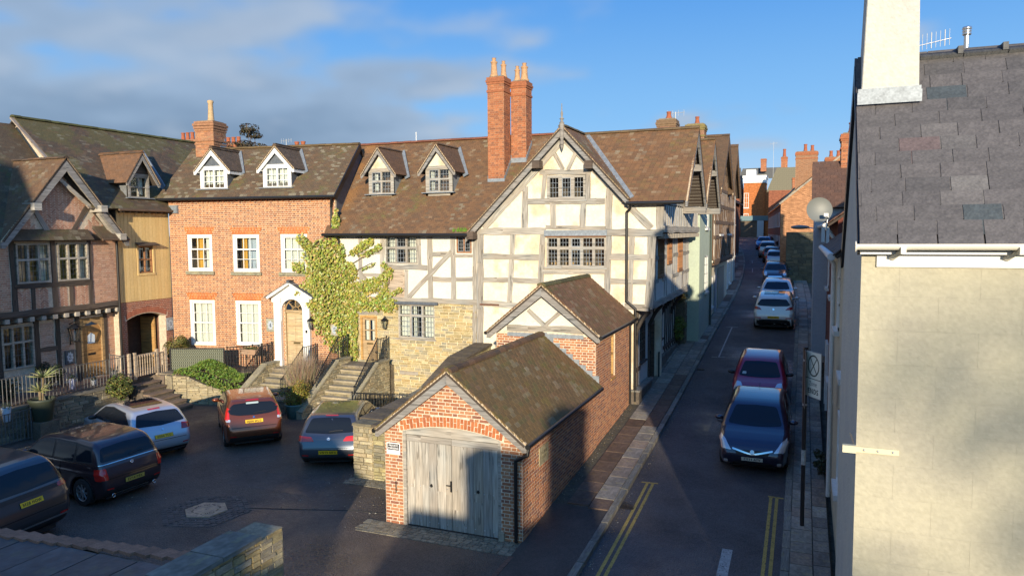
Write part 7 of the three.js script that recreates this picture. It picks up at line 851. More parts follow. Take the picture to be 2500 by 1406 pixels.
const greyIron = mat([0.14, 0.14, 0.14], 0.5, { metalness: 0.4 });
railing('iron_railing', 'long grey railing along the number 2 terrace wall', [[-23.1, 1.06, -11], [-23.1, 1.06, -19.3], [-23.9, 1.08, -19.36]], 0.95, { mat: greyIron, gap: 0.125 });
railing('iron_railing', 'black stair railing left of the worn stone steps', [[-19.72, 0.42, -21.75], [-19.72, 1.22, -22.75], [-19.72, 1.22, -23.3]], 0.9); railing('iron_railing', 'black stair railing right of the worn stone steps', [[-17.75, 0.2, -21.4], [-17.75, 1.22, -22.72], [-17.75, 1.22, -23.5]], 0.9);
railing('iron_railing', 'black stair railing left of the mossy steps', [[-16.22, 0.4, -21.45], [-16.22, 1.72, -22.85], [-16.22, 1.72, -23.45]], 0.85); railing('iron_railing', 'black stair railing right of the mossy steps', [[-14.5, 0.25, -21.3], [-14.5, 1.72, -22.85], [-14.5, 1.72, -23.5]], 0.85);
railing('iron_railing', 'low black area railing beside the coped boundary wall', [[-14.45, 0.0, -21.1], [-12.9, 0.0, -21.2], [-11.3, 0.0, -21.9]], 0.95); railing('iron_railing', 'black terrace railing below the sash windows', [[-20.75, 1.15, -21.95], [-20.2, 1.15, -22.75], [-19.8, 1.2, -22.8]], 0.92);
railing('iron_railing', 'dark railing enclosing the yard corner in front of number 2', [[-22.6, 0, -13.2], [-22.6, 0, -15.4]], 1.0, { mat: greyIron });
// trellis fence of wavy wire
{ const o = thing('trellis_fence', 'grey green wavy trellis fence on the terrace edge', 'fence', [-21.8, 1.15, -21.5]); const a = [-22.85, 21.15], b = [-20.85, 21.92], L = Math.hypot(b[0] - a[0], b[1] - a[1]), q = mul(fr(o), tr(a[0], 1.16, -a[1]), ry(Math.atan2(b[1] - a[1], b[0] - a[0]))); new GB().box(0, 0.86, -0.02, L, 0.9, 0.02, q).box(0, 0.02, -0.02, L, 0.05, 0.02, q).box(0, 0, -0.025, 0.05, 0.9, 0.025, q).box(L - 0.05, 0, -0.025, L, 0.9, 0.025, q).build(o, 'frame', M.iron); const m = mat([0.36, 0.38, 0.28], 0.8, { map: T.grain }); const n = 26; for (let i = 0; i < n; i++) { const pts = []; for (let k = 0; k <= 14; k++) pts.push([0.08 + (L - 0.16) * i / (n - 1) + (k % 2 ? 0.03 : -0.03), 0.05 + 0.81 * k / 14, 0.015 * (k % 2 ? 1 : -1)]); const g = new GB(); g.tube(pts, 0.013, 4, 28); g.l.forEach(x => x.applyMatrix4(q)); g.build(o, i ? 'wire_' + String(i).padStart(3, '0') : 'wire', m); } new GB().box(0.05, 0.05, -0.03, L - 0.05, 0.86, -0.022, q).build(o, 'mesh_backing', mat([0.10, 0.11, 0.08], 0.95)); }
// timber gate
{ const o = thing('timber_gate', 'pale weathered wooden gate and posts at the top of the dark steps', 'gate', [-23, 1.1, -20.1]); const q = mul(fr(o), tr(-23, 1.1, -19.3), ry(Math.PI / 2)), m = wood([0.52, 0.42, 0.31]); for (const u of [0.08, 0.32, 1.32, 1.72]) new GB().box(u, 0, -0.05, u + 0.09, 1.0, 0.05, q).build(o, 'post', m); new GB().box(0.42, 0.82, -0.02, 1.3, 0.9, 0.02, q).box(0.42, 0.1, -0.02, 1.3, 0.18, 0.02, q).build(o, 'rail', m); for (let i = 0; i < 8; i++) new GB().box(0.45 + i * 0.11, 0.1, 0.02, 0.48 + i * 0.11, 0.88, 0.045, q).build(o, i ? 'bar_' + String(i).padStart(3, '0') : 'bar', m); for (let i = 0; i < 3; i++) new GB().box(1.44 + i * 0.1, 0.05, -0.02, 1.47 + i * 0.1, 0.85, 0.02, q).build(o, 'side_bar', m); new GB().box(1.38, 0.8, -0.02, 1.8, 0.86, 0.02, q).build(o, 'rail', m); }
// ---------- cars: a body field meshed once per car, with glass, lamps and plates laid on its surface ----------
function makeCar(name, label, o, [t, y, s], heading, group) {
  const car = thing(name, label, o.cat || 'car', [t, y, -s], Math.PI / 2 - R(heading), group); if (o.tilt) car.rotation.order = 'YXZ', car.rotateZ(o.tilt);
  const L = o.L, W = o.W, Ht = o.H, r = o.wr || 0.31, cl = o.clear || 0.17, belt = o.belt * Ht;
  // side outline, x from -L/2 (rear) to L/2 (front)
  const crv = new THREE.CatmullRomCurve3(o.top.map(p => new THREE.Vector3((p[0] - 0.5) * L, p[1] * Ht, 0)), false, 'centripetal').getPoints(44).map(v => [v.x, v.y]);
  const poly = [...crv, [L * 0.43, cl], [-L * 0.43, cl]]; const N = poly.length;
  const sd2 = (x, y) => { let d = 1e9, sg = 1; for (let i = 0, j = N - 1; i < N; j = i++) { const ax = poly[i][0], ay = poly[i][1], bx = poly[j][0], by = poly[j][1], ex = bx - ax, ey = by - ay, wx = x - ax, wy = y - ay, h = clamp((wx * ex + wy * ey) / (ex * ex + ey * ey + 1e-12), 0, 1), dx = wx - ex * h, dy = wy - ey * h, dd = dx * dx + dy * dy; if (dd < d) d = dd; const c1 = y >= ay, c2 = y < by, c3 = ex * wy > ey * wx; if ((c1 && c2 && c3) || (!c1 && !c2 && !c3)) sg = -sg; } return sg * Math.sqrt(d); };
  const G = 0.04, gx = Math.ceil((L + 0.4) / G), gyn = Math.ceil((Ht + 0.4) / G), tab = new Float32Array((gx + 1) * (gyn + 1)), X0 = -L / 2 - 0.2, Y0 = -0.1; for (let j = 0; j <= gyn; j++) for (let i = 0; i <= gx; i++) tab[j * (gx + 1) + i] = sd2(X0 + i * G, Y0 + j * G);
  const prof2 = (x, y) => { const a = clamp((x - X0) / G, 0, gx - 0.001), b = clamp((y - Y0) / G, 0, gyn - 0.001), i = a | 0, j = b | 0, fx = a - i, fy = b - j, q = j * (gx + 1) + i; return lerp(lerp(tab[q], tab[q + 1], fx), lerp(tab[q + gx + 1], tab[q + gx + 2], fx), fy); };
  const smax = (a, b, k) => { const h = clamp(0.5 + 0.5 * (a - b) / k, 0, 1); return lerp(b, a, h) + k * h * (1 - h); };
  const fx0 = L / 2 - o.fo, rx0 = -L / 2 + o.ro, tumble = o.tumble ?? 0.22;
  const half = (x, yy) => { const u = x / (L / 2); let w = W / 2 * (1 - (u > 0 ? (o.pf ?? 0.16) : (o.prr ?? 0.10)) * Math.pow(Math.abs(u), 4)); if (yy > belt) w -= (W / 2) * tumble * Math.pow((yy - belt) / (Ht - belt), 1.15) + 0.012; else { w -= 0.05 * Math.pow(clamp((belt - 0.1 - yy) / (belt - 0.1), 0, 1), 2) * 1.0; w += 0.026 * Math.exp(-Math.pow((yy - belt * 0.84) / 0.05, 2)); } for (const wx of [fx0, rx0]) { const dd = Math.hypot(x - wx, yy - r); w += 0.022 * Math.exp(-Math.pow((dd - r - 0.06) / 0.07, 2)) * (yy < belt ? 1 : 0); } return w; };
  const sdf = (x, yy, z) => { const az = Math.abs(z); let d = smax(prof2(x, yy), (az - half(x, yy)) * 0.96, o.k || 0.13); for (const wx of [fx0, rx0]) { const c = Math.max(Math.hypot(x - wx, yy - r) - r - 0.05, W / 2 - 0.26 - az); d = smax(d, -c, 0.02); } return d; };
  const grad = (x, yy, z) => { const e = 0.012, a = sdf(x + e, yy, z) - sdf(x - e, yy, z), b = sdf(x, yy + e, z) - sdf(x, yy - e, z), c = sdf(x, yy, z + e) - sdf(x, yy, z - e), l = Math.hypot(a, b, c) || 1; return [a / l, b / l, c / l]; };
  // surface nets
  const cell = o.cell || 0.05, nx = Math.ceil((L + 0.2) / cell), ny = Math.ceil((Ht + 0.15) / cell), nz = Math.ceil((W + 0.2) / cell), ox = -L / 2 - 0.1, oy = 0.02, oz = -nz * cell / 2; const val = new Float32Array((nx + 1) * (ny + 1) * (nz + 1)), id = (i, j, k) => i + (nx + 1) * (j + (ny + 1) * k);
  for (let k = 0; k <= nz; k++) for (let j = 0; j <= ny; j++) for (let i = 0; i <= nx; i++) val[id(i, j, k)] = sdf(ox + i * cell, oy + j * cell, oz + k * cell);
  const vi = new Int32Array(nx * ny * nz).fill(-1), cid = (i, j, k) => i + nx * (j + ny * k), pos = [], nor = [], idx = [];
  for (let k = 0; k < nz; k++) for (let j = 0; j < ny; j++) for (let i = 0; i < nx; i++) { let n = 0, sx = 0, sy = 0, sz = 0; const c = []; for (let q = 0; q < 8; q++) c.push(val[id(i + (q & 1), j + (q >> 1 & 1), k + (q >> 2))]); for (const [a, b] of EDG) if ((c[a] < 0) !== (c[b] < 0)) { const u = c[a] / (c[a] - c[b]); sx += lerp(a & 1, b & 1, u); sy += lerp(a >> 1 & 1, b >> 1 & 1, u); sz += lerp(a >> 2, b >> 2, u); n++; } if (!n) continue; let x = ox + (i + sx / n) * cell, yy = oy + (j + sy / n) * cell, z = oz + (k + sz / n) * cell; let g = grad(x, yy, z); for (let it = 0; it < 2; it++) { const d = clamp(sdf(x, yy, z), -0.02, 0.02); x -= g[0] * d; yy -= g[1] * d; z -= g[2] * d; } g = grad(x, yy, z); vi[cid(i, j, k)] = pos.length / 3; pos.push(x, yy, z); nor.push(...g); }
  for (let k = 1; k < nz; k++) for (let j = 1; j < ny; j++) for (let i = 0; i < nx; i++) quadE(val[id(i, j, k)], val[id(i + 1, j, k)], vi[cid(i, j - 1, k - 1)], vi[cid(i, j, k - 1)], vi[cid(i, j, k)], vi[cid(i, j - 1, k)]);
  for (let k = 1; k < nz; k++) for (let j = 0; j < ny; j++) for (let i = 1; i < nx; i++) quadE(val[id(i, j, k)], val[id(i, j + 1, k)], vi[cid(i - 1, j, k - 1)], vi[cid(i - 1, j, k)], vi[cid(i, j, k)], vi[cid(i, j, k - 1)]);
  for (let k = 0; k < nz; k++) for (let j = 1; j < ny; j++) for (let i = 1; i < nx; i++) quadE(val[id(i, j, k)], val[id(i, j, k + 1)], vi[cid(i - 1, j - 1, k)], vi[cid(i, j - 1, k)], vi[cid(i, j, k)], vi[cid(i - 1, j, k)]);
  function quadE(a, b, p, q, u, v) { if ((a < 0) === (b < 0) || p < 0 || q < 0 || u < 0 || v < 0) return; if (a < 0) idx.push(p, q, u, p, u, v); else idx.push(p, u, q, p, v, u); }
  const bg = new THREE.BufferGeometry(); bg.setAttribute('position', new THREE.Float32BufferAttribute(pos, 3)); bg.setAttribute('normal', new THREE.Float32BufferAttribute(nor, 3)); bg.setAttribute('uv', new THREE.Float32BufferAttribute(new Float32Array(pos.length / 3 * 2), 2)); bg.setIndex(idx);
  const paint = pmat(o.paint, o.rough ?? 0.28, { metalness: o.metal ?? 0.45, clearcoat: 1, clearcoatRoughness: 0.06 }); const body = mesh(car, 'body', bg, paint);
  new GB().box(-L / 2 + 0.25, 0.14, -W / 2 + 0.3, L / 2 - 0.3, 0.4, W / 2 - 0.3).build(car, 'underbody', M.rubber);
  // shapes laid on the surface, seen along an axis
  const hit = (a, b, ax, sg) => { let t0 = sg * 3.2; const P = u => ax === 'z' ? [a, b, u] : ax === 'x' ? [u, b, a] : [a, u, b]; for (let i = 0; i < 60; i++) { const d = sdf(...P(t0)); if (d < 0.0012) return P(t0); t0 -= sg * Math.max(d * 0.8, 0.0015); if (t0 * sg < -3) break; } return null; };
  const patch = (nm, pts, ax, sg, m, off = 0.005, parent = car, rad = 0.03) => { const sh = roundShape(pts, rad); let g = new THREE.ShapeGeometry(sh, 4).toNonIndexed(); let P = Array.from(g.attributes.position.array); let tris = []; for (let i = 0; i < P.length; i += 9) tris.push([[P[i], P[i + 1]], [P[i + 3], P[i + 4]], [P[i + 6], P[i + 7]]]); const lim = o.plim || 0.07; for (let it = 0; it < 6; it++) { const out = []; let ch = false; for (const q of tris) { const l = [0, 1, 2].map(k => Math.hypot(q[k][0] - q[(k + 1) % 3][0], q[k][1] - q[(k + 1) % 3][1])), mx = Math.max(...l); if (mx < lim) { out.push(q); continue; } ch = true; const k = l.indexOf(mx), a = q[k], b = q[(k + 1) % 3], c = q[(k + 2) % 3], mm = [(a[0] + b[0]) / 2, (a[1] + b[1]) / 2]; out.push([a, mm, c], [mm, b, c]); } tris = out; if (!ch) break; } const ps = [], ns = []; const memo = new Map(); const pr = p => { const key = p[0].toFixed(4) + ',' + p[1].toFixed(4); if (!memo.has(key)) { const h = hit(p[0], p[1], ax, sg); if (!h) memo.set(key, null); else { const n = grad(...h); memo.set(key, [h.map((v, i) => v + n[i] * off), n]); } } return memo.get(key); }; for (const q of tris) { const v = q.map(pr); if (v.some(e => !e)) continue; const e1 = v[1][0].map((c, i) => c - v[0][0][i]), e2 = v[2][0].map((c, i) => c - v[0][0][i]); const cr = [e1[1] * e2[2] - e1[2] * e2[1], e1[2] * e2[0] - e1[0] * e2[2], e1[0] * e2[1] - e1[1] * e2[0]]; const fl = cr[0] * v[0][1][0] + cr[1] * v[0][1][1] + cr[2] * v[0][1][2] < 0; for (const e of fl ? [v[0], v[2], v[1]] : v) { ps.push(...e[0]); ns.push(...e[1]); } } const bgm = new THREE.BufferGeometry(); bgm.setAttribute('position', new THREE.Float32BufferAttribute(ps, 3)); bgm.setAttribute('normal', new THREE.Float32BufferAttribute(ns, 3)); bgm.setAttribute('uv', new THREE.Float32BufferAttribute(new Float32Array(ps.length / 3 * 2), 2)); return ps.length ? mesh(parent, nm, bgm, m) : null; };
  const glass = CARM.glass; const X = f => (f - 0.5) * L, Y = f => f * Ht, mz = pts => pts.map(p => [-p[0], p[1]]);
  for (const sg of [-1, 1]) for (const w of o.side || []) { const q = w.map(p => [X(p[0]), Y(p[1])]), cx = q.reduce((a, p) => a + p[0], 0) / q.length, cy = q.reduce((a, p) => a + p[1], 0) / q.length; patch('window_seal', q.map(p => [cx + (p[0] - cx) * (1 + 0.035 / Math.max(0.1, Math.abs(p[0] - cx))), cy + (p[1] - cy) * (1 + 0.022 / Math.max(0.05, Math.abs(p[1] - cy)))]), 'z', sg, CARM.trim, 0.003); patch('side_window', q, 'z', sg, glass, 0.006); }
  const WH = W / 2; const ww = pts => pts.map(p => [p[0] * WH, Y(p[1])]); const sym = pts => [...pts, ...pts.slice().reverse().map(p => [-p[0], p[1]])];
  if (o.rearGlass) patch('rear_window', sym(ww(o.rearGlass)), 'x', -1, glass, 0.006, car, 0.06); if (o.screen) patch('windscreen', sym(ww(o.screen)), 'x', 1, glass, 0.006, car, 0.06);
  if (o.roofGlass) patch('roof_glass', o.roofGlass.map(p => [X(p[0]), p[1] * WH]), 'y', 1, glass, 0.005, car, 0.08);
  for (const [nm, pts, ax, sg, m, off, both] of o.patches || []) { const q = ax === 'z' ? pts.map(p => [X(p[0]), Y(p[1])]) : ax === 'x' ? ww(pts) : pts.map(p => [X(p[0]), p[1] * WH]); if (both) { if (ax === 'z') { patch(nm, q, 'z', 1, m, off); patch(nm, q, 'z', -1, m, off); } else { patch(nm, q, ax, sg, m, off); patch(nm, ax === 'x' ? mz(q) : q.map(p => [p[0], -p[1]]), ax, sg, m, off); } } else patch(nm, q, ax, sg, m, off); }
  // wheels
  for (const wx of [fx0, rx0]) for (const sg of [-1, 1]) { const w = new THREE.Group(); w.name = 'wheel'; w.position.set(wx, r, sg * (WH - 0.12)); car.add(w); const ty = new GB(); ty.lathe([[r * 0.62, -0.1], [r * 0.93, -0.1], [r, -0.075], [r, 0.075], [r * 0.93, 0.1], [r * 0.62, 0.1]], 0, 0, 0, 28); ty.l.forEach(g => g.rotateX(Math.PI / 2)); ty.build(w, 'tyre', M.rubber); const ri = new GB(); ri.add(new THREE.CylinderGeometry(r * 0.63, r * 0.63, 0.16, 28, 1, true).rotateX(Math.PI / 2)); for (let i = 0; i < (o.spokes || 5); i++) { const a = i / (o.spokes || 5) * Math.PI * 2; ri.sq([Math.cos(a) * 0.04, Math.sin(a) * 0.04, sg * 0.07], [Math.cos(a) * r * 0.62, Math.sin(a) * r * 0.62, sg * 0.085], 0.045, 0.02); } ri.add(new THREE.CylinderGeometry(0.055, 0.055, 0.03, 14).rotateX(Math.PI / 2).translate(0, 0, sg * 0.075)); ri.add(new THREE.TorusGeometry(r * 0.62, 0.014, 6, 28).translate(0, 0, sg * 0.085)); ri.build(w, 'rim', o.rim || CARM.alloy); new GB().add(new THREE.CylinderGeometry(r * 0.6, r * 0.6, 0.02, 20).rotateX(Math.PI / 2).translate(0, 0, sg * 0.02)).build(w, 'brake', M.rubber); }
  // mirrors
  if (o.mirror) for (const sg of [-1, 1]) { const g = new THREE.SphereGeometry(0.1, 12, 10); g.scale(0.75, 0.62, 1.15); g.translate(X(o.mirror[0]), Y(o.mirror[1]), sg * (WH + 0.08)); new GB().add(g).sq([X(o.mirror[0]) + 0.02, Y(o.mirror[1]) - 0.05, sg * (WH - 0.12)], [X(o.mirror[0]), Y(o.mirror[1]) - 0.03, sg * (WH + 0.05)], 0.05, 0.05).build(car, 'mirror', o.mirrorM || paint); }
  // plates
  if (o.plate) { const [txt, front, yf, bg2] = o.plate, ax = front ? 1 : -1; const tx = textTex(256, 56, (x, w, h) => { x.fillStyle = bg2 || (front ? '#d9d7c6' : '#e8b81c'); x.fillRect(0, 0, w, h); x.fillStyle = '#15130f'; x.font = 'bold 46px sans-serif'; x.textAlign = 'center'; x.fillText(txt, w / 2, 45, w - 20); }); const h = hit(0, Y(yf), 'x', ax); if (h) { const n = grad(...h); const b = new THREE.Group(); b.name = 'number_plate'; b.position.set(h[0] + n[0] * 0.012, h[1], 0); b.rotation.set(0, ax * Math.PI / 2, 0); b.rotateX(-Math.asin(clamp(n[1], -0.5, 0.5))); car.add(b); new GB().box(-0.26, -0.056, -0.012, 0.26, 0.056, 0.004).build(b, 'plate', M.black); mesh(b, 'characters', new THREE.PlaneGeometry(0.51, 0.105).translate(0, 0, 0.006), new THREE.MeshStandardMaterial({ map: tx, roughness: 0.45 })); } }
  if (o.extra) o.extra({ car, hit, grad, X, Y, WH, patch, paint, L, W, Ht });
  return car;
}
const EDG = [[0, 1], [2, 3], [4, 5], [6, 7], [0, 2], [1, 3], [4, 6], [5, 7], [0, 4], [1, 5], [2, 6], [3, 7]];
function roundShape(pts, r) { const s = new THREE.Shape(), n = pts.length; for (let i = 0; i < n; i++) { const a = pts[(i + n - 1) % n], b = pts[i], c = pts[(i + 1) % n], l1 = Math.hypot(a[0] - b[0], a[1] - b[1]), l2 = Math.hypot(c[0] - b[0], c[1] - b[1]), k = Math.min(r, l1 * 0.4, l2 * 0.4); const p = [b[0] + (a[0] - b[0]) / (l1 || 1) * k, b[1] + (a[1] - b[1]) / (l1 || 1) * k], q = [b[0] + (c[0] - b[0]) / (l2 || 1) * k, b[1] + (c[1] - b[1]) / (l2 || 1) * k]; i ? s.lineTo(...p) : s.moveTo(...p); s.quadraticCurveTo(b[0], b[1], ...q); } return s; }
const CARM = { glass: pmat([0.012, 0.016, 0.022], 0.06, { ior: 1.38 }), red: pmat([0.55, 0.02, 0.015], 0.15, { clearcoat: 1 }), redDark: pmat([0.34, 0.012, 0.014], 0.15, { clearcoat: 1 }), lamp: pmat([0.62, 0.63, 0.64], 0.12, { clearcoat: 1, metalness: 0.4 }), chrome: mat([0.7, 0.7, 0.7], 0.15, { metalness: 1 }), trim: mat([0.02, 0.02, 0.021], 0.55), alloy: mat([0.48, 0.49, 0.5], 0.35, { metalness: 0.8 }), seam: mat([0.008, 0.008, 0.008], 0.9) };
// outlines, rear to front, as fractions of length and height
const HATCH = [[0.02, 0.2], [0.0, 0.28], [-0.003, 0.40], [0.012, 0.52], [0.03, 0.62], [0.065, 0.74], [0.115, 0.90], [0.16, 0.955], [0.28, 0.99], [0.42, 1.0], [0.53, 0.985], [0.60, 0.94], [0.68, 0.815], [0.765, 0.68], [0.86, 0.615], [0.94, 0.54], [0.985, 0.44], [1.0, 0.33], [0.985, 0.2]];
const SUV = [[0.02, 0.2], [0.0, 0.3], [0.0, 0.44], [0.015, 0.56], [0.03, 0.66], [0.075, 0.86], [0.11, 0.94], [0.2, 0.985], [0.36, 1.0], [0.5, 0.99], [0.585, 0.95], [0.66, 0.82], [0.735, 0.70], [0.86, 0.645], [0.94, 0.58], [0.985, 0.47], [1.0, 0.34], [0.985, 0.22]];
const seams = (pts) => pts;
const sideHatch = [[[0.13, 0.70], [0.20, 0.90], [0.34, 0.945], [0.345, 0.675]], [[0.365, 0.67], [0.36, 0.945], [0.49, 0.94], [0.565, 0.90], [0.70, 0.68]]];
const sideSuv = [[[0.09, 0.70], [0.12, 0.90], [0.22, 0.935], [0.225, 0.69]], [[0.245, 0.685], [0.24, 0.94], [0.415, 0.95], [0.42, 0.68]], [[0.44, 0.68], [0.435, 0.95], [0.53, 0.935], [0.58, 0.89], [0.68, 0.69]]];
const line = (nm, x0, y0, x1, y1, w = 0.004) => [nm, Math.abs(x1 - x0) > Math.abs(y1 - y0) ? [[x0, y0 - w * 1.3], [x1, y1 - w * 1.3], [x1, y1 + w * 1.3], [x0, y0 + w * 1.3]] : [[x0 - w * 0.5, y0], [x0 + w * 0.5, y0], [x1 + w * 0.5, y1], [x1 - w * 0.5, y1]], 'z', 1, CARM.seam, 0.004, true];
const doorSeams = [line('door_gap', 0.355, 0.22, 0.352, 0.66), line('door_gap', 0.665, 0.24, 0.70, 0.66)];
// rear lamp cluster pair given in fractions of half width and height, wrapped to the side
const tail = (pts, side, m = CARM.red) => [['tail_light', pts, 'x', -1, m, 0.008, true], ...(side ? [['tail_light', side, 'z', 1, m, 0.008, true]] : [])];
const rearBits = (o = {}) => [['rear_bumper_trim', [[-0.86, 0.15], [0.86, 0.15], [0.80, o.bt || 0.235], [-0.80, o.bt || 0.235]], 'x', -1, CARM.trim, 0.006], ['reflector', [[0.60, 0.275], [0.80, 0.285], [0.80, 0.305], [0.61, 0.30]], 'x', -1, CARM.red, 0.008, true], ['tailgate_gap', [[-0.74, o.tg || 0.37], [0.74, o.tg || 0.37], [0.74, (o.tg || 0.37) + 0.009], [-0.74, (o.tg || 0.37) + 0.009]], 'x', -1, CARM.seam, 0.004]];
const wiper = (a) => ({ car, hit, grad, X, Y, WH }) => { const p = [[0, a], [0.2, a + 0.015], [0.42, a + 0.02]].map(q => { const h = hit(q[0] * WH, Y(q[1]), 'x', -1); const n = grad(...h); return h.map((v, i) => v + n[i] * 0.02); }); const g = new GB(); g.tube(p, 0.009, 5, 8); g.build(car, 'wiper', CARM.trim); };
const badge = (yf, m, rr2, ring, ax = -1) => ({ car, hit, grad, Y }) => { const h = hit(0, Y(yf), 'x', ax), n = grad(...h); const b = new THREE.Group(); b.name = 'badge'; b.position.set(h[0] + n[0] * 0.012, h[1] + n[1] * 0.012, 0); b.rotation.y = ax * Math.PI / 2; b.rotateX(-Math.asin(clamp(n[1], -0.9, 0.9))); car.add(b); new GB().add(new THREE.CylinderGeometry(rr2, rr2, 0.01, 20).rotateX(Math.PI / 2)).build(b, 'disc', m); if (ring) new GB().add(new THREE.TorusGeometry(rr2, 0.008, 6, 22)).build(b, 'ring', CARM.chrome); };
const all = (...f) => a => f.forEach(g => g(a));

// yard cars
makeCar('hatchback_car', 'grey five door hatchback parked beside the stone pier, rear wiper resting', { L: 4.33, W: 1.77, H: 1.42, wr: 0.32, fo: 0.78, ro: 0.86, belt: 0.63, paint: [0.085, 0.095, 0.115], metal: 0.6, top: HATCH, side: sideHatch, rearGlass: [[0.0, 0.93], [0.60, 0.92], [0.76, 0.695], [0.0, 0.67]], screen: [[0, 0.92], [0.58, 0.915], [0.72, 0.70], [0, 0.69]], mirror: [0.655, 0.70], spokes: 10, plate: ['VN15 MFA', false, 0.35], patches: [...doorSeams, ...tail([[0.44, 0.545], [0.90, 0.55], [0.95, 0.645], [0.54, 0.625]], [[0.0, 0.55], [0.085, 0.57], [0.08, 0.63], [0.0, 0.645]]), ...rearBits({ tg: 0.42 }), ['brake_light', [[-0.2, 0.945], [0.2, 0.945], [0.2, 0.955], [-0.2, 0.955]], 'x', -1, CARM.red, 0.008]], extra: all(wiper(0.70), badge(0.585, CARM.lamp, 0.045, true)) }, [-12.85, 0, 18.25], -24);
makeCar('hatchback_car', 'copper brown hatchback parked in front of the brick house', { L: 3.97, W: 1.72, H: 1.49, wr: 0.30, fo: 0.78, ro: 0.72, belt: 0.64, paint: [0.22, 0.06, 0.022], metal: 0.5, top: HATCH, side: sideHatch, rearGlass: [[0.0, 0.90], [0.66, 0.885], [0.82, 0.80], [0.78, 0.715], [0.5, 0.68], [0.0, 0.67]], screen: [[0, 0.92], [0.58, 0.915], [0.72, 0.70], [0, 0.69]], mirror: [0.655, 0.71], plate: ['HJ66 WLD', false, 0.565], patches: [...doorSeams, ...tail([[0.80, 0.60], [0.93, 0.60], [0.90, 0.82], [0.80, 0.74]], [[0.01, 0.60], [0.07, 0.62], [0.12, 0.84], [0.08, 0.80]]), ['tail_light_lens', [[0.78, 0.58], [0.92, 0.58], [0.92, 0.625], [0.78, 0.63]], 'x', -1, CARM.lamp, 0.009, true], ...rearBits({ tg: 0.455, bt: 0.27 }), ['brake_light', [[-0.22, 0.925], [0.22, 0.925], [0.22, 0.94], [-0.22, 0.94]], 'x', -1, CARM.red, 0.008], ['window_sticker', [[-0.22, 0.87], [0.2, 0.87], [0.2, 0.9], [-0.22, 0.9]], 'x', -1, mat([0.42, 0.52, 0.5], 0.6), 0.009]], extra: all(wiper(0.70), badge(0.635, CARM.chrome, 0.03, false)) }, [-16.7, 0, 18.5], -47);
makeCar('hatchback_car', 'silver hatchback with dark glass roof below the retaining wall', { L: 3.96, W: 1.74, H: 1.46, wr: 0.31, fo: 0.8, ro: 0.68, belt: 0.64, paint: [0.50, 0.53, 0.58], metal: 0.45, top: HATCH, side: [[[0.10, 0.72], [0.22, 0.92], [0.42, 0.955], [0.55, 0.92], [0.70, 0.69], [0.30, 0.675]]], rearGlass: [[0.0, 0.92], [0.66, 0.90], [0.80, 0.70], [0.0, 0.67]], screen: [[0, 0.92], [0.58, 0.915], [0.72, 0.70], [0, 0.69]], roofGlass: [[0.24, -0.5], [0.24, 0.5], [0.52, 0.52], [0.52, -0.52]], mirror: [0.655, 0.70], mirrorM: CARM.trim, plate: ['VX64 TCU', false, 0.48], patches: [...doorSeams, ...tail([[0.60, 0.54], [0.88, 0.54], [0.96, 0.63], [0.66, 0.665]], [[0.005, 0.55], [0.11, 0.62], [0.13, 0.67], [0.02, 0.65]], CARM.redDark), ...rearBits({ tg: 0.40, bt: 0.22 }), ['brake_light', [[-0.2, 0.945], [0.2, 0.945], [0.2, 0.96], [-0.2, 0.96]], 'x', -1, CARM.red, 0.008]], extra: all(badge(0.60, CARM.chrome, 0.03, false)) }, [-18.85, 0, 16.0], -72);
makeCar('crossover_car', 'muddy plum coloured crossover with chrome waistline and alloy wheels', { L: 4.1, W: 1.79, H: 1.56, wr: 0.335, fo: 0.8, ro: 0.72, belt: 0.62, paint: [0.045, 0.026, 0.03], metal: 0.3, rough: 0.3, top: SUV, tumble: 0.17, side: sideSuv, rearGlass: [[0.0, 0.90], [0.70, 0.885], [0.84, 0.70], [0.0, 0.68]], screen: [[0, 0.92], [0.62, 0.91], [0.76, 0.72], [0, 0.71]], mirror: [0.665, 0.71], spokes: 8, plate: ['EV14 PBX', false, 0.36, '#b99f4a'], patches: [...doorSeams, line('door_gap', 0.43, 0.24, 0.43, 0.66), ['chrome_strip', [[0.03, 0.655], [0.72, 0.655], [0.72, 0.665], [0.03, 0.665]], 'z', 1, CARM.chrome, 0.007, true], ['chrome_strip', [[-0.9, 0.655], [0.9, 0.655], [0.9, 0.665], [-0.9, 0.665]], 'x', -1, CARM.chrome, 0.007], ...tail([[0.74, 0.44], [0.92, 0.44], [0.92, 0.61], [0.76, 0.61]], [[0.015, 0.43], [0.06, 0.43], [0.065, 0.61], [0.025, 0.61]]), ...rearBits({ tg: 0.44, bt: 0.28 }), ['skid_plate', [[-0.5, 0.17], [0.5, 0.17], [0.5, 0.2], [-0.5, 0.2]], 'x', -1, CARM.alloy, 0.02]], extra: all(wiper(0.71), badge(0.60, CARM.chrome, 0.035, true), ({ car }) => { for (const z of [-0.55, 0.55]) new GB().add(new THREE.TorusGeometry(0.04, 0.012, 8, 16).rotateY(Math.PI / 2).translate(-2.03, 0.27, z)).build(car, 'exhaust', CARM.chrome); }) }, [-17.15, 0, 12.9], -86);
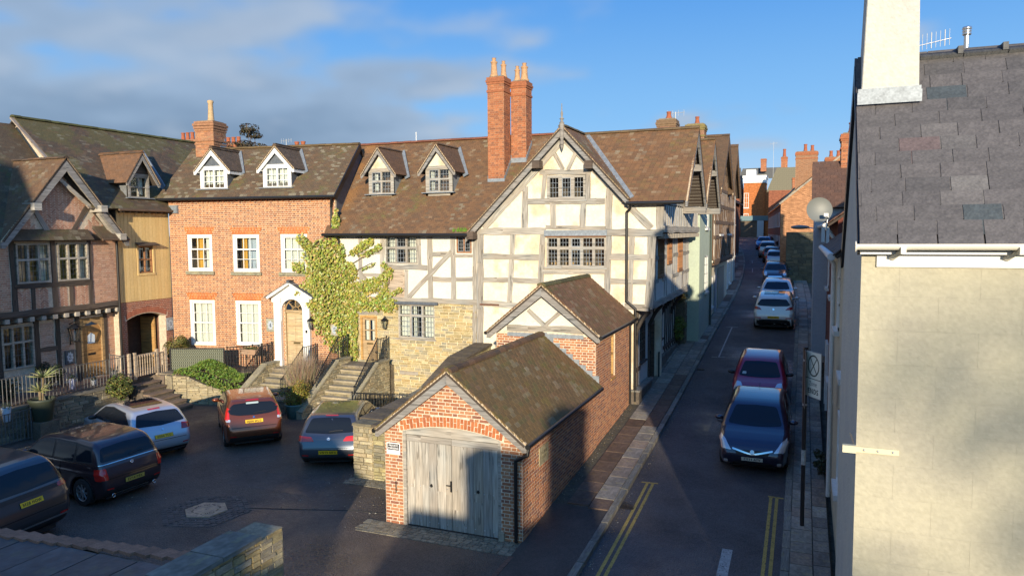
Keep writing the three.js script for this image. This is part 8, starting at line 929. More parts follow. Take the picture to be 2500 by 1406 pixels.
makeCar('large_suv', 'dark grey large luxury SUV with black glass at the yard edge', { L: 4.85, W: 1.98, H: 1.78, wr: 0.38, fo: 0.85, ro: 1.0, belt: 0.62, paint: [0.065, 0.065, 0.07], metal: 0.6, top: SUV, tumble: 0.18, side: sideSuv, rearGlass: [[0.0, 0.90], [0.74, 0.885], [0.86, 0.68], [0.0, 0.67]], screen: [[0, 0.92], [0.62, 0.91], [0.76, 0.72], [0, 0.71]], mirror: [0.665, 0.71], spokes: 7, plate: ['M28 HOW', false, 0.54], patches: [...doorSeams, ...tail([[0.66, 0.60], [0.95, 0.60], [0.95, 0.66], [0.66, 0.65]], [[0.005, 0.60], [0.08, 0.61], [0.08, 0.66], [0.01, 0.66]], CARM.redDark), ['tailgate_panel', [[-0.66, 0.60], [0.66, 0.60], [0.66, 0.65], [-0.66, 0.65]], 'x', -1, CARM.trim, 0.007], ...rearBits({ tg: 0.40, bt: 0.25 }), ['bumper_strip', [[-0.85, 0.255], [0.85, 0.255], [0.85, 0.28], [-0.85, 0.28]], 'x', -1, CARM.alloy, 0.012]]  }, [-17.1, 0, 9.75], -95);
// cars along the street
const GR = 'cars parked nose to tail along the right kerb';
const pitchAt = s => Math.atan2(prof(s + 1.3) - prof(s - 1.3), 2.6);
const onRoad = (s, t) => [t + bend(s), prof(s) + 0.012, s];
const headlamps = (a, b) => [['headlight', a, 'x', 1, CARM.lamp, 0.008, true], ...(b ? [['headlight', b, 'z', 1, CARM.lamp, 0.008, true]] : [])];
const face = { L: 4.0, W: 1.73, H: 1.48, wr: 0.31, fo: 0.85, ro: 0.64, belt: 0.64, top: HATCH, side: sideHatch, rearGlass: [[0.0, 0.92], [0.66, 0.90], [0.80, 0.70], [0.0, 0.67]], screen: [[0, 0.935], [0.60, 0.925], [0.78, 0.70], [0.4, 0.685], [0, 0.68]], mirror: [0.655, 0.70] };
const fgrille = [['grille', [[-0.5, 0.435], [0.5, 0.435], [0.42, 0.36], [-0.42, 0.36]], 'x', 1, CARM.trim, 0.008], ['lower_grille', [[-0.6, 0.15], [0.6, 0.15], [0.5, 0.24], [-0.5, 0.24]], 'x', 1, CARM.trim, 0.008], ['fog_light', [[0.68, 0.2], [0.8, 0.2], [0.8, 0.26], [0.68, 0.26]], 'x', 1, CARM.lamp, 0.008, true]];
const drop = s => ({ tilt: pitchAt(s) });
makeCar('hatchback_car', 'dark blue hatchback nose towards the yellow lines, silver grille bar', { ...face, paint: [0.024, 0.024, 0.05], metal: 0.4, tilt: -pitchAt(20.8), plate: ['CY11 ATV', true, 0.295], patches: [...doorSeams, ...headlamps([[0.58, 0.42], [0.90, 0.44], [0.94, 0.60], [0.78, 0.56]], [[0.86, 0.50], [0.985, 0.42], [0.97, 0.50], [0.88, 0.585]]), ...fgrille, ['grille_bar', [[-0.56, 0.46], [-0.2, 0.41], [0, 0.385], [0.2, 0.41], [0.56, 0.46], [0.56, 0.435], [0.2, 0.385], [0, 0.36], [-0.2, 0.385], [-0.56, 0.435]], 'x', 1, CARM.chrome, 0.014]], extra: all(badge(0.41, CARM.lamp, 0.05, true, 1), ({ car, X, Y }) => new GB().bar([X(0.2), Y(0.97), 0], [X(0.18), Y(1.05), 0], 0.006).build(car, 'aerial', CARM.trim)) }, onRoad(20.85, -1.08), 180, GR);
makeCar('city_car', 'small cherry red car with round headlamps behind the blue hatchback', { ...face, L: 3.72, W: 1.66, H: 1.54, tilt: -pitchAt(25.6), paint: [0.32, 0.015, 0.05], metal: 0.4, mirrorM: CARM.trim, patches: [...doorSeams, ['headlight', [[0.56, 0.47], [0.66, 0.43], [0.84, 0.44], [0.90, 0.54], [0.82, 0.63], [0.66, 0.62], [0.57, 0.56]], 'x', 1, CARM.lamp, 0.012, true], ...fgrille, ['tax_disc', [[0.5, 0.72], [0.66, 0.72], [0.64, 0.76], [0.5, 0.76]], 'x', 1, mat([0.4, 0.5, 0.5], 0.6), 0.01]] }, onRoad(25.6, -1.22), 180, GR);
makeCar('suv_car', 'white SUV with black lower trim, rear towards the yard', { L: 4.44, W: 1.855, H: 1.64, wr: 0.35, fo: 0.86, ro: 0.94, belt: 0.62, tilt: pitchAt(38.7), paint: [0.70, 0.70, 0.69], metal: 0.1, top: SUV, side: sideSuv, rearGlass: [[0.0, 0.90], [0.62, 0.89], [0.80, 0.75], [0.70, 0.715], [0.0, 0.70]], screen: [[0, 0.92], [0.62, 0.91], [0.76, 0.72], [0, 0.71]], mirror: [0.665, 0.71], roofGlass: [[0.2, -0.5], [0.2, 0.5], [0.52, 0.52], [0.52, -0.52]], plate: ['WO04 MEG', false, 0.40], patches: [...tail([[0.56, 0.60], [0.92, 0.62], [0.92, 0.70], [0.68, 0.675]], [[0.01, 0.61], [0.10, 0.64], [0.10, 0.69], [0.015, 0.69]], CARM.redDark), ['rear_bumper_trim', [[-0.92, 0.14], [0.92, 0.14], [0.92, 0.34], [-0.92, 0.34]], 'x', -1, CARM.trim, 0.006], ['reflector', [[0.58, 0.365], [0.88, 0.375], [0.88, 0.395], [0.60, 0.39]], 'x', -1, CARM.red, 0.008, true], ['sill_trim', [[0.03, 0.12], [0.97, 0.12], [0.97, 0.24], [0.03, 0.24]], 'z', 1, CARM.trim, 0.006, true]], extra: all(badge(0.62, CARM.chrome, 0.05, false), ({ car, X, Y }) => new GB().bar([X(0.16), Y(0.97), 0], [X(0.14), Y(1.04), 0], 0.006).build(car, 'aerial', CARM.trim)) }, onRoad(38.7, -1.25), 0, GR);
const low = { cell: 0.065, plim: 0.14 };
makeCar('saloon_car', 'white car facing the white SUV bonnet to bonnet', { ...face, ...low, L: 4.3, W: 1.8, H: 1.44, tilt: -pitchAt(45), paint: [0.64, 0.64, 0.63], metal: 0.1, patches: [...headlamps([[0.58, 0.44], [0.90, 0.46], [0.92, 0.56], [0.78, 0.55]]), ...fgrille] }, onRoad(45, -1.3), 180, GR);
makeCar('small_hatchback', 'small dark hatchback with round lamps and chrome grille', { ...face, ...low, L: 3.7, W: 1.7, H: 1.42, tilt: -pitchAt(55.3), paint: [0.02, 0.025, 0.035], metal: 0.3, patches: [['headlight', [[0.60, 0.50], [0.70, 0.46], [0.84, 0.48], [0.86, 0.58], [0.74, 0.64], [0.62, 0.60]], 'x', 1, CARM.lamp, 0.012, true], ['grille', [[-0.5, 0.46], [0.5, 0.46], [0.56, 0.38], [-0.56, 0.38]], 'x', 1, CARM.chrome, 0.008], ['lower_grille', [[-0.6, 0.15], [0.6, 0.15], [0.5, 0.28], [-0.5, 0.28]], 'x', 1, CARM.trim, 0.008], ['number_plate_front', [[-0.3, 0.3], [0.3, 0.3], [0.3, 0.355], [-0.3, 0.355]], 'x', 1, M.whiteOld, 0.012]] }, onRoad(55.3, -1.45), 180, GR);
makeCar('hatchback_car', 'silver hatchback seen from behind near the mossy stone wall', { ...face, ...low, tilt: pitchAt(67.7), paint: [0.45, 0.45, 0.44], patches: [...tail([[0.74, 0.56], [0.92, 0.56], [0.90, 0.72], [0.78, 0.68]], null), ['rear_bumper_trim', [[-0.8, 0.15], [0.8, 0.15], [0.8, 0.22], [-0.8, 0.22]], 'x', -1, CARM.trim, 0.008]] }, onRoad(67.7, -1.1), 3, GR);
makeCar('estate_car', 'dark bronze car wedged behind the silver hatchback', { ...face, ...low, tilt: pitchAt(72.6), paint: [0.09, 0.06, 0.04], patches: [...tail([[0.74, 0.56], [0.92, 0.56], [0.90, 0.72], [0.78, 0.68]], null)] }, onRoad(72.6, -1.2), 4, GR);
makeCar('suv_car', 'silver grey SUV further up beside the terrace', { ...face, ...low, L: 4.4, W: 1.82, H: 1.66, top: SUV, side: sideSuv, tilt: pitchAt(78.5), paint: [0.40, 0.38, 0.36], patches: [...tail([[0.74, 0.56], [0.92, 0.56], [0.90, 0.72], [0.78, 0.68]], null)] }, onRoad(78.5, -1.3), 5, GR);
makeCar('hatchback_car', 'mid blue car facing downhill at the top of the row', { ...face, ...low, tilt: -pitchAt(90.4), paint: [0.07, 0.11, 0.24], patches: [...headlamps([[0.58, 0.44], [0.90, 0.46], [0.92, 0.56], [0.78, 0.55]]), ...fgrille] }, onRoad(90.4, -1.15), 185, GR);
// ---------- plants ----------
const leafM = new THREE.MeshPhysicalMaterial({ vertexColors: true, roughness: 0.62, side: THREE.DoubleSide, map: T.leaf, transmission: 0, sheen: 0.2 });
class Leaves {
  constructor() { this.p = []; this.n = []; this.c = []; this.uv = []; }
  add(x, y, z, nx, ny, nz, size, c, asp = 1) {   // a folded pointed leaf
    const N = new THREE.Vector3(nx, ny, nz).normalize(), A = new THREE.Vector3(rr(-1, 1), rr(-1, 0.2), rr(-1, 1)).cross(N).normalize(), B = N.clone().cross(A), h = size / 2, w = h * 0.62 * asp, f = h * 0.3; const O = (a, b, n) => [x + A.x * a + B.x * b + N.x * n, y + A.y * a + B.y * b + N.y * n, z + A.z * a + B.z * b + N.z * n];
    const t = O(h, 0, 0), b = O(-h, 0, 0), l = O(0.1 * h, w, f), r = O(0.1 * h, -w, f); const n1 = N.clone().addScaledVector(B, -0.45).normalize(), n2 = N.clone().addScaledVector(B, 0.45).normalize(); this.p.push(...b, ...t, ...l, ...b, ...r, ...t); for (let i = 0; i < 3; i++) this.n.push(n1.x, n1.y, n1.z); for (let i = 0; i < 3; i++) this.n.push(n2.x, n2.y, n2.z); for (let i = 0; i < 6; i++) this.c.push(...c); this.uv.push(0, 0, 1, 1, 0, 1, 0, 0, 1, 0, 1, 1);
  }
  blade(a, b, w, c) { const A = new THREE.Vector3(...a), B = new THREE.Vector3(...b), d = B.clone().sub(A), s = d.clone().cross(new THREE.Vector3(rr(-1, 1), rr(-0.2, 0.2), rr(-1, 1))).normalize().multiplyScalar(w / 2), n = s.clone().cross(d).normalize(); this.p.push(A.x - s.x, A.y - s.y, A.z - s.z, A.x + s.x, A.y + s.y, A.z + s.z, B.x, B.y, B.z); for (let i = 0; i < 3; i++) { this.n.push(n.x, n.y, n.z); this.c.push(...c); } this.uv.push(0, 0, 1, 0, 0.5, 1); }
  build(parent, name, m = leafM) { const g = new THREE.BufferGeometry(); g.setAttribute('position', new THREE.Float32BufferAttribute(this.p, 3)); g.setAttribute('normal', new THREE.Float32BufferAttribute(this.n, 3)); g.setAttribute('color', new THREE.Float32BufferAttribute(this.c, 3)); g.setAttribute('uv', new THREE.Float32BufferAttribute(this.uv, 2)); const me = mesh(parent, name, g, m); me.userData.kind = 'stuff'; return me; }
}
const ball3 = () => { for (;;) { const x = rr(-1, 1), y = rr(-1, 1), z = rr(-1, 1), l = x * x + y * y + z * z; if (l <= 1 && l > 0.0001) return [x, y, z, Math.sqrt(l)]; } };
// the creeper over the house corner
{
  const o = thing('ivy_creeper', 'large yellow green ivy climbing the corner between brick house and cottage', 'ivy', [-16.9, 1.2, -23.7]); const f = fr(o); const surf = t => t < -16.91 ? 23.9 - (-16.91 - t) * 0.1557 : 23.93;
  const B = [[-17.25, 5.0, -17.0, 3.0, 0.95], [-17.3, 5.5, -16.9, 4.4, 0.95], [-16.75, 3.4, -16.55, 2.2, 0.72], [-16.5, 2.3, -16.4, 1.6, 0.4], [-16.95, 5.8, -16.85, 7.0, 0.16], [-16.9, 6.5, -16.85, 7.35, 0.07], [-17.8, 5.7, -18.35, 6.25, 0.2], [-17.9, 5.0, -18.65, 5.15, 0.2], [-17.9, 4.6, -18.5, 4.2, 0.18], [-17.6, 3.9, -18.1, 3.7, 0.2], [-16.4, 5.6, -15.35, 6.15, 0.16], [-16.2, 5.3, -14.95, 5.95, 0.12], [-16.1, 5.0, -15.3, 5.35, 0.14], [-16.3, 4.2, -15.2, 4.5, 0.28], [-15.3, 4.4, -14.6, 4.95, 0.14], [-16.0, 3.75, -14.45, 3.75, 0.27], [-15.0, 3.9, -14.55, 4.6, 0.16], [-14.6, 4.5, -14.5, 5.05, 0.13], [-14.5, 5.0, -14.75, 5.3, 0.1], [-14.8, 4.0, -14.05, 4.35, 0.1], [-16.2, 3.4, -16.05, 1.9, 0.18]];
  const L = new Leaves(), cols = [[0.38, 0.40, 0.05], [0.46, 0.46, 0.08], [0.28, 0.32, 0.045], [0.52, 0.50, 0.11], [0.20, 0.24, 0.035], [0.60, 0.57, 0.24]]; const area = B.map(b => (Math.hypot(b[2] - b[0], b[3] - b[1]) + b[4] * 1.6) * b[4] * 2), tot = area.reduce((a, b) => a + b); const n = 18500;
  B.forEach((b, i) => { const k = Math.round(n * area[i] / tot); for (let j = 0; j < k; j++) { const u = rr(-0.15, 1.15), a = rr(0, Math.PI * 2), r = Math.sqrt(rnd()) * b[4] * (0.75 + 0.5 * vnoise(u * 3 + i, a * 2, 4)); const t = lerp(b[0], b[2], clamp(u, 0, 1)) + Math.cos(a) * r, y = lerp(b[1], b[3], clamp(u, 0, 1)) + Math.sin(a) * r; if (vnoise(t * 2.2, y * 2.2, 3) < 0.16 || (t > -16.0 && t < -15.1 && y < 3.32) || (t > -17.15 && t < -16.8 && y > 2.5 && y < 2.95)) continue; const depth = b[4] * 0.5 * (1 - r / (b[4] + 0.01)) + 0.05; const z = -surf(t) + 0.05 + rr(0, 1) * (depth + 0.10 * vnoise(t * 3, y * 3, 9)); const c = pick(cols).map(v => v * rr(0.75, 1.25)); L.add(t, y, z, rr(-0.5, 0.5), rr(-0.1, 0.6), rr(0.6, 1.1), 0.06 + 0.085 * rnd() ** 1.5, c, 1.25); } });
  L.p = Float32Array.from(L.p); for (let i = 0; i < L.p.length; i += 3) { L.p[i] += 16.9; L.p[i + 1] -= 1.2; L.p[i + 2] += 23.7; } L.p = Array.from(L.p); L.build(o, 'leaves');
  const st = new GB(); for (const b of B) { const a = pt(f, b[0], b[1], -surf(b[0]) + 0.05), c = pt(f, b[2], b[3], -surf(b[2]) + 0.05); st.bar(a, c, 0.02, 5, 0.008); } st.bar(pt(f, -16.45, 1.2, -23.85), pt(f, -16.9, 3.2, -23.85), 0.05, 6, 0.035).bar(pt(f, -16.3, 1.5, -23.85), pt(f, -16.6, 2.6, -23.85), 0.04, 6, 0.03); st.build(o, 'stem', wood([0.16, 0.12, 0.08]));
}
function bush(name, label, [t, y, s], r, h, n, size, cols, o = {}) { const b = thing(name, label, o.cat || 'bush', [t, y, -s], 0, o.group); const L = new Leaves(); const K = o.k || 9, cl = Array.from({ length: K }, () => { const q = ball3(); return [q[0] * r * 0.62, h * 0.5 + q[1] * h * 0.34, q[2] * r * 0.62, r * rr(0.3, 0.55)]; }); for (let i = 0; i < n; i++) { const c = pick(cl), q = ball3(), k = Math.cbrt(q[3]) / q[3]; const x = c[0] + q[0] * k * c[3] * rr(0.75, 1.05), yy = c[1] + q[1] * k * c[3] * (o.sy || 1) * rr(0.75, 1.05), z = c[2] + q[2] * k * c[3] * rr(0.75, 1.05); if (yy < 0.01) continue; L.add(x, yy, z, q[0] + rr(-0.5, 0.5), q[1] + 0.4 + rr(-0.3, 0.3), q[2] + rr(-0.5, 0.5), size * rr(0.75, 1.25), pick(cols).map(v => v * rr(0.75, 1.25)), o.asp || 1); } L.build(b, 'leaves'); const st = new GB(); for (const c of cl) st.bar([rr(-0.04, 0.04), 0, rr(-0.04, 0.04)], [c[0], c[1], c[2]], 0.012, 5, 0.005); st.build(b, 'stems', wood(o.stem || [0.13, 0.10, 0.07])); return b; }
// ivy bank under the trellis
{ const o = thing('ivy_bank', 'bright green ivy mound spilling over the pale stone wall', 'ivy', [-20.9, 0.8, -21.6]); const L = new Leaves(); const cols = [[0.13, 0.22, 0.025], [0.18, 0.28, 0.035], [0.09, 0.16, 0.02], [0.24, 0.33, 0.05]]; for (let i = 0; i < 3600; i++) { const u = rnd(), v = rnd(), t = lerp(-22.1, -19.85, u) + rr(-0.1, 0.1), sf = lerp(20.75, 21.75, u), s = lerp(sf - 0.12, lerp(21.45, 22.35, u), v), hang = v < 0.18 ? -rr(0, 0.35) * (0.3 + u) : 0; const y = lerp(1.12, 0.48, sstep(0.2, 0.9, u)) + 0.12 + Math.sin(v * 2.2) * 0.42 * sstep(0.05, 0.4, u) + hang + 0.12 * vnoise(t * 4, s * 4, 2); L.add(t + 20.9, y - 0.8, -s + 21.6 + (hang ? 0.06 : 0), rr(-0.5, 0.5), rr(0.3, 1), rr(0, 0.9), rr(0.07, 0.12), pick(cols).map(c => c * rr(0.8, 1.2)), 1.3); } L.build(o, 'leaves'); const m = new GB(); m.poly([[-22.0, 21.35], [-21.4, 20.95], [-20.3, 21.6], [-19.95, 22.2], [-20.4, 22.6], [-21.2, 22.0]], 1.0, rx(-Math.PI / 2)); m.l.forEach(g => g.translate(20.9, -0.85, 21.6)); m.build(o, 'soil', mat([0.03, 0.026, 0.018], 0.95)); }
bush('box_shrub', 'golden leaved shrub growing in the teal pot', [-16.55, 0.42, 20.62], 0.66, 0.95, 2600, 0.062, [[0.34, 0.28, 0.035], [0.26, 0.23, 0.03], [0.40, 0.34, 0.06], [0.18, 0.17, 0.025]], { k: 12 });
{ const o = thing('plant_pot', 'round teal plant pot at the foot of the steps', 'plant pot', [-16.55, 0, -20.62]); new GB().lathe([[0.001, 0], [0.24, 0], [0.3, 0.42], [0.33, 0.44], [0.33, 0.5], [0.29, 0.5], [0.27, 0.44]], 0, 0, 0, 24).build(o, 'pot', mat([0.10, 0.21, 0.20], 0.5, { map: T.grain })); new GB().lathe([[0.001, 0.44], [0.28, 0.44]], 0, 0, 0, 20).build(o, 'soil', mat([0.03, 0.025, 0.02], 0.95)); }
// dry twiggy shrub between the stair railings
{ const o = thing('dry_shrub', 'pale leafless twiggy shrub between the two flights of steps', 'shrub', [-17.2, 0.2, -21.9]); const L = new Leaves(); for (let k = 0; k < 560; k++) { const a = rr(0, 6.28), r0 = rr(0, 0.4), x0 = Math.cos(a) * r0, z0 = Math.sin(a) * r0 * 0.8, hh = rr(0.7, 1.9), x1 = x0 + rr(-0.35, 0.5), z1 = z0 + rr(-0.4, 0.4); const m = [lerp(x0, x1, 0.5) + rr(-0.05, 0.05), hh * 0.55, lerp(z0, z1, 0.5)]; L.blade([x0, 0, z0], [m[0], m[1], m[2]], 0.014, [0.38, 0.28, 0.18]); for (let q = 0; q < 9; q++) L.blade(m, [x1 + rr(-0.16, 0.16), hh + rr(-0.15, 0.25), z1 + rr(-0.16, 0.16)], 0.007, [0.50, 0.38, 0.25].map(v => v * rr(0.7, 1.3))); } L.build(o, 'twigs'); rubbleWall('planter_wall', 'low dark stone wall under the leafless shrub', [[-17.9, 21.0, -16.3, 21.0, -0.05, 0.42, 0.42]], { cols: greyStone, th: 0.9, max: 60 }); }
// potted palm and other plants on the number 2 terrace
{ const o = thing('plant_pot', 'big dark green pot with a small spiky palm by the railing', 'plant pot', [-22.55, 0.55, -15.75]); new GB().lathe([[0.001, 0], [0.26, 0], [0.36, 0.62], [0.4, 0.64], [0.4, 0.72], [0.35, 0.72], [0.33, 0.64]], 0, 0, 0, 22).build(o, 'pot', mat([0.045, 0.055, 0.035], 0.6)); new GB().box(-0.32, -0.55, -0.32, 0.32, 0, 0.32).build(o, 'plinth', stony([0.14, 0.12, 0.09])); const p = thing('spiky_palm', 'spiky pale green palm in the big dark pot', 'palm', [-22.55, 1.22, -15.75]); const L = new Leaves(); for (const [h, n, l] of [[0.28, 60, 0.55], [0.75, 46, 0.62]]) for (let i = 0; i < n; i++) { const q = ball3(), y = Math.abs(q[1]) + 0.1, k = l / Math.hypot(q[0], y, q[2]) * rr(0.7, 1); L.blade([0.12 * (h > 0.5 ? 1 : -0.6), h, 0], [0.12 * (h > 0.5 ? 1 : -0.6) + q[0] * k, h + y * k * 0.8 - 0.1 * rnd(), q[2] * k], 0.05, pick([[0.38, 0.42, 0.17], [0.28, 0.34, 0.11], [0.48, 0.46, 0.22]])); } L.build(p, 'blades'); new GB().bar([-0.07, 0, 0], [-0.07, 0.3, 0], 0.05).bar([0.05, 0, 0], [0.12, 0.78, 0], 0.025).build(p, 'trunk', wood([0.24, 0.18, 0.1])); }
bush('evergreen_shrub', 'dark evergreen shrub beneath the number 2 window', [-24.25, 1.15, 17.3], 0.5, 1.1, 1300, 0.08, [[0.03, 0.045, 0.018], [0.04, 0.06, 0.02]]); bush('evergreen_shrub', 'shady shrub at the far left of the terrace railings', [-23.9, 1.15, 15.6], 0.55, 0.8, 1000, 0.08, [[0.035, 0.05, 0.02], [0.05, 0.07, 0.03]]);
bush('laurel_shrub', 'yellow green shrub growing over the retaining wall by the gate', [-22.65, 0.55, 18.75], 0.55, 1.0, 1700, 0.085, [[0.16, 0.19, 0.03], [0.10, 0.13, 0.025], [0.28, 0.27, 0.06], [0.06, 0.08, 0.02]], { k: 10 });
bush('bamboo_plant', 'feathery bamboo beside the left sash window', [-23.4, 1.15, 22.15], 0.62, 1.5, 2200, 0.13, [[0.20, 0.19, 0.04], [0.13, 0.14, 0.03], [0.30, 0.25, 0.07]], { asp: 0.35, k: 12 });
for (const [t, y, s, r, h, c, lab] of [[-23.6, 1.12, 17.6, 0.11, 0.34, [0.42, 0.44, 0.62], 'lilac painted pot behind the grey railing'], [-23.5, 1.12, 18.35, 0.1, 0.16, [0.6, 0.62, 0.66], 'small white trough behind the grey railing'], [-24.0, 1.12, 19.6, 0.12, 0.22, [0.5, 0.5, 0.48], 'pale pot beside the oak plank door'], [-22.75, 0.75, 14.75, 0.13, 0.4, [0.55, 0.62, 0.72], 'pale blue tub in the shady corner by the railings']]) { const o = thing('flower_pot', lab, 'plant pot', [t, y, -s]); new GB().lathe([[0.001, 0], [r * 0.75, 0], [r, h], [r * 1.1, h], [r * 1.1, h + 0.03], [r * 0.9, h + 0.03], [r * 0.85, h - 0.03], [0.001, h - 0.03]], 0, 0, 0, 16).build(o, 'pot', mat(c, 0.5)); const L = new Leaves(); for (let i = 0; i < 120; i++) { const q = ball3(); L.add(q[0] * r * 1.3, h + Math.abs(q[1]) * r * 1.6, q[2] * r * 1.3, q[0], 1, q[2], 0.05, pick([[0.07, 0.11, 0.03], [0.12, 0.15, 0.04]])); } L.build(o, 'plant'); }
{ const o = thing('window_planter', 'wooden trough planter hung on the terrace railing', 'planter', [-20.15, 1.75, -22.55]); new GB().box(-0.35, 0, -0.12, 0.35, 0.2, 0.12).build(o, 'trough', wood([0.45, 0.30, 0.2])); const L = new Leaves(); for (let i = 0; i < 260; i++) L.add(rr(-0.34, 0.34), 0.2 + rr(0, 0.1), rr(-0.12, 0.14), rr(-0.5, 0.5), 1, rr(-0.5, 0.5), 0.05, pick([[0.10, 0.15, 0.03], [0.18, 0.2, 0.05]])); L.build(o, 'plant'); }
bush('street_shrub', 'ragged shrub over the passage wall by the sage green house', [-5.1, 3.2, 32.9], 0.5, 0.7, 900, 0.1, [[0.20, 0.17, 0.06], [0.13, 0.13, 0.04], [0.26, 0.2, 0.08]], { asp: 0.5 }); bush('street_shrub', 'bright green bush at the end of the timber house street front', [-5.05, 1.3, 32.3], 0.45, 1.6, 1300, 0.09, [[0.20, 0.25, 0.03], [0.13, 0.18, 0.025], [0.3, 0.32, 0.06]]); bush('street_shrub', 'small dark plant against the cream cottage wall', [0.5, 0.4, 19.2], 0.25, 0.8, 500, 0.07, [[0.03, 0.045, 0.02], [0.05, 0.06, 0.02]]);
// trees: tapered trunk, limbs, crown of leaf clumps
function tree(name, label, [t, y, s], h, r, n, size, cols, o = {}) { const b = thing(name, label, 'tree', [t, y, -s], 0, o.group); const tk = new GB(), L = new Leaves(), trunkH = h * (o.trunk ?? 0.35); tk.bar([0, 0, 0], [0, trunkH, 0], 0.05 * r + 0.1, 8, 0.04 * r + 0.06); const K = o.k || 26; for (let i = 0; i < K; i++) { const q = ball3(), cx = q[0] * r * 0.75, cy = trunkH + (h - trunkH) * (0.5 + q[1] * 0.45), cz = q[2] * r * 0.75, cr = r * rr(0.16, 0.32); const mid = [cx * 0.4, lerp(trunkH, cy, 0.45), cz * 0.4]; tk.bar([0, trunkH * rr(0.7, 1), 0], mid, 0.03 * r, 5, 0.02 * r).bar(mid, [cx, cy, cz], 0.02 * r, 5, 0.006 * r); for (let j = 0; j < n / K; j++) { const p = ball3(), k = Math.cbrt(p[3]) / p[3]; L.add(cx + p[0] * k * cr, cy + p[1] * k * cr * (o.flat || 0.7), cz + p[2] * k * cr, p[0] + rr(-0.5, 0.5), p[1] + 0.5, p[2] + rr(-0.5, 0.5), size * rr(0.7, 1.3), pick(cols).map(v => v * rr(0.75, 1.25)), o.asp || 1); } } tk.build(b, 'trunk', wood([0.13, 0.10, 0.08])); if (n) { const c = L.build(b, 'crown'); } return b; }
tree('yew_tree', 'dark bronze evergreen tree behind the brick house chimney', [-31.8, 1, 36.5], 12.4, 2.1, 4200, 0.22, [[0.06, 0.045, 0.018], [0.045, 0.04, 0.016], [0.09, 0.06, 0.025]], { trunk: 0.6, asp: 0.5, flat: 0.4, k: 34 });
tree('yew_tree', 'low dark evergreen seen over the brick house ridge', [-35.5, 1, 38], 11.4, 1.8, 2000, 0.22, [[0.05, 0.05, 0.02], [0.04, 0.042, 0.016]], { trunk: 0.6, k: 20 });
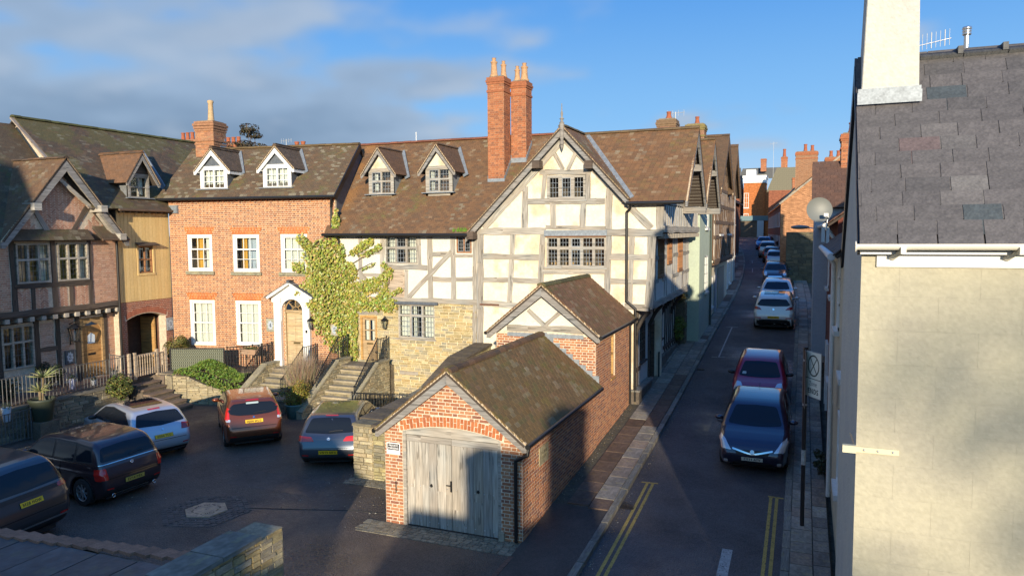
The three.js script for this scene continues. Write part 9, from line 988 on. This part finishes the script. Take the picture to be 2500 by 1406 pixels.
// ---------- signs, lamps, aerials ----------
{
  const o = thing('sign_post', 'black post with controlled zone sign on the right pavement', 'sign post', [0.1, 0.2, -16.15]); const H = 3.85; new GB().bar([0, 0, 0], [0, H, 0], 0.042, 12).build(o, 'pole', mat([0.02, 0.017, 0.018], 0.4)); new GB().bar([0, 1.36, 0], [0, 1.68, 0], 0.045, 12).build(o, 'sticker_band', mat([0.5, 0.5, 0.48], 0.7, { map: T.grain })); new GB().bar([0, 2.62, 0], [0, 2.66, 0], 0.05, 12).bar([0, 3.55, 0], [0, 3.59, 0], 0.05, 12).build(o, 'clamp', M.galv);
  const sg = new THREE.Group(); sg.name = 'zone_sign'; sg.position.set(0.02, 3.32, 0.03); sg.rotation.y = R(-58); o.add(sg); new GB().box(0.0, -0.47, 0, 0.52, 0.47, 0.012).build(sg, 'plate', M.galv); mesh(sg, 'face', new THREE.PlaneGeometry(0.51, 0.92).translate(0.26, 0, 0.0135), new THREE.MeshStandardMaterial({ roughness: 0.5, map: textTex(256, 464, (x, w, h) => { x.fillStyle = '#e9e7d8'; x.fillRect(0, 0, w, h); x.strokeStyle = '#55594f'; x.lineWidth = 16; x.beginPath(); x.ellipse(w / 2, 140, 92, 104, 0, 0, 7); x.stroke(); x.lineWidth = 12; x.beginPath(); x.moveTo(70, 60); x.lineTo(186, 222); x.moveTo(186, 60); x.lineTo(70, 222); x.stroke(); x.fillStyle = '#26282a'; x.fillRect(0, 272, w, 7); x.font = '58px sans-serif'; x.textAlign = 'center'; x.fillText('Zone', w / 2, 348); x.font = 'bold 74px sans-serif'; x.fillText('ENDS', w / 2, 430, w - 20); }) }));
  const s2 = new THREE.Group(); s2.name = 'back_sign'; s2.position.set(-0.03, 3.2, -0.06); s2.rotation.y = R(95); o.add(s2); new GB().box(-0.3, -0.6, 0, 0.3, 0.6, 0.012).build(s2, 'plate', mat([0.10, 0.09, 0.09], 0.5));
  const d = thing('satellite_dish', 'grey satellite dish on a bracket above the cream cottage eaves', 'satellite dish', [0.6, 6.42, -19.2]); const g = new THREE.SphereGeometry(0.62, 26, 8, 0, Math.PI * 2, 0, 0.46); g.translate(0, -0.62, 0); g.scale(1.1, 1, 1.1); g.rotateX(-Math.PI / 2 - 0.15); const dm = mesh(d, 'reflector', g, mat([0.15, 0.16, 0.15], 0.5, { side: THREE.DoubleSide })); dm.position.set(-0.27, 0.52, 0.0); dm.rotation.y = 0.25; new GB().bar([-0.10, 0.06, 0.02], [-0.06, 0.38, 0.0], 0.022, 8).bar([-0.06, 0.3, 0.04], [-0.12, 0.42, 0.26], 0.012).build(d, 'arm', M.steel); new GB().box(-0.16, 0.36, 0.2, -0.06, 0.44, 0.3).build(d, 'receiver', M.galv); new GB().box(-0.2, -0.25, -0.06, -0.12, 0.12, 0.0).box(-0.09, -0.28, -0.06, -0.02, 0.1, 0.0).build(d, 'bracket', M.galv);
  const l = thing('street_lamp', 'grey street lamp arm reaching out over the right pavement', 'street lamp', [0.75, 6.5, -34]); new GB().bar([0, 0, 0], [-0.6, 0.08, 0], 0.03).build(l, 'arm', M.galv); const hg = new THREE.SphereGeometry(0.2, 12, 8); hg.scale(1.9, 0.45, 0.8); hg.translate(-0.9, 0.1, 0); new GB().add(hg).build(l, 'lamp_head', mat([0.2, 0.21, 0.2], 0.5));
  const sg2 = thing('parking_bay_sign', 'white parking sign with blue disc on the brick terrace', 'sign', [-5.6 + bend(64), 6.0, -63]); new GB().box(0, 0, 0, 0.75, 1.6, 0.04).build(sg2, 'plate', M.white); mesh(sg2, 'face', new THREE.PlaneGeometry(0.72, 1.56).translate(0.375, 0.8, 0.045), new THREE.MeshStandardMaterial({ roughness: 0.5, map: textTex(128, 256, (x, w, h) => { x.fillStyle = '#e6e6ea'; x.fillRect(0, 0, w, h); x.fillStyle = '#4456a8'; x.beginPath(); x.arc(64, 176, 44, 0, 7); x.fill(); x.strokeStyle = '#b03048'; x.lineWidth = 8; x.stroke(); x.beginPath(); x.moveTo(36, 148); x.lineTo(92, 204); x.stroke(); x.fillStyle = '#6a70a0'; for (let i = 0; i < 4; i++) x.fillRect(22, 26 + i * 22, 84, 9); }) }));
  function aerial(label, [t, y, s], h, n) { const a = thing('tv_aerial', label, 'aerial', [t, y, -s]); new GB().bar([0, 0, 0], [0, h, 0], 0.02, 6).build(a, 'mast', M.galv); new GB().bar([-0.4, h * 0.95, 0], [0.4, h * 0.97, 0], 0.014, 5).build(a, 'boom', M.galv); const e = new GB(); for (let i = 0; i < n; i++) e.bar([-0.36 + i * 0.72 / (n - 1), h * 0.95 - 0.12, 0], [-0.36 + i * 0.72 / (n - 1), h * 0.95 + 0.14, 0], 0.008, 4); e.build(a, 'element', M.galv); }
  aerial('slim television aerial over the timber house ridge', [-5.3, 10.3, 32.6], 1.35, 4); aerial('television aerial on a pole above the pale grey house', [-5.6, 10.9, 58], 1.9, 5); aerial('second aerial on the pale grey house chimney', [-6.2, 10.6, 55], 1.6, 4); aerial('aerial beyond the brick house ridge', [-28.9, 10.6, 36], 1.5, 5); aerial('far off aerial above the end terrace', [-3.6, 13, 95], 4.2, 4);
  const w = thing('white_pole', 'thin white pole behind the cottage ridge', 'pole', [-15.6, 9.8, -28]); new GB().bar([0, 0, 0], [0, 0.95, 0], 0.018).ball(0, 0.97, 0, 0.03).build(w, 'pole', M.white); new GB().ball(0, 0.3, 0, 0.03).build(w, 'collar', M.galv);
  const pots = (label, t, y, s, n, h) => { const c = thing('chimney_stack', label, 'chimney', [t, y - 1, -s]); chimneyStack(c, fr(c), t - n * 0.25, t + n * 0.25, -s + 0.4, -s - 0.4, y - 1.5, y, { max: 0, pots: Array.from({ length: n }, (_, i) => [t + (i - (n - 1) / 2) * 0.45, -s, h, 0.15]), potM: M.terraRed }); };
  pots('distant row of red chimney pots behind the long mossy roof', -42, 13.4, 42, 6, 0.6); pots('second distant row of chimney pots near the dark evergreen', -37, 12.6, 40, 5, 0.5); pots('pale chimney pots beyond the brick house ridge', -27.9, 11.2, 36, 2, 0.7);
  const hw = thing('hopper_head', 'round flood light on the back of the coped boundary wall', 'lamp', [-10.3, 2.12, -21.2]); new GB().ball(0, 0, 0, 0.07).bar([0, 0, 0], [0.1, -0.04, 0.08], 0.05, 8, 0.065).build(hw, 'housing', M.black); new GB().box(-0.08, -0.05, -0.05, -0.02, 0.05, 0.02).build(hw, 'bracket', M.iron);
}
// ---------- neighbours behind the viewer whose shadows fall into the yard and street ----------
{
  const back = (name, label, t0, t1, s0, s1, ev, rg, wallM, roofC) => { const o = thing(name, label, 'house', [(t0 + t1) / 2, -1, -(s0 + s1) / 2]); const f = fr(o); const sm = (s0 + s1) / 2; new GB().box(t0, -3, -s1, t1, ev, -s0, f).build(o, 'wall', wallM); for (const t of [t0, t1 - 0.2]) new GB().poly([[s0, ev], [s1, ev], [sm, rg - 0.05]], 0.2, mul(f, tr(t, 0, 0), ry(Math.PI / 2))).build(o, 'gable', wallM); const run = sm - s0 + 0.25, sl = Math.hypot(run, rg - ev + 0.1), pi = Math.atan2(rg - ev + 0.1, run); for (const [s, dir, x] of [[s0 - 0.25, 0, t0 - 0.1], [s1 + 0.25, Math.PI, t1 + 0.1]]) new GB().box(0, 0, -0.08, t1 - t0 + 0.2, sl, 0, mul(f, slopeFrame(x, ev - 0.1, -s, dir, pi))).build(o, 'roof', grained(roofC)); const F = mul(f, tr(t0, 0, -s1), ry(Math.PI), tr(-(t1 - t0), 0, 0)); for (let u = 1; u < t1 - t0 - 1.2; u += 2.6) { plainWindow(o, F, u, 2.6, u + 0.9, 3.9); plainWindow(o, F, u, 0.2, u + 0.9, 1.6); } return { o, f }; };
  const a = back('neighbour_house', 'brick house behind the viewpoint with two chimneys', 0.15, 6.6, -10.6, -5.4, 3.6, 5.35, farBrick, [0.13, 0.075, 0.05]);
  chimneyStack(a.o, a.f, 1.56, 2.62, 8.5, 7.6, 4.4, 6.8, { max: 0, pots: [] }); chimneyStack(a.o, a.f, 3.46, 4.33, 8.5, 7.6, 4.4, 7.75, { max: 0, pots: [] });
  const b = back('neighbour_house', 'long brick house behind the yard', -13.6, -2.25, -12.8, -7.2, 5.3, 6.95, farBrickDark, [0.11, 0.07, 0.05]);
  const c = back('neighbour_house', 'small lean-to house joining the long brick house', -2.2, -0.95, -11.2, -8.8, 4.2, 5.35, farBrickDark, [0.11, 0.07, 0.05]);
  const d = back('neighbour_house', 'tall warehouse behind the yard corner', -27, -15.6, -16, -6, 12.8, 15.6, farBrick, [0.10, 0.09, 0.09]);
  for (const [t, s, h, r, lab] of [[28.9, -64, 25.5, 4.8, 'tall loose tree far behind the viewpoint']]) tree('ash_tree', lab, [t, -2, s], h, r, 640, 0.75, [[0.10, 0.11, 0.03], [0.08, 0.09, 0.03]], { trunk: 0.4, k: 26 });
}
// fallen leaves and grit blown about the yard and gutters
{ const o = thing('leaf_litter', 'fallen leaves and grit scattered over the yard and gutters', 'leaves', [-10, 0, -15]); o.userData.kind = 'stuff'; const L = new Leaves(); const put = (t, y, s, k) => L.add(t + 10, y + 0.012, -s + 15, rr(-0.3, 0.3), 1, rr(-0.3, 0.3), rr(0.025, 0.06) * k, pick([[0.30, 0.22, 0.10], [0.38, 0.33, 0.22], [0.22, 0.15, 0.07], [0.45, 0.43, 0.36]])); for (let i = 0; i < 420; i++) put(rr(-21, -9), 0.006, rr(9.8, 20), 1); for (let i = 0; i < 160; i++) put(rr(-11.5, -8.7), 0.006, rr(13.2, 16), 1); for (let i = 0; i < 260; i++) { const s = rr(13, 30); put(-3.74 + Math.abs(rr(-0.12, 0.12)), prof(s), s, 0.8); } for (let i = 0; i < 160; i++) { const s = rr(15.8, 24); put(-5.25 + Math.abs(rr(-0.2, 0.2)), prof(s) + 0.085, s, 1); } L.build(o, 'leaves'); }
scene.traverse(o => { if (o.isMesh) { o.castShadow = true; o.receiveShadow = true; } });
renderer.render(scene, camera);
